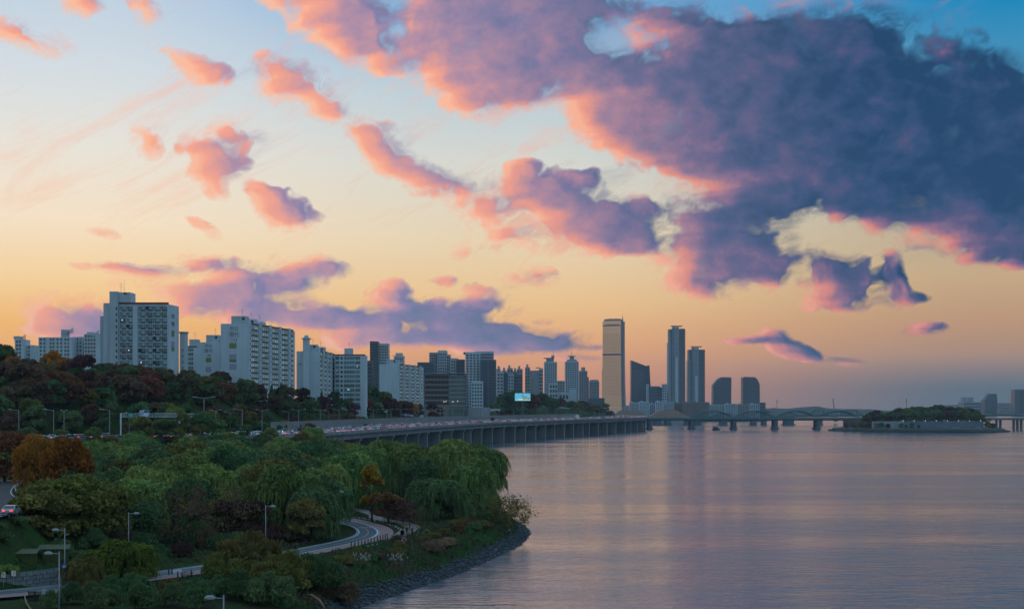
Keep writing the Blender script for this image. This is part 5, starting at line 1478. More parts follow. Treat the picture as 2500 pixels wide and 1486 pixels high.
    for i, (a, b_, t, m_) in enumerate(row):
        T('low_apartment', '%s low %s apartment from the golden tower in the far bank row' % (nth[i], 'brownish' if m_ is BROWN else 'pale'), a, b_, t, 3250 + (i % 3) * 12, 4, m_, 12, 12, GLASS, cols=max(3, int((b_ - a) / 4)), top=[(a + 4, a + 8, t - 2.2, m_)], sides=False)
    # --- far right
    T('far_building', 'long hazy blue block with two chimney stacks beyond the island', 2352, 2398, 981, 5000, 5, GREY, 60, 4, GLASSB, top=[(2356.5, 2363, 969.5, GREY), (2372, 2379, 969.5, GREY)])
    def peak(r, xa, xb, zt, Y):
        b = MB(); b.hexa([(xa, Y - .1, zt), (xb, Y - .1, zt), (xb, Y + 30, zt), (xa, Y + 30, zt), (xa + (xb - xa) * .35, Y, zw(960.5, Y)), (xb - 2, Y, zw(961, Y)), (xb - 2, Y + 30, zw(961, Y)), (xa + (xb - xa) * .35, Y + 30, zw(960.5, Y))], DGREY); part(r, 'crown', b)
    T('far_tower', 'hazy blue tower with a sloping shoulder beyond the island', 2404, 2435, 976, 5100, 5, DGREY, 40, 12, GLASSB, cols=6, extra=peak)
    T('far_tower', 'tall hazy slab near the right picture edge', 2477.5, 2492, 950.5, 5200, 5, DGREY, 40, 20, GLASSB, cols=3)
    T('far_tower', 'hazy slab cut by the right picture edge', 2494.5, 2520, 950, 5210, 5, DGREY, 40, 20, GLASSB, cols=5)
    for k, (a, b_, t) in enumerate([(2440, 2452, 998), (2453, 2465, 992), (2466, 2476, 997)]):
        T('far_building', ['first', 'second', 'third'][k] + ' low hazy block between the far right towers', a, b_, t, 5000 + 9 * k, 5, GREY, 30, 4, GLASSB, cols=4)
    # leaning pole, masts and billboard
    Y = 2500; o = thing('crane_jib', 'tall leaning lattice jib standing behind the arch bridge', 'crane', (xw(2039, Y), Y, 5)); b = MB()
    b.tube((xw(2040, Y), Y, 3), (xw(2033.5, Y), Y, zw(972, Y)), 1.6, .9, GREY, 5); part(o, 'jib', b)
    b = MB(); b.box((xw(2036, Y), Y - 3, 4), (xw(2044, Y), Y + 3, 9), DGREY); part(o, 'cab', b)
    for px, pt, Y, lab in ((2213, 972, 3600, 'thin lattice mast rising above the island trees'), (1897, 975, 4100, 'thin lattice mast above the far hills')):
        o = thing('mast', lab, 'mast', (xw(px, Y), Y, 4)); b = MB(); b.tube((xw(px, Y), Y, 3), (xw(px, Y), Y, zw(pt + 8, Y)), 1.0, .7, GREY, 4); b.tube((xw(px, Y), Y, zw(pt + 8, Y)), (xw(px, Y), Y, zw(pt, Y)), 1.8, 1.2, GREY, 4); part(o, 'pole', b)
    Y = 1480; o = thing('led_billboard', 'bright cyan led billboard on a post above the road', 'billboard', (xw(1275, Y), Y, 8))
    b = MB(); b.box((xw(1255.5, Y), Y + .3, zw(978.8, Y)), (xw(1296, Y), Y + 2, zw(958.5, Y)), SLOT); part(o, 'frame', b)
    b = MB(); b.box((xw(1274, Y), Y + .6, 4), (xw(1277, Y), Y + 1.8, zw(979, Y)), DGREY); part(o, 'post', b)
    SCR = mat('led_cyan', (.02, .05, .06), .5, emit=lin((88, 178, 212)), estr=1.0); SCW = mat('led_white', (.05, .05, .05), .5, emit=lin((170, 215, 220)), estr=1.0); SCG = mat('led_olive', (.03, .03, .02), .5, emit=lin((120, 140, 110)), estr=1.0); SCD = mat('led_dark', (.02, .02, .02), .5, emit=lin((40, 88, 100)), estr=1.0); SCP = mat('led_mauve', (.02, .02, .02), .5, emit=lin((140, 110, 130)), estr=1.0)
    b = MB(); q = lambda x, y, d: (xw(x, Y), Y + d, zw(y, Y))
    def pan(x0, y0, x1, y1, d, m_): b.poly([q(x0, y1, d), q(x1, y1, d), q(x1, y0, d), q(x0, y0, d)], m_)
    pan(1257, 959.5, 1295, 977.5, .25, SCR); pan(1257.3, 975.6, 1294.7, 977.2, .2, SCW); pan(1265, 973.5, 1276, 975.5, .2, SCW)
    b.poly([q(1277, 975.5, .2), q(1284, 975.5, .2), q(1283, 970, .2), q(1278.5, 966.5, .2), q(1274, 964.5, .2)], SCG)
    b.poly([q(1285, 975.5, .2), q(1294.5, 975.5, .2), q(1294.5, 970.5, .2), q(1289, 970, .2)], SCG)
    b.poly([q(1281, 971, .15), q(1288, 971, .15), q(1287, 967, .15), q(1283, 966.5, .15)], SCP)
    b.poly([q(1273, 963, .15), q(1279, 967, .15), q(1278, 968, .15), q(1272.5, 964, .15)], SCD)
    b.poly([q(1275.5, 962, .15), q(1277, 963.8, .15), q(1279.5, 962, .15), q(1277, 962.8, .15)], SCD)
    part(o, 'screen', b)
    # street furniture of the far road: big gray shed and low walls behind the noise barrier
    Y = 1330; o = thing('round_hall', 'low grey rounded hall behind the noise barrier', 'building', (xw(1155, Y), Y, 6)); b = MB()
    b.prism([(xw(1155, Y) + 16 * math.cos(t) , Y + 20 + 18 * math.sin(t)) for t in np.linspace(0, 2 * math.pi, 24, endpoint=False)], 6, zw(994, Y), GREY); part(o, 'wall', b)
    b = MB(); b.box((xw(1118, Y), Y + 6, 6), (xw(1136, Y), Y + 20, zw(996, Y)), GREY); part(o, 'annex', b)
    Y = 1450; o = thing('low_shed', 'low reddish and pale shed beside the rounded hall', 'building', (xw(1210, Y), Y, 6)); b = MB(); b.box((xw(1196, Y), Y, 6), (xw(1226, Y), Y + 10, zw(1005, Y)), BROWN); part(o, 'wall', b); b = MB(); b.box((xw(1197, Y), Y - .5, zw(1005, Y) + .02), (xw(1221, Y), Y + 10, zw(997, Y)), WHITE2); part(o, 'upper_wall', b)
office_and_towers()

# ------------------------------------------------------------------ roads, bridges, traffic
ASPH = mat('asphalt', (.055, .058, .062), .85, vary=.25, scale=.25)
ASPHB = mat('path_asphalt', (.085, .105, .125), .8, vary=.2, scale=.5)
PINK = mat('pink_path', (.33, .19, .18), .85, vary=.2, scale=.6)
GRAVEL = mat('gravel_path', (.27, .20, .175), .95, vary=.25, scale=1.2)
LINEW = mat('white_paint', (.62, .64, .66), .7, vary=.2, scale=2)
LINEY = mat('yellow_paint', (.55, .36, .10), .7, vary=.2, scale=2)
CONC = mat('road_concrete', (.235, .245, .25), .9, vary=.38, scale=.22, streak=True)
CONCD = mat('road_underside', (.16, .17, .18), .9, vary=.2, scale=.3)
KERB = mat('kerb_stone', (.30, .30, .31), .9, vary=.2, scale=1.0)

def offset_line(pl, off, z=None):
    return [Vector((p.x + n.x * off, p.y + n.y * off, p.z if z is None else z)) for p, n in zip(pl, normals(pl))]

def build_elevated():
    r = thing('elevated_road', 'long curved concrete elevated road on rows of wall piers along the river', 'bridge', (-51, 930, 0))
    L = r.location
    def loc(o): o.location = -L; return o
    deck_from = next(i for i, p in enumerate(ROAD) if p.y > 600)
    up = ROAD[deck_from:]
    # the carriageway runs the whole length, on the bank at left and on piers beyond
    loc(strip('carriageway', ROAD, .6, DECK_W - .6, 0.0, ASPH, r))
    d = strip('deck', up, .0, DECK_W, -.06, CONC, r, 1.15); loc(d)
    g = strip('girder', up, 2.2, DECK_W - 2.2, -1.3, CONC, r, 2.6); loc(g)
    p1 = strip('parapet', ROAD, -.35, .25, .8, CONC, r, 1.6); loc(p1)
    p2 = strip('median_barrier', ROAD, DECK_W / 2 - .3, DECK_W / 2 + .3, .9, CONC, r, .88); loc(p2)
    p3 = strip('far_parapet', ROAD, DECK_W - .5, DECK_W, 1.1, CONC, r, 1.9); loc(p3)
    mb = MB(); nn = normals(ROAD)
    for k in (4.2, 7.6, 11.0, 14.4, 21.6, 25, 28.4, 31.8):
        pl = offset_line(ROAD, k)
        for a, b in zip(pl[:-1:2], pl[1::2]):
            d_ = (b - a).normalized(); n_ = Vector((-d_.y, d_.x, 0)) * .09; b = a + d_ * 6
            mb.poly([(a - n_) + Vector((0, 0, .006)), (b - n_) + Vector((0, 0, .006)), (b + n_) + Vector((0, 0, .006)), (a + n_) + Vector((0, 0, .006))], LINEW)
    o = part(r, 'lane_dashes', mb, 'stuff')
    for off in (.9, DECK_W - .9): loc(strip('edge_line', ROAD, off - .1, off + .1, .006, LINEW, r))
    # piers, a wall under each crosshead
    acc = 0.0; nxt = 22.0; npier = 0
    for i in range(1, len(up)):
        seg = (up[i] - up[i - 1]); acc += seg.length
        if acc >= nxt:
            nxt += 36.0
            p = up[i]; dr = seg.normalized(); n_ = Vector((-dr.y, dr.x, 0))
            rz = math.atan2(dr.y, dr.x)
            mb = MB()
            a0, a1 = 3.4, 15.0
            for c_ in (22, 31):
                q = p + n_ * c_; mb.prism([(q.x + 1.3 * math.cos(t), q.y + 1.3 * math.sin(t)) for t in np.linspace(0, 6.283, 10, endpoint=False)], -4, p.z - 3.95, CONC)
            for (a0, a1) in ((3.2, 15.4),):
                A = p + n_ * a0; B = p + n_ * a1; t = dr * 1.25
                mb.prism([tuple((A - t).xy), tuple((A + t).xy), tuple((B + t).xy), tuple((B - t).xy)], -4, p.z - 5.2, CONC)
                A = p + n_ * (a0 - .9); B = p + n_ * (a1 + .9); t = dr * 1.7
                mb.prism([tuple((A - t).xy), tuple((A + t).xy), tuple((B + t).xy), tuple((B - t).xy)], p.z - 5.18, p.z - 3.95, CONC)
            part(r, 'pier', mb); npier += 1
    # abutment where the deck leaves the bank
    p = up[0]; dr = (up[1] - up[0]).normalized(); n_ = Vector((-dr.y, dr.x, 0)); mb = MB(); q = p - dr * 26
    mb.prism([tuple((q - n_ * .2).xy), tuple((p - n_ * .2).xy), tuple((p + n_ * 34).xy), tuple((q + n_ * 34).xy)], 2, 15.6, CONC); part(r, 'abutment', mb)
    # sloping concrete bank behind the piers
    bank = offset_line(up, DECK_W + 1)
    mb = MB()
    for a, b, na, nb in zip(bank[:-1], bank[1:], normals(bank)[:-1], normals(bank)[1:]):
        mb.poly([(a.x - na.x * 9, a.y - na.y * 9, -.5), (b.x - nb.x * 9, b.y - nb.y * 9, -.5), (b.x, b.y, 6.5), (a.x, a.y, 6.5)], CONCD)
    o = mb.build('revetment'); tag(o, 'sloping dark concrete revetment under the elevated road', 'revetment')
    # transparent noise barrier along the far side
    nb = thing('noise_barrier', 'long gridded noise barrier along the far side of the elevated road', 'barrier', (-120, 800, 17))
    ls = [p for p in offset_line(ROAD, DECK_W + .6) if 690 < p.y < 1560]
    PAN = mat('barrier_panel', (.15, .19, .20), .35, spec=.5, vary=.2, scale=.1)
    mbp, mbg = MB(), MB()
    fr = resample(ls, 3.0); nn = normals(fr)
    H = 5.2
    pan = MB()
    panels = []
    for i in range(0, len(fr) - 1):
        a, b = fr[i], fr[i + 1]
        mbg.tube((a.x, a.y, a.z), (a.x, a.y, a.z + H), .14, .12, STEEL, 4)
        for k in (0, .33, .66, 1): mbg.tube((a.x, a.y, a.z + H * k), (b.x, b.y, b.z + H * k), .09, .09, STEEL, 4)
    part(nb, 'frame_grid', mbg, 'stuff')
    step = 1
    for i in range(0, len(fr) - 1):
        a, b = fr[i], fr[i + 1]; n_ = nn[i] * .12
        mb = pan if i > 250 else MB()
        mb.poly([(a.x + n_.x, a.y + n_.y, a.z + .1), (b.x + n_.x, b.y + n_.y, b.z + .1), (b.x + n_.x, b.y + n_.y, b.z + H), (a.x + n_.x, a.y + n_.y, a.z + H)], PAN)
        if i <= 250: part(nb, 'panel', mb)
    if pan.f: part(nb, 'far_panels', pan, 'stuff')
build_elevated()

def lamp_mesh():
    out = {}
    for k in ('double', 'single'):
        mp = MB(); mp.tube((0, 0, 0), (0, 0, 10.6), .17, .11, STEEL, 6); mp.tube((0, 0, 0), (0, 0, .6), .28, .26, STEEL, 6)
        sides = (-1, 1) if k == 'double' else (-1,)
        arms, heads = [], []
        for s in sides:
            ma = MB(); ma.tube((0, 0, 10.3), (s * 2.6, 0, 10.75), .09, .07, STEEL, 5); arms.append(ma.mesh('arm'))
            mh = MB(); mh.hexa([(s * 2.3, -.2, 10.68), (s * 3.6, -.2, 10.8), (s * 3.6, .2, 10.8), (s * 2.3, .2, 10.68), (s * 2.3, -.16, 10.86), (s * 3.6, -.12, 10.94), (s * 3.6, .12, 10.94), (s * 2.3, .16, 10.86)], mat('lamp_head', (.42, .44, .46), .5)); heads.append(mh.mesh('lamp_head'))
        out[k] = (mp.mesh('pole'), arms, heads)
    return out
LAMPS = lamp_mesh()
def lamp(kind, loc, rz, label, group=None, scale=1.0):
    o = thing('street_lamp', label, 'street lamp', loc, rz, group); o.scale = (scale,) * 3
    p, a, h = LAMPS[kind]
    link('pole', p, o)
    for m_, n_ in zip(a, h): link('lamp_head', n_, link('arm', m_, o))
    return o
def build_lamps():
    nn = normals(ROAD)
    # median lamps (double) and near/far side lamps (single), every 38 m or so
    acc = 0; k = 0
    for i in range(1, len(ROAD)):
        acc += (ROAD[i] - ROAD[i - 1]).length
        if acc >= 36:
            acc = 0; k += 1; p, n = ROAD[i], nn[i]; rz = math.atan2(n.y, n.x)
            q = p + n * (DECK_W / 2)
            near = p.y < 900
            lamp('double', (q.x, q.y, 17.9), rz, 'two armed street lamp on the median of the elevated road' if near else 'distant two armed lamp on the curving elevated road', 'median lamps of the elevated road')
            if k % 2 == 0:
                q = p + n * (DECK_W - 1.0); lamp('single', (q.x, q.y, 17.0), rz + math.pi, 'single armed street lamp along the far edge of the elevated road', 'far edge lamps of the elevated road')
    for px, lab in ((155, 'single armed lamp beside the two armed lamp at left'), (282, 'single armed lamp just left of the sign gantry'),
                    (575, 'single armed lamp over the traffic left of the noise barrier'), (20, 'single armed lamp near the left picture edge above the verge trees')):
        i = min(range(len(ROAD)), key=lambda k: abs(CX + F * ROAD[k].x / ROAD[k].y - px) + (500 if ROAD[k].y > 660 else 0)); p = ROAD[i] + nn[i] * .9
        lamp('single', (p.x, p.y, 17.0), .2, lab, scale=1.12)
    o = lamp('double', (xw(498, 640), 640, gh(xw(498, 640), 640) - .2), -.1, 'extra tall two armed lamp rising from the verge before the wood', scale=1.5)
    # sign gantries
    Y = 560; zt = zw(1008, Y); g = thing('sign_gantry', 'white steel gantry carrying green and blue road signs over the traffic', 'sign gantry', (xw(294, Y), Y, 17))
    GW = mat('gantry_white', (.6, .64, .66), .5)
    b = MB(); b.box((xw(293, Y), Y, 16.6), (xw(296, Y), Y + .5, zt), GW); part(g, 'post', b)
    b = MB()
    for dz in (0, -1.4): b.box((xw(296.05, Y), Y + .1, zt + dz - .22), (xw(430, Y), Y + .4, zt + dz), GW)
    for k in range(24):
        x = xw(296.2, Y) + k * .95; b.tube((x, Y + .25, zt - .2), (x + .48, Y + .25, zt - 1.45), .07, .07, GW, 4); b.tube((x + .48, Y + .25, zt - 1.45), (x + .95, Y + .25, zt - .2), .07, .07, GW, 4)
    part(g, 'truss_beam', b)
    SG = mat('sign_green', (.01, .22, .16), .5); SB = mat('sign_blue', (.02, .12, .42), .5); SW = mat('sign_white', (.62, .68, .74), .5)
    for a, b_, t, u, m_ in ((311.5, 328, 1006.5, 1020, SG), (341, 362.5, 1001.5, 1015.5, SW), (368, 377, 1008, 1017, SG)):
        s = MB(); s.box((xw(a, Y), Y - .25, zw(u, Y)), (xw(b_, Y), Y - .05, zw(t, Y)), m_); so = part(g, 'sign_panel', s)
        if m_ is SW:
            s = MB(); s.box((xw(351.5, Y), Y - .29, zw(1007, Y)), (xw(362, Y), Y - .26, zw(1002, Y)), SB); part(g, 'blue_field', s, under=so)
            s = MB(); cx, cz = xw(346.5, Y), zw(1008, Y)
            for k in range(16):
                t0, t1 = 2 * math.pi * k / 16, 2 * math.pi * (k + 1) / 16
                s.tube((cx + .62 * math.cos(t0), Y - .3, cz + .62 * math.sin(t0)), (cx + .62 * math.cos(t1), Y - .3, cz + .62 * math.sin(t1)), .13, .13, SB, 4)
            part(g, 'ring_mark', s, under=so)
        elif m_ is SG:
            s = MB()
            for k in range(3): s.box((xw(a + 3, Y), Y - .29, zw(t + 3.5 + 3.3 * k, Y)), (xw(b_ - 3, Y), Y - .26, zw(t + 2.6 + 3.3 * k, Y)), SW)
            part(g, 'legend_lines', s, under=so)
    Y = 620; zt = zw(1009.5, Y); g = thing('sign_gantry', 'second pale gantry beam half hidden behind verge trees', 'sign gantry', (xw(437, Y), Y, 17))
    b = MB(); b.box((xw(436, Y), Y, 16.6), (xw(439, Y), Y + .5, zt + .3), GW); part(g, 'post', b)
    b = MB()
    for dz in (0, -1.3): b.box((xw(439.1, Y), Y + .1, zt + dz - .2), (xw(500, Y), Y + .4, zt + dz), GW)
    for k in range(12): x = xw(440, Y) + k * .95; b.tube((x, Y + .25, zt - .2), (x + .48, Y + .25, zt - 1.35), .06, .06, GW, 4)
    part(g, 'truss_beam', b)
build_lamps()

# ---- cars
TAIL = mat('tail_light', (.3, .02, .02), .4, emit=(1.0, .06, .05), estr=1.9)
HEAD = mat('head_light', (.7, .7, .7), .3, emit=(1.0, .93, .78), estr=18.0)
AMBER = mat('amber_light', (.6, .3, .05), .3, emit=(1.0, .5, .1), estr=4.0)
TYRE = mat('tyre_rubber', (.02, .02, .022), .8)
CGLASS = mat('car_glass', (.03, .04, .05), .1, spec=.7)
CARP = {'white': mat('car_white', (.74, .77, .80), .3, spec=.5), 'silver': mat('car_silver', (.34, .37, .40), .3, metal=.4, spec=.5), 'black': mat('car_black', (.02, .022, .026), .25, spec=.6),
        'grey': mat('car_grey', (.13, .14, .15), .3, spec=.5), 'blue': mat('car_blue', (.05, .09, .17), .3, spec=.5), 'red': mat('car_red', (.26, .03, .03), .3, spec=.5)}
def car_shell(shape):
    """side outline (x forward) swept over the width with tumblehome: body mesh pieces in MB with a 'paint' slot first"""
    if shape == 'sedan': prof = [(-2.25,.35),(-2.3,.75),(-2.2,.98),(-1.55,1.02),(-.95,1.42),(.45,1.44),(1.15,.98),(2.1,.82),(2.28,.55),(2.2,.32)]; roof = (4, 5)
    elif shape == 'suv': prof = [(-2.25,.4),(-2.32,.9),(-2.2,1.15),(-2.0,1.62),(-1.6,1.72),(.4,1.7),(1.1,1.12),(2.1,.98),(2.28,.6),(2.2,.38)]; roof = (3, 5)
    else: prof = [(-2.4,.4),(-2.45,1.0),(-2.4,1.9),(-2.2,2.02),(1.2,2.0),(1.8,1.95),(2.25,1.15),(2.5,1.0),(2.55,.6),(2.45,.38)]; roof = (2, 5)
    return prof
def car_meshes(shape, colour):
    prof = car_shell(shape); P = CARP[colour]; n = len(prof)
    def half(z): return .90 if z < 1.0 else .90 - (z - 1.0) * (.36 if shape != 'van' else .1)
    b = MB(); k = b.mi(P)
    for s in (-1, 1):
        for (x, z) in prof: b.v.append((x, s * half(z), z))
    for i in range(n):
        j = (i + 1) % n; b.f.append((i, j, n + j, n + i)); b.m.append(k)
    b.f.append(tuple(reversed(range(n)))); b.f.append(tuple(range(n, 2 * n))); b.m += [k, k]
    body = b.mesh('body')
    g = MB()
    def pane(i, j, inset=.12):
        (x0, z0), (x1, z1) = prof[i], prof[j]; dx, dz = x1 - x0, z1 - z0; nx, nz = -dz, dx; l = math.hypot(nx, nz) or 1; nx, nz = nx / l * .015, nz / l * .015
        a, c = .1, .9; xa, za, xb, zb = x0 + dx * a, z0 + dz * a, x0 + dx * c, z0 + dz * c
        g.poly([(xa + nx, -half(za) + inset, za + nz), (xb + nx, -half(zb) + inset, zb + nz), (xb + nx, half(zb) - inset, zb + nz), (xa + nx, half(za) - inset, za + nz)], CGLASS)
    if shape == 'sedan': pane(3, 4); pane(5, 6)
    elif shape == 'suv': pane(2, 3); pane(5, 6)
    else: pane(1, 2); pane(5, 6)
    zt = max(p[1] for p in prof) - .1; zb = 1.02 if shape != 'van' else 1.2
    xf, xr = {'sedan': (.85, -1.25), 'suv': (.8, -1.9), 'van': (1.75, -2.1)}[shape]
    xtf, xtr = {'sedan': (.35, -.9), 'suv': (.3, -1.75), 'van': (1.5, -2.1)}[shape]
    for s in (-1, 1):
        y0, y1 = s * (half(zb) + .012), s * (half(zt) + .012)
        pts = [(xr, y0, zb), (xf, y0, zb), (xtf, y1, zt), (xtr, y1, zt)]
        g.poly(pts if s < 0 else pts[::-1], CGLASS)
    glass = g.mesh('window')
    w = MB()
    w.tube((0, -.11, 0), (0, .11, 0), .33, .33, TYRE, 12); w.tube((0, -.115, 0), (0, .115, 0), .19, .19, STEEL, 8)
    t = MB(); zl = .78 if shape == 'sedan' else 1.0; t.box((-2.36, -.28, zl - .1), (-2.2, .1, zl + .1), TAIL)
    h = MB(); h.box((2.1, -.2, .58), (2.3, .2, .74), HEAD)
    return body, glass, w.mesh('wheel'), t.mesh('tail_light'), h.mesh('headlight')
CAR_CACHE = {}
def make_car(shape, colour, loc, rz, label, group=None, detail=True, lights='tail'):
    key = (shape, colour)
    if key not in CAR_CACHE:
        body, glass, wheel, tail, head = car_meshes(shape, colour)
        # small single-mesh version for the distance
        bm = bmesh.new(); small = {}
        for lg in ('tail', 'head'):
            mb = MB(); mats = []
            def addme(me, off=(0, 0, 0)):
                base = len(mb.v); mb.v += [(v.co.x + off[0], v.co.y + off[1], v.co.z + off[2]) for v in me.vertices]
                for p in me.polygons: mb.f.append(tuple(base + i for i in p.vertices)); mb.m.append(mb.mi(me.materials[p.material_index]))
            addme(body); addme(glass)
            for x in (-1.35, 1.4):
                for y in (-.82, .82): addme(wheel, (x, y, .33))
            addme(tail, (0, -.45, 0)); addme(tail, (0, .63, 0))
            if lg == 'head': addme(head, (0, -.62, 0)); addme(head, (0, .62, 0))
            small[lg] = mb.mesh('car')
        bm.free()
        CAR_CACHE[key] = (body, glass, wheel, tail, head, small)
    body, glass, wheel, tail, head, small = CAR_CACHE[key]
    nm = {'sedan': 'sedan', 'suv': 'estate_car', 'van': 'van'}[shape]
    if not detail:
        o = link(nm, small[lights]); o.location = loc; o.rotation_euler = (0, 0, rz); return tag(o, label, 'van' if shape == 'van' else 'car', group)
    o = thing(nm, label, 'van' if shape == 'van' else 'car', loc, rz, group)
    link('body', body, o); link('window', glass, o)
    for x in (-1.35, 1.4):
        for y in (-.82, .82): link('wheel', wheel, o, (x, y, .33))
    for y in (-.45, .63): link('tail_light', tail, o, (0, y, 0))
    for y in (-.62, .62): link('headlight', head, o, (0, y, 0))
    return o

def build_traffic():
    g = random.Random(11); n = 0
    cum = [0.0]
    for a, b in zip(ROAD[:-1], ROAD[1:]): cum.append(cum[-1] + (b - a).length)
    nn = normals(ROAD); total = cum[-1]
    def along(s, off):
        i = min(len(ROAD) - 2, max(0, int(np.searchsorted(cum, s)) - 1)); t = (s - cum[i]) / (cum[i + 1] - cum[i])
        p = ROAD[i].lerp(ROAD[i + 1], t); d = (ROAD[i + 1] - ROAD[i]).normalized(); q = p + nn[i].lerp(nn[i + 1], t) * off
        return q, math.atan2(d.y, d.x)
    cols = ['white'] * 9 + ['silver'] * 6 + ['black'] * 3 + ['grey'] * 2 + ['blue', 'red']
    # lanes 1-4 run away from the camera (tail lamps), 5-8 come towards it
    lanes = [(2.5, 1), (5.9, 1), (9.3, 1), (12.7, 1), (20.0, -1), (23.3, -1), (26.7, -1), (30.1, -1)]
    far = MB(); cars = []
    for off, dr in lanes:
        s = 40 + g.uniform(0, 9)
        while s < total - 60:
            q, a = along(s, off)
            gap = g.uniform(7.5, 11) if dr > 0 else g.uniform(9, 17)
            s += gap
            if q.y < 470: continue
            cars.append((q, a if dr > 0 else a + math.pi, off, dr, s))
    cars.sort(key=lambda c: c[0].y)
    left = []
    for (q, a, off, dr, s) in cars:
        shape = g.choices(['sedan', 'suv', 'van'], [6, 4, 1])[0]; col = g.choice(cols)
        if n < 300 and (q.y < 1130 or g.random() < .0):
            near = q.y < 720
            way = 'heading away on the near lanes' if dr > 0 else 'coming this way on the far lanes'
            kind = {'sedan': 'sedan', 'suv': 'estate car', 'van': 'van'}[shape]
            lab = '%s %s %s of the elevated road jam' % (col, kind, way)
            make_car(shape, col, (q.x, q.y, 17.0), a, lab, 'cars in the traffic jam', detail=near, lights='tail' if dr > 0 else 'head'); n += 1
        else: left.append((q, a, shape, col, dr))
    # beyond: too many and too small to tell apart, one mass of cars
    mb = MB()
    for (q, a, shape, col, dr) in left:
        key = (shape, col)
        if key not in CAR_CACHE: o = make_car(shape, col, (0, 0, -50), 0, 'x', detail=False); bpy.data.objects.remove(o)
        me = CAR_CACHE[key][5]['tail' if dr > 0 else 'head']; c, s_ = math.cos(a), math.sin(a); base = len(mb.v)
        mb.v += [(q.x + v.co.x * c - v.co.y * s_, q.y + v.co.x * s_ + v.co.y * c, 17.0 + v.co.z) for v in me.vertices]
        for p in me.polygons: mb.f.append(tuple(base + i for i in p.vertices)); mb.m.append(mb.mi(me.materials[p.material_index]))
    o = mb.build('far_traffic'); tag(o, 'far queue of tiny cars with red tail lamps on the elevated road', 'traffic', kind='stuff')
    print('cars', n, 'far', len(left))
    # a dark truck and a white bus standing out of the queue
    def lorry(px, Y, off, colour, label, name, L, W, H, cat):
        i = min(range(len(ROAD)), key=lambda k: abs(ROAD[k].y - Y)); p = ROAD[i] + nn[i] * off; d = (ROAD[i + 1] - ROAD[i]).normalized()
        o = thing(name, label, cat, (p.x, p.y, 17), math.atan2(d.y, d.x)); m_ = colour
        b = MB(); b.box((-L / 2, -W / 2, .9), (L / 2 - 2.2, W / 2, H), m_); b.build('cargo_box', o)
        b = MB(); b.hexa([(L / 2 - 2.1, -W / 2 + .1, .6), (L / 2, -W / 2 + .1, .6), (L / 2, W / 2 - .1, .6), (L / 2 - 2.1, W / 2 - .1, .6), (L / 2 - 2.1, -W / 2 + .1, 2.6), (L / 2 - .4, -W / 2 + .2, 2.6), (L / 2 - .4, W / 2 - .2, 2.6), (L / 2 - 2.1, W / 2 - .1, 2.6)], CARP['white']); b.build('cab', o)
        b = MB(); b.box((-L / 2 + .2, -W / 2 + .3, .45), (L / 2 - .2, W / 2 - .3, .88), TYRE); b.build('chassis', o)
        for x in (-L / 2 + 1.2, L / 2 - 1.3):
            for y in (-W / 2 + .2, W / 2 - .2):
                b = MB(); b.tube((0, -.14, 0), (0, .14, 0), .45, .45, TYRE, 10); b.build('wheel', o, (x, y, .45))
        for y in (-W / 2 + .3, W / 2 - .3): b = MB(); b.box((-L / 2 - .06, y - .15, .95), (-L / 2 - .005, y + .15, 1.2), TAIL); b.build('tail_light', o)
    lorry(0, 640, 2.6, CARP['black'], 'dark box truck standing above the cars near the noise barrier start', 'box_truck', 6.5, 2.3, 3.6, 'truck')
    lorry(0, 1150, 9.3, CARP['black'], 'dark box truck far along the elevated road', 'box_truck', 7.5, 2.4, 4.0, 'truck')
    lorry(0, 1450, 9.3, CARP['white'], 'white box truck among the far queue of cars', 'box_truck', 8.5, 2.5, 4.6, 'truck')
build_traffic()

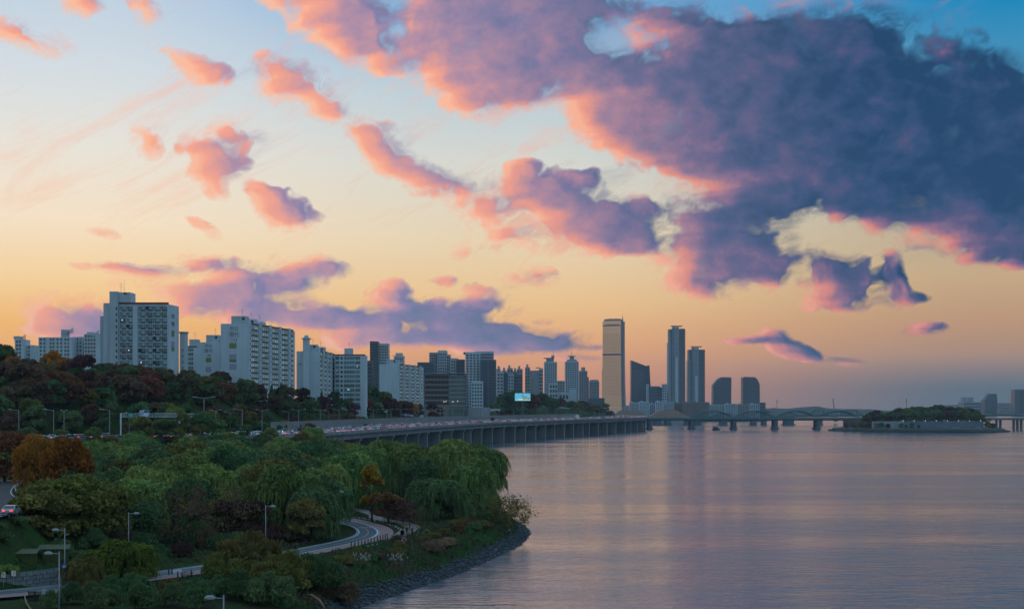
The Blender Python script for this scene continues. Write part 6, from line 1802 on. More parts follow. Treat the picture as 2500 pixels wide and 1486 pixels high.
def build_slip_road():
    s = strip('slip_road', RAMP, -4.6, 4.6, .06, ASPH, None, None, zoff=lambda q: 14.0); s['kind'] = 'structure'
    for off in (-4.2, 4.2): strip('edge_line', RAMP, off - .08, off + .08, .066, LINEW, s, zoff=lambda q: 14.0)
    mb = MB(); pl = RAMP
    for i in range(0, len(pl) - 2, 2):
        a, d = pl[i], (pl[i + 1] - pl[i]).normalized(); n_ = Vector((-d.y, d.x, 0)) * .08; b = a + d * 2.6
        mb.poly([(a.x - n_.x, a.y - n_.y, 14.07), (b.x - n_.x, b.y - n_.y, 14.07), (b.x + n_.x, b.y + n_.y, 14.07), (a.x + n_.x, a.y + n_.y, 14.07)], LINEW)
    mb.build('lane_dashes', s)
    # guard rail on the outer side
    r = thing('guard_rail', 'grey steel guard rail beside the slip road at the left edge', 'guard rail', (RAMP[4].x, RAMP[4].y, 14)); gl = [p for p in offset_line(RAMP, 5.0) if p.y > 196]; 
    b = MB()
    for a, c in zip(gl[:-1], gl[1:]):
        for z in (14.45, 14.8): b.box((min(a.x, c.x), min(a.y, c.y), z), (max(a.x, c.x), max(a.y, c.y), z + .16), STEEL) if False else b.tube((a.x, a.y, z), (c.x, c.y, z), .09, .09, STEEL, 4)
    part(r, 'rail', b)
    for p in gl: b = MB(); b.tube((p.x, p.y, 13.7), (p.x, p.y, 14.95), .06, .06, STEEL, 4); part(r, 'post', b)
    d = (RAMP[0] - RAMP[6]); i = min(range(len(RAMP)), key=lambda k: abs(RAMP[k].y - 203)); d = (RAMP[i - 1] - RAMP[i + 1]).normalized()
    p = at(27, 1252, 203)
    c = make_car('sedan', 'silver', (p.x, p.y, 14.07), math.radians(97), 'silver sedan with red tail lamps driving up the slip road', detail=True)
    pl = MB(); pl.box((-2.33, -.26, .58), (-2.295, .26, .70), SIGNW); pl.build('number_plate', c)
    bp = MB(); bp.box((-2.36, -.8, .3), (-2.24, .8, .44), TYRE); bp.build('bumper', c)
    for s in (-1, 1): mr = MB(); mr.box((.45, s * .92 - .1, .95), (.6, s * .92 + .1, 1.1), CARP['silver']); mr.build('wing_mirror', c)
SIGNW = mat('sign_white', (.62, .68, .74), .5)
build_slip_road()

# ---- arch bridge over the river, and the railway bridge behind
def build_bridges():
    TEAL = mat('bridge_teal', (.085, .165, .165), .6, vary=.12, scale=.05); CB = mat('bridge_concrete', (.13, .145, .155), .9, vary=.2, scale=.1)
    Y = 1861; zt = zw(1019.5, Y)
    r = thing('arch_bridge', 'teal steel bridge with four arches over round stone piers', 'bridge', (xw(1793, Y), Y, 0))
    b = MB(); b.box((xw(1300, Y), Y - 2, zt - 2.2), (xw(2130, Y), Y + 18, zt), TEAL); part(r, 'deck', b)
    b = MB(); b.box((xw(1300, Y), Y - 1.2, zt - 3.6), (xw(2130, Y), Y + 17, zt - 2.22), mat('girder_dark', (.05, .07, .08), .7)); part(r, 'girder', b)
    b = MB()
    for px in np.arange(1440, 2105, 1.8): b.box((xw(px, Y) - .05, Y - 1.9, zt + .01), (xw(px, Y) + .05, Y - 1.8, zt + 1.2), TEAL)
    b.box((xw(1440, Y), Y - 1.95, zt + 1.2), (xw(2105, Y), Y - 1.75, zt + 1.32), TEAL); part(r, 'railing', b, 'stuff')
    for x in (1587, 1690, 1793, 1894, 1997, 2100):
        for y_ in (1.5, 14.5):
            b = MB(); c = xw(x, Y); b.prism([(c + 3.4 * math.cos(t), Y + y_ + 3.0 * math.sin(t)) for t in np.linspace(0, 2 * math.pi, 14, endpoint=False)], 1.6, zt - 3.62, CB, .92)
            b.prism([(c + 5.2 * math.cos(t), Y + y_ + 4.2 * math.sin(t)) for t in np.linspace(0, 2 * math.pi, 14, endpoint=False)], -3, 1.58, CB); part(r, 'pier', b)
    for x0, x1 in ((1692, 1791), (1795, 1892), (1896, 1995), (1999, 2098)):
        for yy in (0.0, 15.5):
            b = MB(); xa, xb = xw(x0, Y), xw(x1, Y); n = 26; rise = 9.2
            pt = lambda t, dz=0: (xa + (xb - xa) * t, Y + yy, zt + rise * 4 * t * (1 - t) * (1 if dz == 0 else .84) + .3)
            for k in range(n): b.tube(pt(k / n), pt((k + 1) / n), .62, .62, TEAL, 5)
            for k in range(2, n - 1, 2):
                t = k / n; p = pt(t); b.tube((p[0], p[1], zt), p, .16, .16, TEAL, 4)
                q = pt(t, 1); b.tube(pt((k - 1) / n), q, .14, .14, TEAL, 4)
            for k in range(2, n - 2): b.tube(pt(k / n, 1), pt((k + 1) / n, 1), .28, .28, TEAL, 4)
            part(r, 'arch', b)
        b = MB()
        for k in range(5, 22, 4): t = k / 26; z = zt + 9.2 * 4 * t * (1 - t) + .3; b.tube((xw(x0, Y) + (xw(x1, Y) - xw(x0, Y)) * t, Y, z), (xw(x0, Y) + (xw(x1, Y) - xw(x0, Y)) * t, Y + 15.5, z), .22, .22, TEAL, 4)
        part(r, 'cross_brace', b)
    # continuation past the island
    r2 = thing('girder_bridge', 'dark girder bridge leaving the island at the right picture edge', 'bridge', (xw(2450, Y), Y, 0)); z2 = zw(1020, Y)
    b = MB(); b.box((xw(2395, Y), Y - 2, z2 - 2.6), (xw(2640, Y), Y + 18, z2), TEAL); part(r2, 'deck', b)
    b = MB(); b.box((xw(2395, Y), Y + 20, z2 + 2.4), (xw(2640, Y), Y + 22, z2 + 4.0), TEAL); part(r2, 'rear_girder', b)
    for x in (2440, 2482, 2491, 2530):
        for dx in (-2.6, 2.6):
            b = MB(); c = xw(x, Y) + dx; b.prism([(c + 1.7 * math.cos(t), Y + 4 + 1.7 * math.sin(t)) for t in np.linspace(0, 2 * math.pi, 12, endpoint=False)], -3, z2 - 2.62, CB); part(r2, 'pier', b)
    # railway trusses further off
    Y = 2290; zt = zw(1020.5, Y); r3 = thing('truss_bridge', 'hazy railway bridge with humped steel trusses behind the arch bridge', 'bridge', (xw(1866, Y), Y, 0))
    b = MB(); b.box((xw(1480, Y), Y, zt - 3), (xw(2140, Y), Y + 10, zt), TEAL); part(r3, 'deck', b)
    def hump(x0, xm, x1, pk):
        b = MB(); n = 12
        top = lambda t: zt + 2 + (zw(pk, Y) - zt - 2) * (math.sin(math.pi * t) ** 1.6)
        P = [(xw(x0 + (x1 - x0) * k / n, Y), top(k / n)) for k in range(n + 1)]
        for k in range(n):
            b.tube((P[k][0], Y, P[k][1]), (P[k + 1][0], Y, P[k + 1][1]), .6, .6, TEAL, 4); b.tube((P[k][0], Y, zt), (P[k + 1][0], Y, P[k + 1][1]), .4, .4, TEAL, 4); b.tube((P[k + 1][0], Y, zt), (P[k + 1][0], Y, P[k + 1][1]), .35, .35, TEAL, 4)
        part(r3, 'truss', b)
    for a, c, pk in ((1730, 1810, 1008), (1811, 1890, 1006), (1891, 1962, 1007), (1963, 2034, 998.5), (2036, 2120, 999)): hump(a, 0, c, pk)
    for x, w in ((1605, 10), (1630, 9), (1680, 9), (1703, 9), (1766, 10), (1840, 8), (1866, 7), (1926, 14), (2003, 7)):
        b = MB(); c = xw(x, Y); W_ = w * Y / F; b.prism([(c + W_ * math.cos(t), Y + 5 + 5 * math.sin(t)) for t in np.linspace(0, 2 * math.pi, 12, endpoint=False)], 1.5, zt - 3.02, CB); b.prism([(c + W_ * 1.3 * math.cos(t), Y + 5 + 6.5 * math.sin(t)) for t in np.linspace(0, 2 * math.pi, 12, endpoint=False)], -3, 1.48, CB); part(r3, 'pier', b)
    # excursion boat
    Y = 1800; p = at(1748, 1048, Y); o = thing('river_boat', 'small dark cabin boat moored between the bridge piers', 'boat', (p.x, p.y, 0), .35)
    HULL = mat('boat_hull', (.035, .05, .06), .5); CAB = mat('boat_cabin', (.12, .15, .17), .5)
    b = MB(); b.hexa([(-4.2, -2.0, -.3), (4.0, -2.0, -.3), (4.0, 2.0, -.3), (-4.2, 2.0, -.3), (-4.6, -2.5, 1.5), (5.2, -2.3, 1.9), (5.2, 2.3, 1.9), (-4.6, 2.5, 1.5)], HULL); b.build('hull', o)
    b = MB(); b.hexa([(-3.6, -1.9, 1.62), (2.8, -1.9, 1.7), (2.8, 1.9, 1.7), (-3.6, 1.9, 1.62), (-3.4, -1.7, 3.9), (2.0, -1.7, 3.9), (2.0, 1.7, 3.9), (-3.4, 1.7, 3.9)], CAB); b.build('cabin', o)
    b = MB(); b.box((-3.9, -2.1, 3.92), (2.6, 2.1, 4.15), HULL); b.build('roof', o)
    for k in range(4): b = MB(); b.box((-3.0 + k * 1.35, -1.96, 2.5), (-2.0 + k * 1.35, -1.9, 3.4), CGLASS); b.build('window', o)
    b = MB(); b.tube((-.5, 0, 4.15), (-.5, 0, 6.4), .07, .04, STEEL, 4); b.build('mast', o)
build_bridges()

def build_island():
    Y0 = 1640; P = []
    cx, cz = xw(2242, 1680), 1690
    outline = []
    for px, Yf in ((2022, 1745), (2060, 1690), (2120, 1655), (2200, 1632), (2300, 1618), (2400, 1612), (2440, 1622), (2466, 1655)): outline.append((xw(px, Yf), Yf))
    outline += [(xw(2440, 1800), 1800), (xw(2330, 1900), 1900), (xw(2150, 1910), 1910), (xw(2050, 1850), 1850)]
    m_ = mat('island_ground', (.075, .075, .06), .95, vary=.4, scale=.08)
    b = MB(); b.prism(outline, -3, 1.6, m_, 1.0)
    c0 = sum(p[0] for p in outline) / len(outline), sum(p[1] for p in outline) / len(outline)
    inn = [(c0[0] + (p[0] - c0[0]) * .965, c0[1] + (p[1] - c0[1]) * .93) for p in outline]; b.prism(inn, 1.59, 3.6, m_, .985)
    o = b.build('island'); tag(o, kind='structure')
    Y = 1690; w = thing('quay_wall', 'long pale concrete quay wall under the island trees', 'wall', (xw(2265, Y), Y, 3.5)); PW = mat('quay_pale', (.16, .20, .23), .85, vary=.15, scale=.08)
    for k in range(14):
        a = 2130 + k * 19.4; b = MB(); b.box((xw(a, Y), Y, 3.4), (xw(a + 19.1, Y), Y + 3, zw(1027.5, Y)), PW if k > 3 else GREY); part(w, 'wall_panel', b)
    b = MB(); b.box((xw(2130, Y), Y + 3.02, 3.4), (xw(2402, Y), Y + 150, zw(1028.4, Y)), m_); part(w, 'terrace', b)
    g = random.Random(5); n = 0
    for row, (Ya, zb) in enumerate(((1700, 11.5), (1730, 12), (1770, 12))):
        for px in np.arange(2106, 2410, 13.5):
            x = px + g.uniform(-5, 5) + row * 4
            top = np.interp(x, [2100, 2130, 2165, 2190, 2230, 2270, 2320, 2350, 2380, 2400, 2412], [1006, 1002, 1001, 997, 992, 990.5, 991, 993, 998, 1006, 1016]) + g.uniform(0, 5) + (2 - row) * 4.0
            Yt = Ya + g.uniform(-8, 8); zt = zw(top, Yt); h = zt - zb
            if h < 4: h = 4
            plant('hill', g.choice(['deep', 'deep', 'deep', 'olive', 'wine']) if x > 2150 else g.choice(['brown', 'wine', 'olive']), xw(x, Yt), Yt, h / 10.3, '%s tree of the island wood, %s row, %s' % ('dark', ('front', 'middle', 'back')[row], 'left third' if x < 2205 else 'middle third' if x < 2310 else 'right third'), group='trees of the island wood', z=zb - 1.5, name='island_tree')
    for px, py, s, lf in ((2105, 1042, .75, 'brown'), (2120, 1043, .8, 'wine'), (2140, 1040, .7, 'brown'), (2152, 1041, .8, 'deep'), (2168, 1040, .7, 'wine'), (2200, 1039, .75, 'deep'), (2212, 1039, .5, 'deep'), (2226, 1039, .7, 'deep'), (2242, 1039, .6, 'deep'), (2085, 1044, .7, 'brown'), (2066, 1044, .6, 'rust'), (2412, 1037, .9, 'deep'), (2425, 1037, .8, 'deep')):
        Yt = 1668; plant('hill', lf, xw(px, Yt), Yt, s * .85, 'small shore tree standing before the island quay wall', group='shore trees of the island', z=3.3, name='shore_tree')
    for i, (px, w_, h_) in enumerate(((2332, 7, 2.4), (2388, 6, 2.6))):
        o = thing('round_tent', ['left', 'right'][i] + ' low dark dome tent on the island promenade', 'tent', (xw(px, 1660), 1660, 3.6)); b = MB()
        for k in range(3): b.prism([(xw(px, 1660) + w_ * f_ * math.cos(t), 1660 + w_ * .6 * f_ * math.sin(t)) for f_ in ((1, .88, .6)[k],) for t in np.linspace(0, 6.283, 12, endpoint=False)], 3.6 + k * h_ / 3, 3.6 + (k + 1) * h_ / 3 - .01, DGREY, (.88, .7, .3)[k])
        part(o, 'canopy', b)
    for i, px in enumerate(range(2205, 2400, 27)):
        o = thing('promenade_lamp', 'small lit lamp along the top of the island quay wall', 'lamp', (xw(px, 1688), 1688, 10), group='lamps on the island quay wall'); b = MB(); b.tube((xw(px, 1688), 1688, 8), (xw(px, 1688), 1688, zw(1027.2, 1688)), .12, .1, STEEL, 4); part(o, 'post', b)
        b = MB(); q = (xw(px, 1688), 1688, zw(1026.6, 1688)); b.prism([(q[0] + .42 * math.cos(t), q[1] + .42 * math.sin(t)) for t in np.linspace(0, 6.283, 8, endpoint=False)], q[2] - .3, q[2] + .4, mat('lamp_glow', (.8, .8, .8), .5, emit=(1, .95, .85), estr=.9)); part(o, 'globe', b)
build_island()

# ------------------------------------------------------------------ riverside foreground
def build_paths():
    gz = lambda q: 5.0 if q.y > 200 else float(np.interp(q.y, [160, 186, 205], [5.6, 5.25, 5.0]))
    b = strip('bike_path', BIKE, -2.1, 2.1, .06, ASPHB, zoff=gz); b['kind'] = 'structure'
    strip('centre_line', BIKE, -.07, .07, .066, LINEY, b, zoff=gz)
    strip('edge_line', BIKE, 1.75, 1.95, .066, LINEW, b, zoff=gz); strip('edge_line', BIKE, -2.0, -1.7, .066, LINEW, b, zoff=gz)
    f = strip('foot_path', BIKE, -5.0, -2.35, .065, PINK, zoff=gz); f['kind'] = 'structure'
    k = strip('kerb', BIKE, 2.12, 2.35, .16, KERB, None, .3, zoff=gz); k['kind'] = 'structure'
    k = strip('kerb', BIKE, -2.34, -2.11, .12, KERB, None, .25, zoff=gz); k['kind'] = 'structure'
    w = strip('gravel_walk', WALK, -1.6, 1.6, .05, GRAVEL, zoff=gz); w['kind'] = 'structure'
    e = strip('gravel_walk', resample([Vector((-20.5, 262, 5)), Vector((-24, 262, 5)), Vector((-27.0, 258, 5))], 1.5), -1.5, 1.5, .045, GRAVEL, zoff=gz); e['kind'] = 'structure'
    # drain strip and lawn stripe beside the bend
    k = strip('drain_channel', [p for p in BIKE if p.y > 248], -7.2, -6.4, .05, KERB, zoff=gz); k['kind'] = 'structure'
    # white bar and arrow marks painted on the asphalt
    i = min(range(len(BIKE)), key=lambda n: abs(BIKE[n].y - 283)); p, d = BIKE[i], (BIKE[i + 1] - BIKE[i]).normalized(); n_ = Vector((-d.y, d.x, 0)); m = MB()
    for k in range(5):
        a = p + n_ * (-1.3 + .55 * k); m.poly([a + d * 0 + Vector((0, 0, .068)), a + n_ * .3 + Vector((0, 0, .068)), a + n_ * .3 + d * .8 + Vector((0, 0, .068)), a + d * .8 + Vector((0, 0, .068))], LINEW)
    m.build('road_marking', b)
    i = min(range(len(BIKE)), key=lambda n: abs(BIKE[n].y - 206)); p, d = BIKE[i], (BIKE[i + 1] - BIKE[i]).normalized(); n_ = Vector((-d.y, d.x, 0)); m = MB(); up = Vector((0, 0, .13))
    for k in range(6):
        a = p + n_ * (-1.4 + .5 * k) + d * (k * .5); m.poly([a + up, a + d * 2.2 + up, a + d * 2.2 + n_ * .2 + up, a + n_ * .2 + up], LINEW)
    m.build('road_marking', b)
build_paths()

def build_shore_stuff():
    g = np.random.default_rng(9)
    # riprap: rough stones tumbled along the water's edge
    t = (1 + 5 ** .5) / 2
    ico = np.array([(-1, t, 0), (1, t, 0), (-1, -t, 0), (1, -t, 0), (0, -1, t), (0, 1, t), (0, -1, -t), (0, 1, -t), (t, 0, -1), (t, 0, 1), (-t, 0, -1), (-t, 0, 1)]) / 1.9
    tri = np.array([(0, 11, 5), (0, 5, 1), (0, 1, 7), (0, 7, 10), (0, 10, 11), (1, 5, 9), (5, 11, 4), (11, 10, 2), (10, 7, 6), (7, 1, 8), (3, 9, 4), (3, 4, 2), (3, 2, 6), (3, 6, 8), (3, 8, 9), (4, 9, 5), (2, 4, 11), (6, 2, 10), (8, 6, 7), (9, 8, 1)])
    pl = resample([Vector((a, b, 0)) for a, b in SHORE[2:14]], .5); nn = normals(pl)
    C = []
    for p, n in zip(pl, nn):
        if p.y > 366: break
        for k in range(6):
            o = g.uniform(-.7, 2.2); q = p + n * o + Vector((g.normal() * .3, g.normal() * .3, 0)); C.append((q.x, q.y, o))
    C = np.array(C); H = ground_h(C[:, 0], C[:, 1])
    n = len(C); s = g.uniform(.18, .46, (n, 1, 1)) * g.uniform(.7, 1.3, (n, 1, 3)); s[:, :, 2] *= .62
    V = (ico[None] * (1 + g.normal(size=(n, 12, 1)) * .16)) * s
    a = g.uniform(0, 6.28, n); c, sn = np.cos(a)[:, None], np.sin(a)[:, None]
    V = np.stack([V[:, :, 0] * c - V[:, :, 1] * sn, V[:, :, 0] * sn + V[:, :, 1] * c, V[:, :, 2]], 2) + np.stack([C[:, 0], C[:, 1], H + .1], 1)[:, None]
    T = (tri[None] + (np.arange(n) * 12)[:, None, None]).reshape(-1, 3)
    R1 = mat('riprap_stone', (.06, .07, .08), .9, vary=.5, scale=.8)
    o = link('riprap_stones', np_mesh('riprap_stones', V.reshape(-1, 3), T, [R1])); tag(o, 'bank of rough grey riprap stones along the water edge', 'stones', kind='stuff')
    # grass and dry weeds on the slope and lawns
    N = 42000
    X = g.uniform(-72, 4, N); Y = g.uniform(176, 352, N)
    d = polydist(X, Y, SHORE[1:14]); ins = inside(X, Y, SHORE + [(-3000, 2300), (-3000, 60)])
    fb = polydist(X, Y, [(q.x, q.y) for q in BIKE]); fw = polydist(X, Y, [(q.x, q.y) for q in WALK])
    # the footpath lies on the right side of the bike path
    ok = ins & (d > 2.2) & (fb > 5.6) & (fw > 1.9)
    X, Y, d = X[ok], Y[ok], d[ok]; Z = ground_h(X, Y)
    ok = Z < 9; X, Y, Z, d = X[ok], Y[ok], Z[ok], d[ok]; N = len(X)
    h = g.uniform(.12, .34, N) * np.where(d < 17, 2.0, 1.0); w = g.uniform(.10, .26, N)
    a = g.uniform(0, math.pi, N); u = np.stack([np.cos(a) * w, np.sin(a) * w, 0 * w], 1); c = np.stack([X, Y, Z - .03], 1)
    lean = np.stack([g.normal(size=N) * .12, g.normal(size=N) * .12, h], 1)
    V = np.stack([c - u, c + u, c + u * .4 + lean, c - u * .4 + lean], 1).reshape(-1, 3)
    gm = bpy.data.materials.new('grass_blades'); gm.use_nodes = True; t_ = gm.node_tree; W = NT(t_); b = t_.nodes['Principled BSDF']
    tc = W.n('ShaderNodeTexCoord'); v = tc.outputs['Object']
    f = W.math('ADD', W.math('MULTIPLY', W.noise(v, .11, 3, .6), .75), W.math('MULTIPLY', W.noise(v, 1.4, 2, .6), .25))
    t_.links.new(W.ramp(f, [(.36, (.115, .075, .055, 1)), (.46, (.10, .085, .045, 1)), (.53, (.045, .095, .03, 1)), (.66, (.05, .135, .035, 1))], 'LINEAR'), b.inputs['Base Color']); b.inputs['Roughness'].default_value = .9; b.inputs['Specular IOR Level'].default_value = .1
    o = link('grass', np_mesh('grass', V, np.arange(N * 4).reshape(N, 4), [gm])); tag(o, 'rough grass and dry weeds covering the river bank', 'grass', kind='stuff')
    # a few white plumed reed clumps
    for px, py, lab in ((884, 1388, 'white plumed reed clump on the slope, left of two'), (972, 1375, 'white plumed reed clump on the slope, right of two')):
        Yr = (EYE - 3.4) * F / (py - HY); o = thing('reed_clump', lab, 'reeds', (xw(px, Yr), Yr, gh(xw(px, Yr), Yr) - .1)); n = 34
        b = MB(); c_ = MB(); r = random.Random(int(px)); ST = mat('reed_stalk', (.16, .13, .08), .9); PLM = mat('reed_plume', (.42, .37, .33), .9)
        for k in range(n):
            q = Vector((r.gauss(0, .9), r.gauss(0, .7), 0)); e = q + Vector((r.gauss(0, .4), r.gauss(0, .4), r.uniform(1.1, 2.1))); b.tube(q, e, .03, .02, ST, 3); c_.tube(e, e + Vector((r.gauss(0, .1), r.gauss(0, .1), .3)), .09, .03, PLM, 4)
        b.build('stalks', o); c_.build('plumes', o)
    # drift log
    Yl = 192; o = thing('drift_log', 'bare orange-brown drift log lying on the stones at the bottom', 'log', (xw(760, Yl), Yl, gh(xw(760, Yl), Yl) + .5)); b = MB(); LG = mat('log_wood', (.30, .15, .07), .85, vary=.3, scale=3)
    b.tube((0, 0, .5), (1.6, -3.2, .2), .2, .17, LG, 7); b.tube((1.6, -3.2, .2), (2.8, -6.8, -.3), .17, .08, LG, 7); b.tube((.3, -.6, .5), (-.4, -1.8, .9), .09, .04, LG, 5); b.build('trunk', o)
build_shore_stuff()

def build_park_furniture():
    # --- path lamps
    LH = mat('path_lamp_head', (.28, .31, .33), .4)
    pm = MB(); pm.tube((0, 0, -.5), (0, 0, 8.3), .105, .065, STEEL, 7); pm.tube((0, 0, -.5), (0, 0, .7), .16, .15, STEEL, 7); pole = pm.mesh('pole', True)
    am = MB(); am.tube((0, 0, 8.02), (.85, 0, 8.06), .05, .045, STEEL, 5); arm = am.mesh('arm')
    hm = MB(); hm.prism([(1.25 + .52 * math.cos(t), .2 * math.sin(t)) for t in np.linspace(0, 6.283, 12, endpoint=False)], 8.0, 8.14, LH, .96); hm.prism([(1.25 + .5 * math.cos(t), .19 * math.sin(t)) for t in np.linspace(0, 6.283, 12, endpoint=False)], 8.141, 8.3, LH, .45); hm.prism([(1.25 + .4 * math.cos(t), .15 * math.sin(t)) for t in np.linspace(0, 6.283, 12, endpoint=False)], 7.93, 7.999, mat('lamp_lens', (.3, .32, .3), .3)); head = hm.mesh('lamp_head')
    def pl(px, pt, rz, lab, Y=None):
        Y = Y or 55945.0 / (pt - HY); zb = zw(pt, Y) - 8.3
        o = thing('path_lamp', lab, 'street lamp', (xw(px, Y), Y, zb), rz); link('pole', pole, o); link('lamp_head', head, link('arm', arm, o)); return o
    l1 = pl(648.5, 1232, 0, 'grey path lamp carrying a white round sign, in the middle of the path')
    pl(818, 1197, 0, 'path lamp at the inside of the path bend'); pl(314, 1249, 0, 'path lamp standing behind the lime green willow')
    l2 = pl(158, 1289, math.pi, 'path lamp with a blue round sign low on its pole'); pl(144.5, 1345, math.pi, 'tall near path lamp in front of the olive sheds'); pl(546, 1452, math.pi, 'nearest path lamp, cut off by the bottom picture edge', Y=125)
    pl(-32, 1110, 0, 'lamp whose head reaches in over the slip road at the left edge', Y=215)
    def disc(o, z, r, m1, m2, nm):
        b = MB(); ts = np.linspace(0, 6.283, 18, endpoint=False); k = b.mi(m1)
        i = len(b.v); b.v += [(r * math.cos(t), -.16, z + r * math.sin(t)) for t in ts] + [(r * math.cos(t), -.12, z + r * math.sin(t)) for t in ts]; n = 18
        b.f.append(tuple(range(i, i + n))); b.m.append(k); b.f.append(tuple(reversed(range(i + n, i + 2 * n)))); b.m.append(k)
        for a in range(n): c = (a + 1) % n; b.f.append((i + a, i + n + a, i + n + c, i + c)); b.m.append(k)
        s = b.build(nm, o)
        return s
    SBL = mat('round_sign_blue', (.03, .17, .50), .5); SWH = mat('round_sign_white', (.7, .72, .74), .5)
    s = disc(l1, 8.3 - (1322 - 1232) * l1.location.y / F, .27, SWH, None, 'round_sign'); b = MB(); zc = 8.3 - (1322 - 1232) * l1.location.y / F
    b.box((-.1, -.18, zc - .11), (.1, -.165, zc + .11), mat('sign_teal', (.06, .2, .26), .5)); b.build('sign_symbol', l1)
    zc = 8.3 - (1381 - 1289) * l2.location.y / F; s = disc(l2, zc, .34, SBL, None, 'round_sign'); s.rotation_euler = (0, 0, math.pi); s2 = s
    b = MB(); b.poly([(-.2, .17, zc - .15), (.02, .17, zc - .15), (-.09, .17, zc + .18)], SWH); b.poly([(.02, .17, zc - .12), (.22, .17, zc - .12), (.13, .17, zc + .1)], SWH); b.build('sign_symbol', l2)
    # --- olive sheds
    SH = mat('shed_olive', (.075, .085, .022), .8, vary=.2, scale=.8); SR = mat('shed_roof', (.095, .11, .05), .7, vary=.15, scale=.8)
    for (x0, x1, yt, yb, Y, xo, lab) in ((44, 88, 1352, 1388, 194, 20, 'smaller olive green metal shed by the retaining wall'), (103, 166, 1341, 1382, 199, 92, 'larger olive green metal shed behind the near lamp')):
        xa, xb = xw(x0, Y), xw(x1, Y); zb, zt = zw(yb, Y), zw(yt, Y); o = thing('shed', lab, 'shed', ((xa + xb) / 2, Y, zb)); b = MB(); D = 3.0
        b.prism([(xa, Y), (xb, Y), (xb - .9, Y + D), (xa - .9, Y + D)], zb - 1.0, zt, SH); part(o, 'wall', b)
        b = MB(); b.hexa([(xw(xo, Y), Y - .3, zt - .02 + .03), (xb + .2, Y - .3, zt + .05), (xb - .6, Y + D + .3, zt + .35), (xw(xo, Y) - .8, Y + D + .3, zt + .3), (xw(xo, Y), Y - .3, zt + .12), (xb + .2, Y - .3, zt + .16), (xb - .6, Y + D + .3, zt + .46), (xw(xo, Y) - .8, Y + D + .3, zt + .42)], SR); part(o, 'roof', b)
        for k in range(1, 4): b = MB(); x = xa + (xb - xa) * k / 4; b.box((x - .03, Y - .03, zb - .9), (x + .03, Y - .002, zt - .05), SR); part(o, 'wall_seam', b)
    # --- stone retaining wall
    ln = offset_line([p for p in BIKE if 165 < p.y < 199], 4.4); st = resample(ln, 1.15); nn = normals(st)
    o = thing('retaining_wall', 'grey stone retaining wall beside the path at lower left', 'wall', (st[len(st) // 2].x, st[len(st) // 2].y, 5.3)); SM = mat('wall_stone', (.21, .23, .23), .9, vary=.35, scale=1.3); SM2 = mat('wall_joint', (.07, .075, .075), .95)
    b = MB(); r = random.Random(2)
    for a, c, n1, n2 in zip(st[:-1], st[1:], nn[:-1], nn[1:]): b.hexa([(a.x, a.y, 4.6), (c.x, c.y, 4.6), (c.x + n2.x * .6, c.y + n2.y * .6, 4.6), (a.x + n1.x * .6, a.y + n1.y * .6, 4.6), (a.x, a.y, 7.3), (c.x, c.y, 7.3), (c.x + n2.x * .6, c.y + n2.y * .6, 7.3), (a.x + n1.x * .6, a.y + n1.y * .6, 7.3)], SM2)
    part(o, 'wall_core', b)
    for row in range(4):
        for i in range(len(st) - 1):
            a, c = st[i], st[i + 1]
            if row % 2: a, c = (st[i] + st[i + 1]) / 2, (st[i + 1] + st[min(i + 2, len(st) - 1)]) / 2
            if (c - a).length < .3: continue
            d = (c - a).normalized(); n_ = Vector((-d.y, d.x, 0)); pr = r.uniform(.1, .2); a = a + d * .05; c = c - d * .05; z0 = 5.0 + row * .58; z1 = z0 + .52
            b = MB(); b.hexa([tuple((a - n_ * pr).xy) + (z0,), tuple((c - n_ * pr).xy) + (z0,), tuple((c + n_ * .05).xy) + (z0,), tuple((a + n_ * .05).xy) + (z0,), tuple((a - n_ * pr * .8).xy) + (z1,), tuple((c - n_ * pr * .8).xy) + (z1,), tuple((c + n_ * .05).xy) + (z1,), tuple((a + n_ * .05).xy) + (z1,)], SM); part(o, 'stone', b)
    # --- chevron boards
    YEL = mat('chevron_yellow', (.72, .38, .02), .5)
    for px, py, lab in ((8, 1402, 'yellow chevron board at the far left above the stone wall'), (33, 1398.5, 'yellow chevron board right of its twin above the stone wall')):
        Y = 186; c = at(px, py, Y); o = thing('chevron_sign', lab, 'road sign', (c.x, Y, c.z - .9)); b = MB(); b.box((c.x - .28, Y, c.z - .36), (c.x + .28, Y + .05, c.z + .36), SWH); part(o, 'board', b)
        b = MB(); y = Y - .01
        for s in (-1, 1): b.poly([(c.x - .16, y, c.z + s * .3), (c.x + .04, y, c.z + s * .3), (c.x + .2, y, c.z), (c.x + .0, y, c.z)][::s], YEL)
        part(o, 'chevron', b)
        b = MB(); b.tube((c.x, Y + .08, c.z - 1.6), (c.x, Y + .08, c.z + .2), .04, .04, STEEL, 5); part(o, 'post', b)
    # --- black railing on a short bridge parapet
    Y = 176; o = thing('railing', 'black steel railing panels at the lower left corner', 'railing', (xw(84, Y), Y, 5.2)); BK = mat('black_steel', (.02, .022, .028), .5); BW = mat('parapet_stone', (.26, .28, .29), .9)
    zb, zt = zw(1470, Y), zw(1443, Y)
    for a, c in ((70, 84), (86, 100)):
        b = MB(); xa, xb = xw(a, Y), xw(c, Y)
        for z in (zb, zt - .08): b.box((xa, Y, z), (xb, Y + .06, z + .08), BK)
        for k in range(7): x = xa + (xb - xa) * (k + .5) / 7; b.box((x - .03, Y + .01, zb + .08), (x + .03, Y + .05, zt - .08), BK)
        for x in (xa - .06, xb): b.box((x, Y - .02, zb - .25), (x + .06, Y + .08, zt + .1), BK)
        part(o, 'panel', b)
    b = MB(); b.box((xw(66, Y), Y + .1, zb - 2.2), (xw(104, Y), Y + .5, zb - .28), BW); part(o, 'parapet', b)
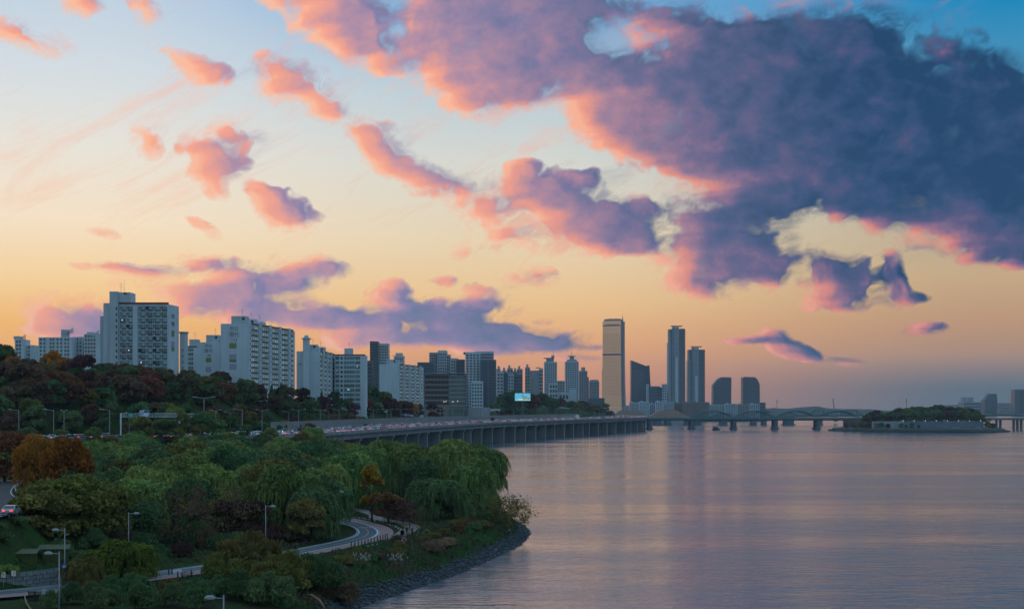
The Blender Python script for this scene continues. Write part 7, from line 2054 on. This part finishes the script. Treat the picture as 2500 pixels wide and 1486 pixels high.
    b = MB(); b.box((xw(101.5, Y), Y - .1, zb - 1.2), (xw(111, Y), Y + .5, zt + .2), mat('pale_pier', (.30, .36, .42), .85)); part(o, 'end_pier', b)
    b = MB(); HR = mat('wood_handrail', (.30, .18, .07), .6); pts = [at(62, 1446, Y), at(61, 1458, Y - 3), at(64, 1470, Y - 6), at(72, 1482, Y - 9), at(84, 1495, Y - 12)]
    for a, c in zip(pts[:-1], pts[1:]): b.tube(a, c, .09, .09, HR, 5)
    part(o, 'handrail', b)
    # --- bollards along the path, rope fence, stakes
    bm_ = MB(); BWD = mat('bollard_wood', (.075, .055, .05), .8); bm_.tube((0, 0, -.2), (0, 0, 1.05), .11, .1, BWD, 7); bm_.tube((0, 0, 1.05), (0, 0, 1.12), .1, .05, BWD, 7); bol = bm_.mesh('bollard')
    pts = offset_line([p for p in BIKE if 243 < p.y < 262], -5.4); n = 0
    for p in resample(pts, 1.7)[::1]:
        o = link('bollard', bol); o.location = (p.x, p.y, 5.0); tag(o, 'dark timber bollard along the pink foot path near the bend', 'bollard', 'bollards along the foot path')
    for px, py in ((412, 1404), (420, 1402), (434, 1413), (467, 1408), (492, 1403)):
        Y = 25 * F / (py - HY); o = link('bollard', bol); o.location = (xw(px, Y), Y, 5.0); tag(o, 'dark timber bollard beside the left stretch of foot path', 'bollard', 'bollards beside the left foot path')
    fp = offset_line([p for p in BIKE if 262 < p.y < 300], -8.2); fr = resample(fp, 1.9); o = thing('rope_fence', 'low straw coloured rope fence round the lawn by the bend', 'fence', (fr[0].x, fr[0].y, 5)); RP = mat('rope_straw', (.28, .19, .10), .9)
    for p in fr: b = MB(); b.tube((p.x, p.y, 4.9), (p.x, p.y, 5.75), .07, .06, RP, 5); part(o, 'post', b)
    b = MB()
    for a, c in zip(fr[:-1], fr[1:]):
        for z in (5.35, 5.68): b.tube((a.x, a.y, z), ((a.x + c.x) / 2, (a.y + c.y) / 2, z - .1), .04, .04, RP, 4); b.tube(((a.x + c.x) / 2, (a.y + c.y) / 2, z - .1), (c.x, c.y, z), .04, .04, RP, 4)
    part(o, 'rope', b)
    Y = 268; o = thing('tree_stakes', 'tripod of pale timber stakes propping a young tree', 'stakes', (xw(1037, Y), Y, 5)); 
    for a, c in (((1014, 1318), (1022, 1293)), ((1042, 1290), (1052, 1302)), ((1042, 1290), (1030, 1302))):
        b = MB(); b.tube(at(*a, Y), at(*c, Y), .06, .05, mat('stake_wood', (.34, .26, .15), .85), 5); part(o, 'stake', b)
    # --- lifebuoy stand
    Y = 25 * F / (1326 - HY); p = Vector((xw(983, Y), Y, 5)); o = thing('lifebuoy_stand', 'blue post with an orange-red lifebuoy beside the gravel walk', 'lifebuoy stand', p); b = MB(); b.box((-.25, -.15, 0), (.1, .15, 1.25), mat('post_blue', (.05, .09, .28), .6)); b.build('post', o)
    b = MB(); BU = mat('lifebuoy_red', (.55, .09, .06), .6)
    for k in range(16):
        t0, t1 = 6.2832 * k / 16, 6.2832 * (k + 1) / 16; b.tube((.28 + .32 * math.cos(t0), -.2, .72 + .36 * math.sin(t0)), (.28 + .32 * math.cos(t1), -.2, .72 + .36 * math.sin(t1)), .1, .1, BU if k % 4 else SWH, 6)
    b.build('lifebuoy', o)
    # --- picnic bench
    Y = 25 * F / (1410 - HY); o = thing('park_bench', 'dark timber picnic bench beside the left foot path', 'bench', (xw(457, Y), Y, 5.0), .3); 
    for nm, a, c in (('seat', (-.9, -.5, .42), (.9, -.15, .48)), ('table_top', (-.9, .1, .72), (.9, .75, .78)), ('seat', (-.9, 1.0, .42), (.9, 1.3, .48))): b = MB(); b.box(a, c, BWD); b.build(nm, o)
    for x in (-.7, .7): b = MB(); b.box((x - .05, -.45, 0), (x + .05, -.35, .42), BWD); b.box((x - .05, .35, 0), (x + .05, .5, .72), BWD); b.box((x - .05, 1.1, 0), (x + .05, 1.2, .42), BWD); b.build('leg', o)
build_park_furniture()

# ------------------------------------------------------------------ people
SKIN = mat('skin', (.42, .25, .18), .6)
CLOTH = {'black': mat('cloth_black', (.018, .02, .024), .9), 'navy': mat('cloth_navy', (.03, .04, .07), .9), 'blue': mat('cloth_blue', (.05, .16, .34), .85), 'grey': mat('cloth_grey', (.12, .12, .13), .9), 'white': mat('cloth_white', (.6, .6, .58), .85), 'brown': mat('cloth_brown', (.10, .07, .05), .9)}
HAIR = mat('hair_black', (.012, .011, .012), .6)
def person_mesh(j, top, bottom, hat=None):
    """j: joints in metres; skin modifier over the skeleton, one continuous body"""
    names = list(j); idx = {n: i for i, n in enumerate(names)}
    E = [('pelvis', 'waist'), ('waist', 'chest'), ('chest', 'neck'), ('neck', 'chin'), ('chin', 'head')]
    for s in 'lr': E += [('pelvis', 'hip_' + s), ('hip_' + s, 'knee_' + s), ('knee_' + s, 'ankle_' + s), ('ankle_' + s, 'toe_' + s), ('chest', 'sho_' + s), ('sho_' + s, 'elb_' + s), ('elb_' + s, 'wri_' + s), ('wri_' + s, 'hand_' + s)]
    rad = {'pelvis': .155, 'waist': .14, 'chest': .165, 'neck': .06, 'chin': .085, 'head': .10, 'hip': .10, 'knee': .062, 'ankle': .045, 'toe': .04, 'sho': .075, 'elb': .048, 'wri': .033, 'hand': .036}
    me = bpy.data.meshes.new('body'); me.from_pydata([j[n] for n in names], [(idx[a], idx[b]) for a, b in E], [])
    o = bpy.data.objects.new('body_tmp', me); COL.objects.link(o)
    m = o.modifiers.new('skin', 'SKIN'); m.use_smooth_shade = True
    for n in names:
        v = me.skin_vertices[0].data[idx[n]]; r = rad[n.split('_')[0]]; v.radius = (r, r * (.8 if n in ('chest', 'waist', 'pelvis') else 1)); v.use_root = n == 'pelvis'
    o.modifiers.new('sub', 'SUBSURF').levels = 1
    out = bpy.data.meshes.new_from_object(o.evaluated_get(bpy.context.evaluated_depsgraph_get())); bpy.data.objects.remove(o)
    out.materials.clear()
    for m_ in (CLOTH[bottom], CLOTH[top], SKIN, HAIR, TYRE): out.materials.append(m_)
    P = {n: Vector(j[n]) for n in names}
    seg = [(P[a], P[b], 0 if ('hip' in b or 'knee' in b or 'ankle' in b) else 4 if 'toe' in b else 2 if ('hand' in b or b in ('chin', 'head', 'neck')) else 1) for a, b in E]
    mi = []
    for p in out.polygons:
        c = p.center; best = (9, 0)
        for a, b, k in seg:
            ab = b - a; t = max(0, min(1, (c - a).dot(ab) / max(ab.length_squared, 1e-6))); d = (c - a - ab * t).length
            if d < best[0]: best = (d, k)
        k = best[1]
        if k == 2 and c.z > P['chin'].z + .07: k = 3
        mi.append(k)
    out.polygons.foreach_set('material_index', mi); out.name = 'body'
    return out
def extras(o, j, hat=None, face=(0, -1, 0)):
    """fingers, facial features and hair as children"""
    f = Vector(face).normalized(); sd = Vector((-f.y, f.x, 0)); c = (Vector(j['chin']) + Vector(j['head'])) / 2
    b = MB(); b.tube(c + f * .09, c + f * .135 + Vector((0, 0, -.03)), .02, .014, SKIN, 5)
    for s in (-1, 1): b.tube(c + f * .095 + sd * s * .036 + Vector((0, 0, .03)), c + f * .108 + sd * s * .036 + Vector((0, 0, .03)), .012, .008, HAIR, 5); b.tube(c + sd * s * .09, c + sd * s * .115, .026, .02, SKIN, 5)
    b.tube(c + f * .1 + sd * -.03 + Vector((0, 0, -.065)), c + f * .1 + sd * .03 + Vector((0, 0, -.065)), .008, .008, mat('lip', (.3, .1, .09), .6), 4); b.build('face', o)
    for s in 'lr':
        h = Vector(j['hand_' + s]); w = Vector(j['wri_' + s]); d = (h - w).normalized(); q = d.orthogonal().normalized(); b = MB()
        for k, ln in enumerate((.06, .075, .08, .072)):
            a = h + q * (k - 1.5) * .018 + d * .02; m_ = a + d * ln * .6; b.tube(a, m_, .009, .008, SKIN, 4); b.tube(m_, m_ + (d + q.cross(d) * .5).normalized() * ln * .5, .008, .006, SKIN, 4)
        a = w + (h - w) * .5 + q * -.03; b.tube(a, a + (d * .6 - q * .8).normalized() * .06, .011, .008, SKIN, 4); b.build('fingers', o)
    if hat:
        b = MB(); hd = Vector(j['head']); b.prism([(hd.x + .115 * math.cos(t), hd.y + .125 * math.sin(t)) for t in np.linspace(0, 6.283, 12, endpoint=False)], hd.z + .02, hd.z + .13, CLOTH[hat], .6); b.prism([(hd.x + f.x * .1 + .12 * math.cos(t), hd.y + f.y * .1 + .12 * math.sin(t)) for t in np.linspace(0, 6.283, 10, endpoint=False)], hd.z + .0, hd.z + .019, CLOTH[hat]); b.build('cap', o)
def walking(st=.28, arm=.2):
    """standing/walking towards -Y"""
    j = {'pelvis': (0, 0, .95), 'waist': (0, 0, 1.1), 'chest': (0, -.01, 1.32), 'neck': (0, -.01, 1.48), 'chin': (0, -.03, 1.57), 'head': (0, -.02, 1.69)}
    for s, x, k in (('l', .1, 1), ('r', -.1, -1)):
        j['hip_' + s] = (x, 0, .88); j['knee_' + s] = (x, -.12 * k - .03, .5); j['ankle_' + s] = (x, -st * k, .09 if k > 0 else .13); j['toe_' + s] = (x, -st * k - .16, .04)
        j['sho_' + s] = (x * 1.85, 0, 1.40); j['elb_' + s] = (x * 2.3, arm * .5 * k, 1.13); j['wri_' + s] = (x * 2.25, arm * k * .6 - .06, .9); j['hand_' + s] = (x * 2.2, arm * k * .6 - .08, .82)
    return j
def put_person(px, py, zg, rz, j, top, bottom, label, hat=None, scale=1.0, Y=None):
    Y = Y or (EYE - zg) * F / (py - HY); z = zg
    o = thing('person', label, 'person', (xw(px, Y), Y, z), rz); o.scale = (scale,) * 3
    link('body', person_mesh(j, top, bottom), o); extras(o, j, hat); return o
def bicycle(loc, rz, label):
    o = thing('bicycle', label, 'bicycle', loc, rz); FR = mat('bike_frame', (.05, .05, .06), .4)
    for y in (-.52, .52):
        b = MB()
        for k in range(18):
            t0, t1 = 6.2832 * k / 18, 6.2832 * (k + 1) / 18; b.tube((0, y + .33 * math.cos(t0), .34 + .33 * math.sin(t0)), (0, y + .33 * math.cos(t1), .34 + .33 * math.sin(t1)), .022, .022, TYRE, 5)
            if k % 2: b.tube((0, y, .34), (0, y + .32 * math.cos(t0), .34 + .32 * math.sin(t0)), .005, .005, STEEL, 3)
        b.build('wheel', o)
    b = MB()
    for a, c in (((0, .52, .34), (0, .06, .30)), ((0, .06, .30), (0, .2, .86)), ((0, .2, .80), (0, -.34, .84)), ((0, .06, .30), (0, -.36, .76)), ((0, .52, .34), (0, .2, .80)), ((0, -.33, .98), (0, -.52, .34))): b.tube(a, c, .02, .02, FR, 6)
    b.build('frame', o); b = MB(); b.tube((-.26, -.36, 1.0), (.26, -.36, 1.0), .017, .017, FR, 5); b.build('handlebar', o); b = MB(); b.prism([(.07, .36), (-.07, .36), (-.02, .06), (.02, .06)], .87, .93, TYRE); b.build('saddle', o)
    return o
def cycling():
    j = {'pelvis': (0, .22, .99), 'waist': (0, .16, 1.13), 'chest': (0, .0, 1.32), 'neck': (0, -.1, 1.45), 'chin': (0, -.16, 1.52), 'head': (0, -.17, 1.63)}
    for s, x, k in (('l', .1, 1), ('r', -.1, -1)):
        j['hip_' + s] = (x, .2, .95); j['knee_' + s] = (x, -.16 if k > 0 else -.1, .78 if k > 0 else .56); j['ankle_' + s] = (x, .06 if k > 0 else .04, .44 if k > 0 else .2); j['toe_' + s] = (x, -.1, .38 if k > 0 else .15)
        j['sho_' + s] = (x * 1.8, -.03, 1.38); j['elb_' + s] = (x * 2.4, -.2, 1.18); j['wri_' + s] = (x * 2.2, -.33, 1.04); j['hand_' + s] = (x * 2.2, -.38, 1.02)
    return j
def crouching():
    j = {'pelvis': (0, .15, .38), 'waist': (0, .1, .52), 'chest': (0, -.06, .72), 'neck': (0, -.13, .86), 'chin': (0, -.19, .93), 'head': (0, -.2, 1.04)}
    for s, x in (('l', .11), ('r', -.11)):
        j['hip_' + s] = (x, .1, .38); j['knee_' + s] = (x * 1.3, -.28, .5); j['ankle_' + s] = (x * 1.2, -.05, .1); j['toe_' + s] = (x * 1.2, -.22, .04)
        j['sho_' + s] = (x * 1.7, -.08, .79); j['elb_' + s] = (x * 2.1, -.28, .6); j['wri_' + s] = (x * 1.5, -.45, .5); j['hand_' + s] = (x * 1.3, -.53, .48)
    return j
def bending():
    j = walking(.1, .1); 
    j.update({'waist': (0, -.06, 1.08), 'chest': (0, -.26, 1.22), 'neck': (0, -.38, 1.3), 'chin': (0, -.46, 1.33), 'head': (0, -.52, 1.42)})
    for s, x in (('l', .1), ('r', -.1)): j['sho_' + s] = (x * 1.85, -.3, 1.26); j['elb_' + s] = (x * 2.1, -.42, .98); j['wri_' + s] = (x * 1.6, -.52, .78); j['hand_' + s] = (x * 1.4, -.54, .7)
    return j
def build_people():
    put_person(993, 1306, 5.05, .1, walking(.22), 'black', 'black', 'walker in dark clothes on the gravel walk, left of the pair', scale=1.05)
    put_person(1006, 1306, 5.05, -.15, walking(.14, .12), 'navy', 'black', 'walker in navy jacket on the gravel walk, right of the pair', scale=1.0)
    put_person(904, 1254.5, 5.05, math.pi, walking(.24), 'black', 'black', 'lone walker in dark clothes further up the gravel walk')
    X, Y = xw(1190, 305), 305; put_person(1190, 0, gh(X, Y), .8, bending(), 'black', 'black', 'dark figure bending down on the bank beside the willow', Y=Y, scale=1.05)
    X, Y = xw(1241, 303), 303; put_person(1241, 0, gh(X, Y) + .25, 1.6, crouching(), 'black', 'navy', 'angler in a white cap crouching on the shore stones', hat='white', Y=Y, scale=1.1)
    for px, py, rz, top, lab, lb, hat in ((216, 1428, -1.05, 'black', 'cyclist in black with a pale helmet behind the lime willow', 'bicycle ridden by the cyclist in the pale helmet', 'white'), (722, 1349, 2.6, 'black', 'cyclist in black riding where the path straightens', 'bicycle under the black clad rider on the straight path', None)):
        Y = 25 * F / (py - HY); loc = (xw(px, Y), Y, 5.07)
        bicycle(loc, rz, lb); o = thing('person', lab, 'person', loc, rz); j = cycling(); link('body', person_mesh(j, top, 'black'), o); extras(o, j, hat)
    put_person(646, 1374, 5.07, 2.4, walking(.3), 'blue', 'blue', 'jogger dressed in bright blue on the straight path')
build_people()
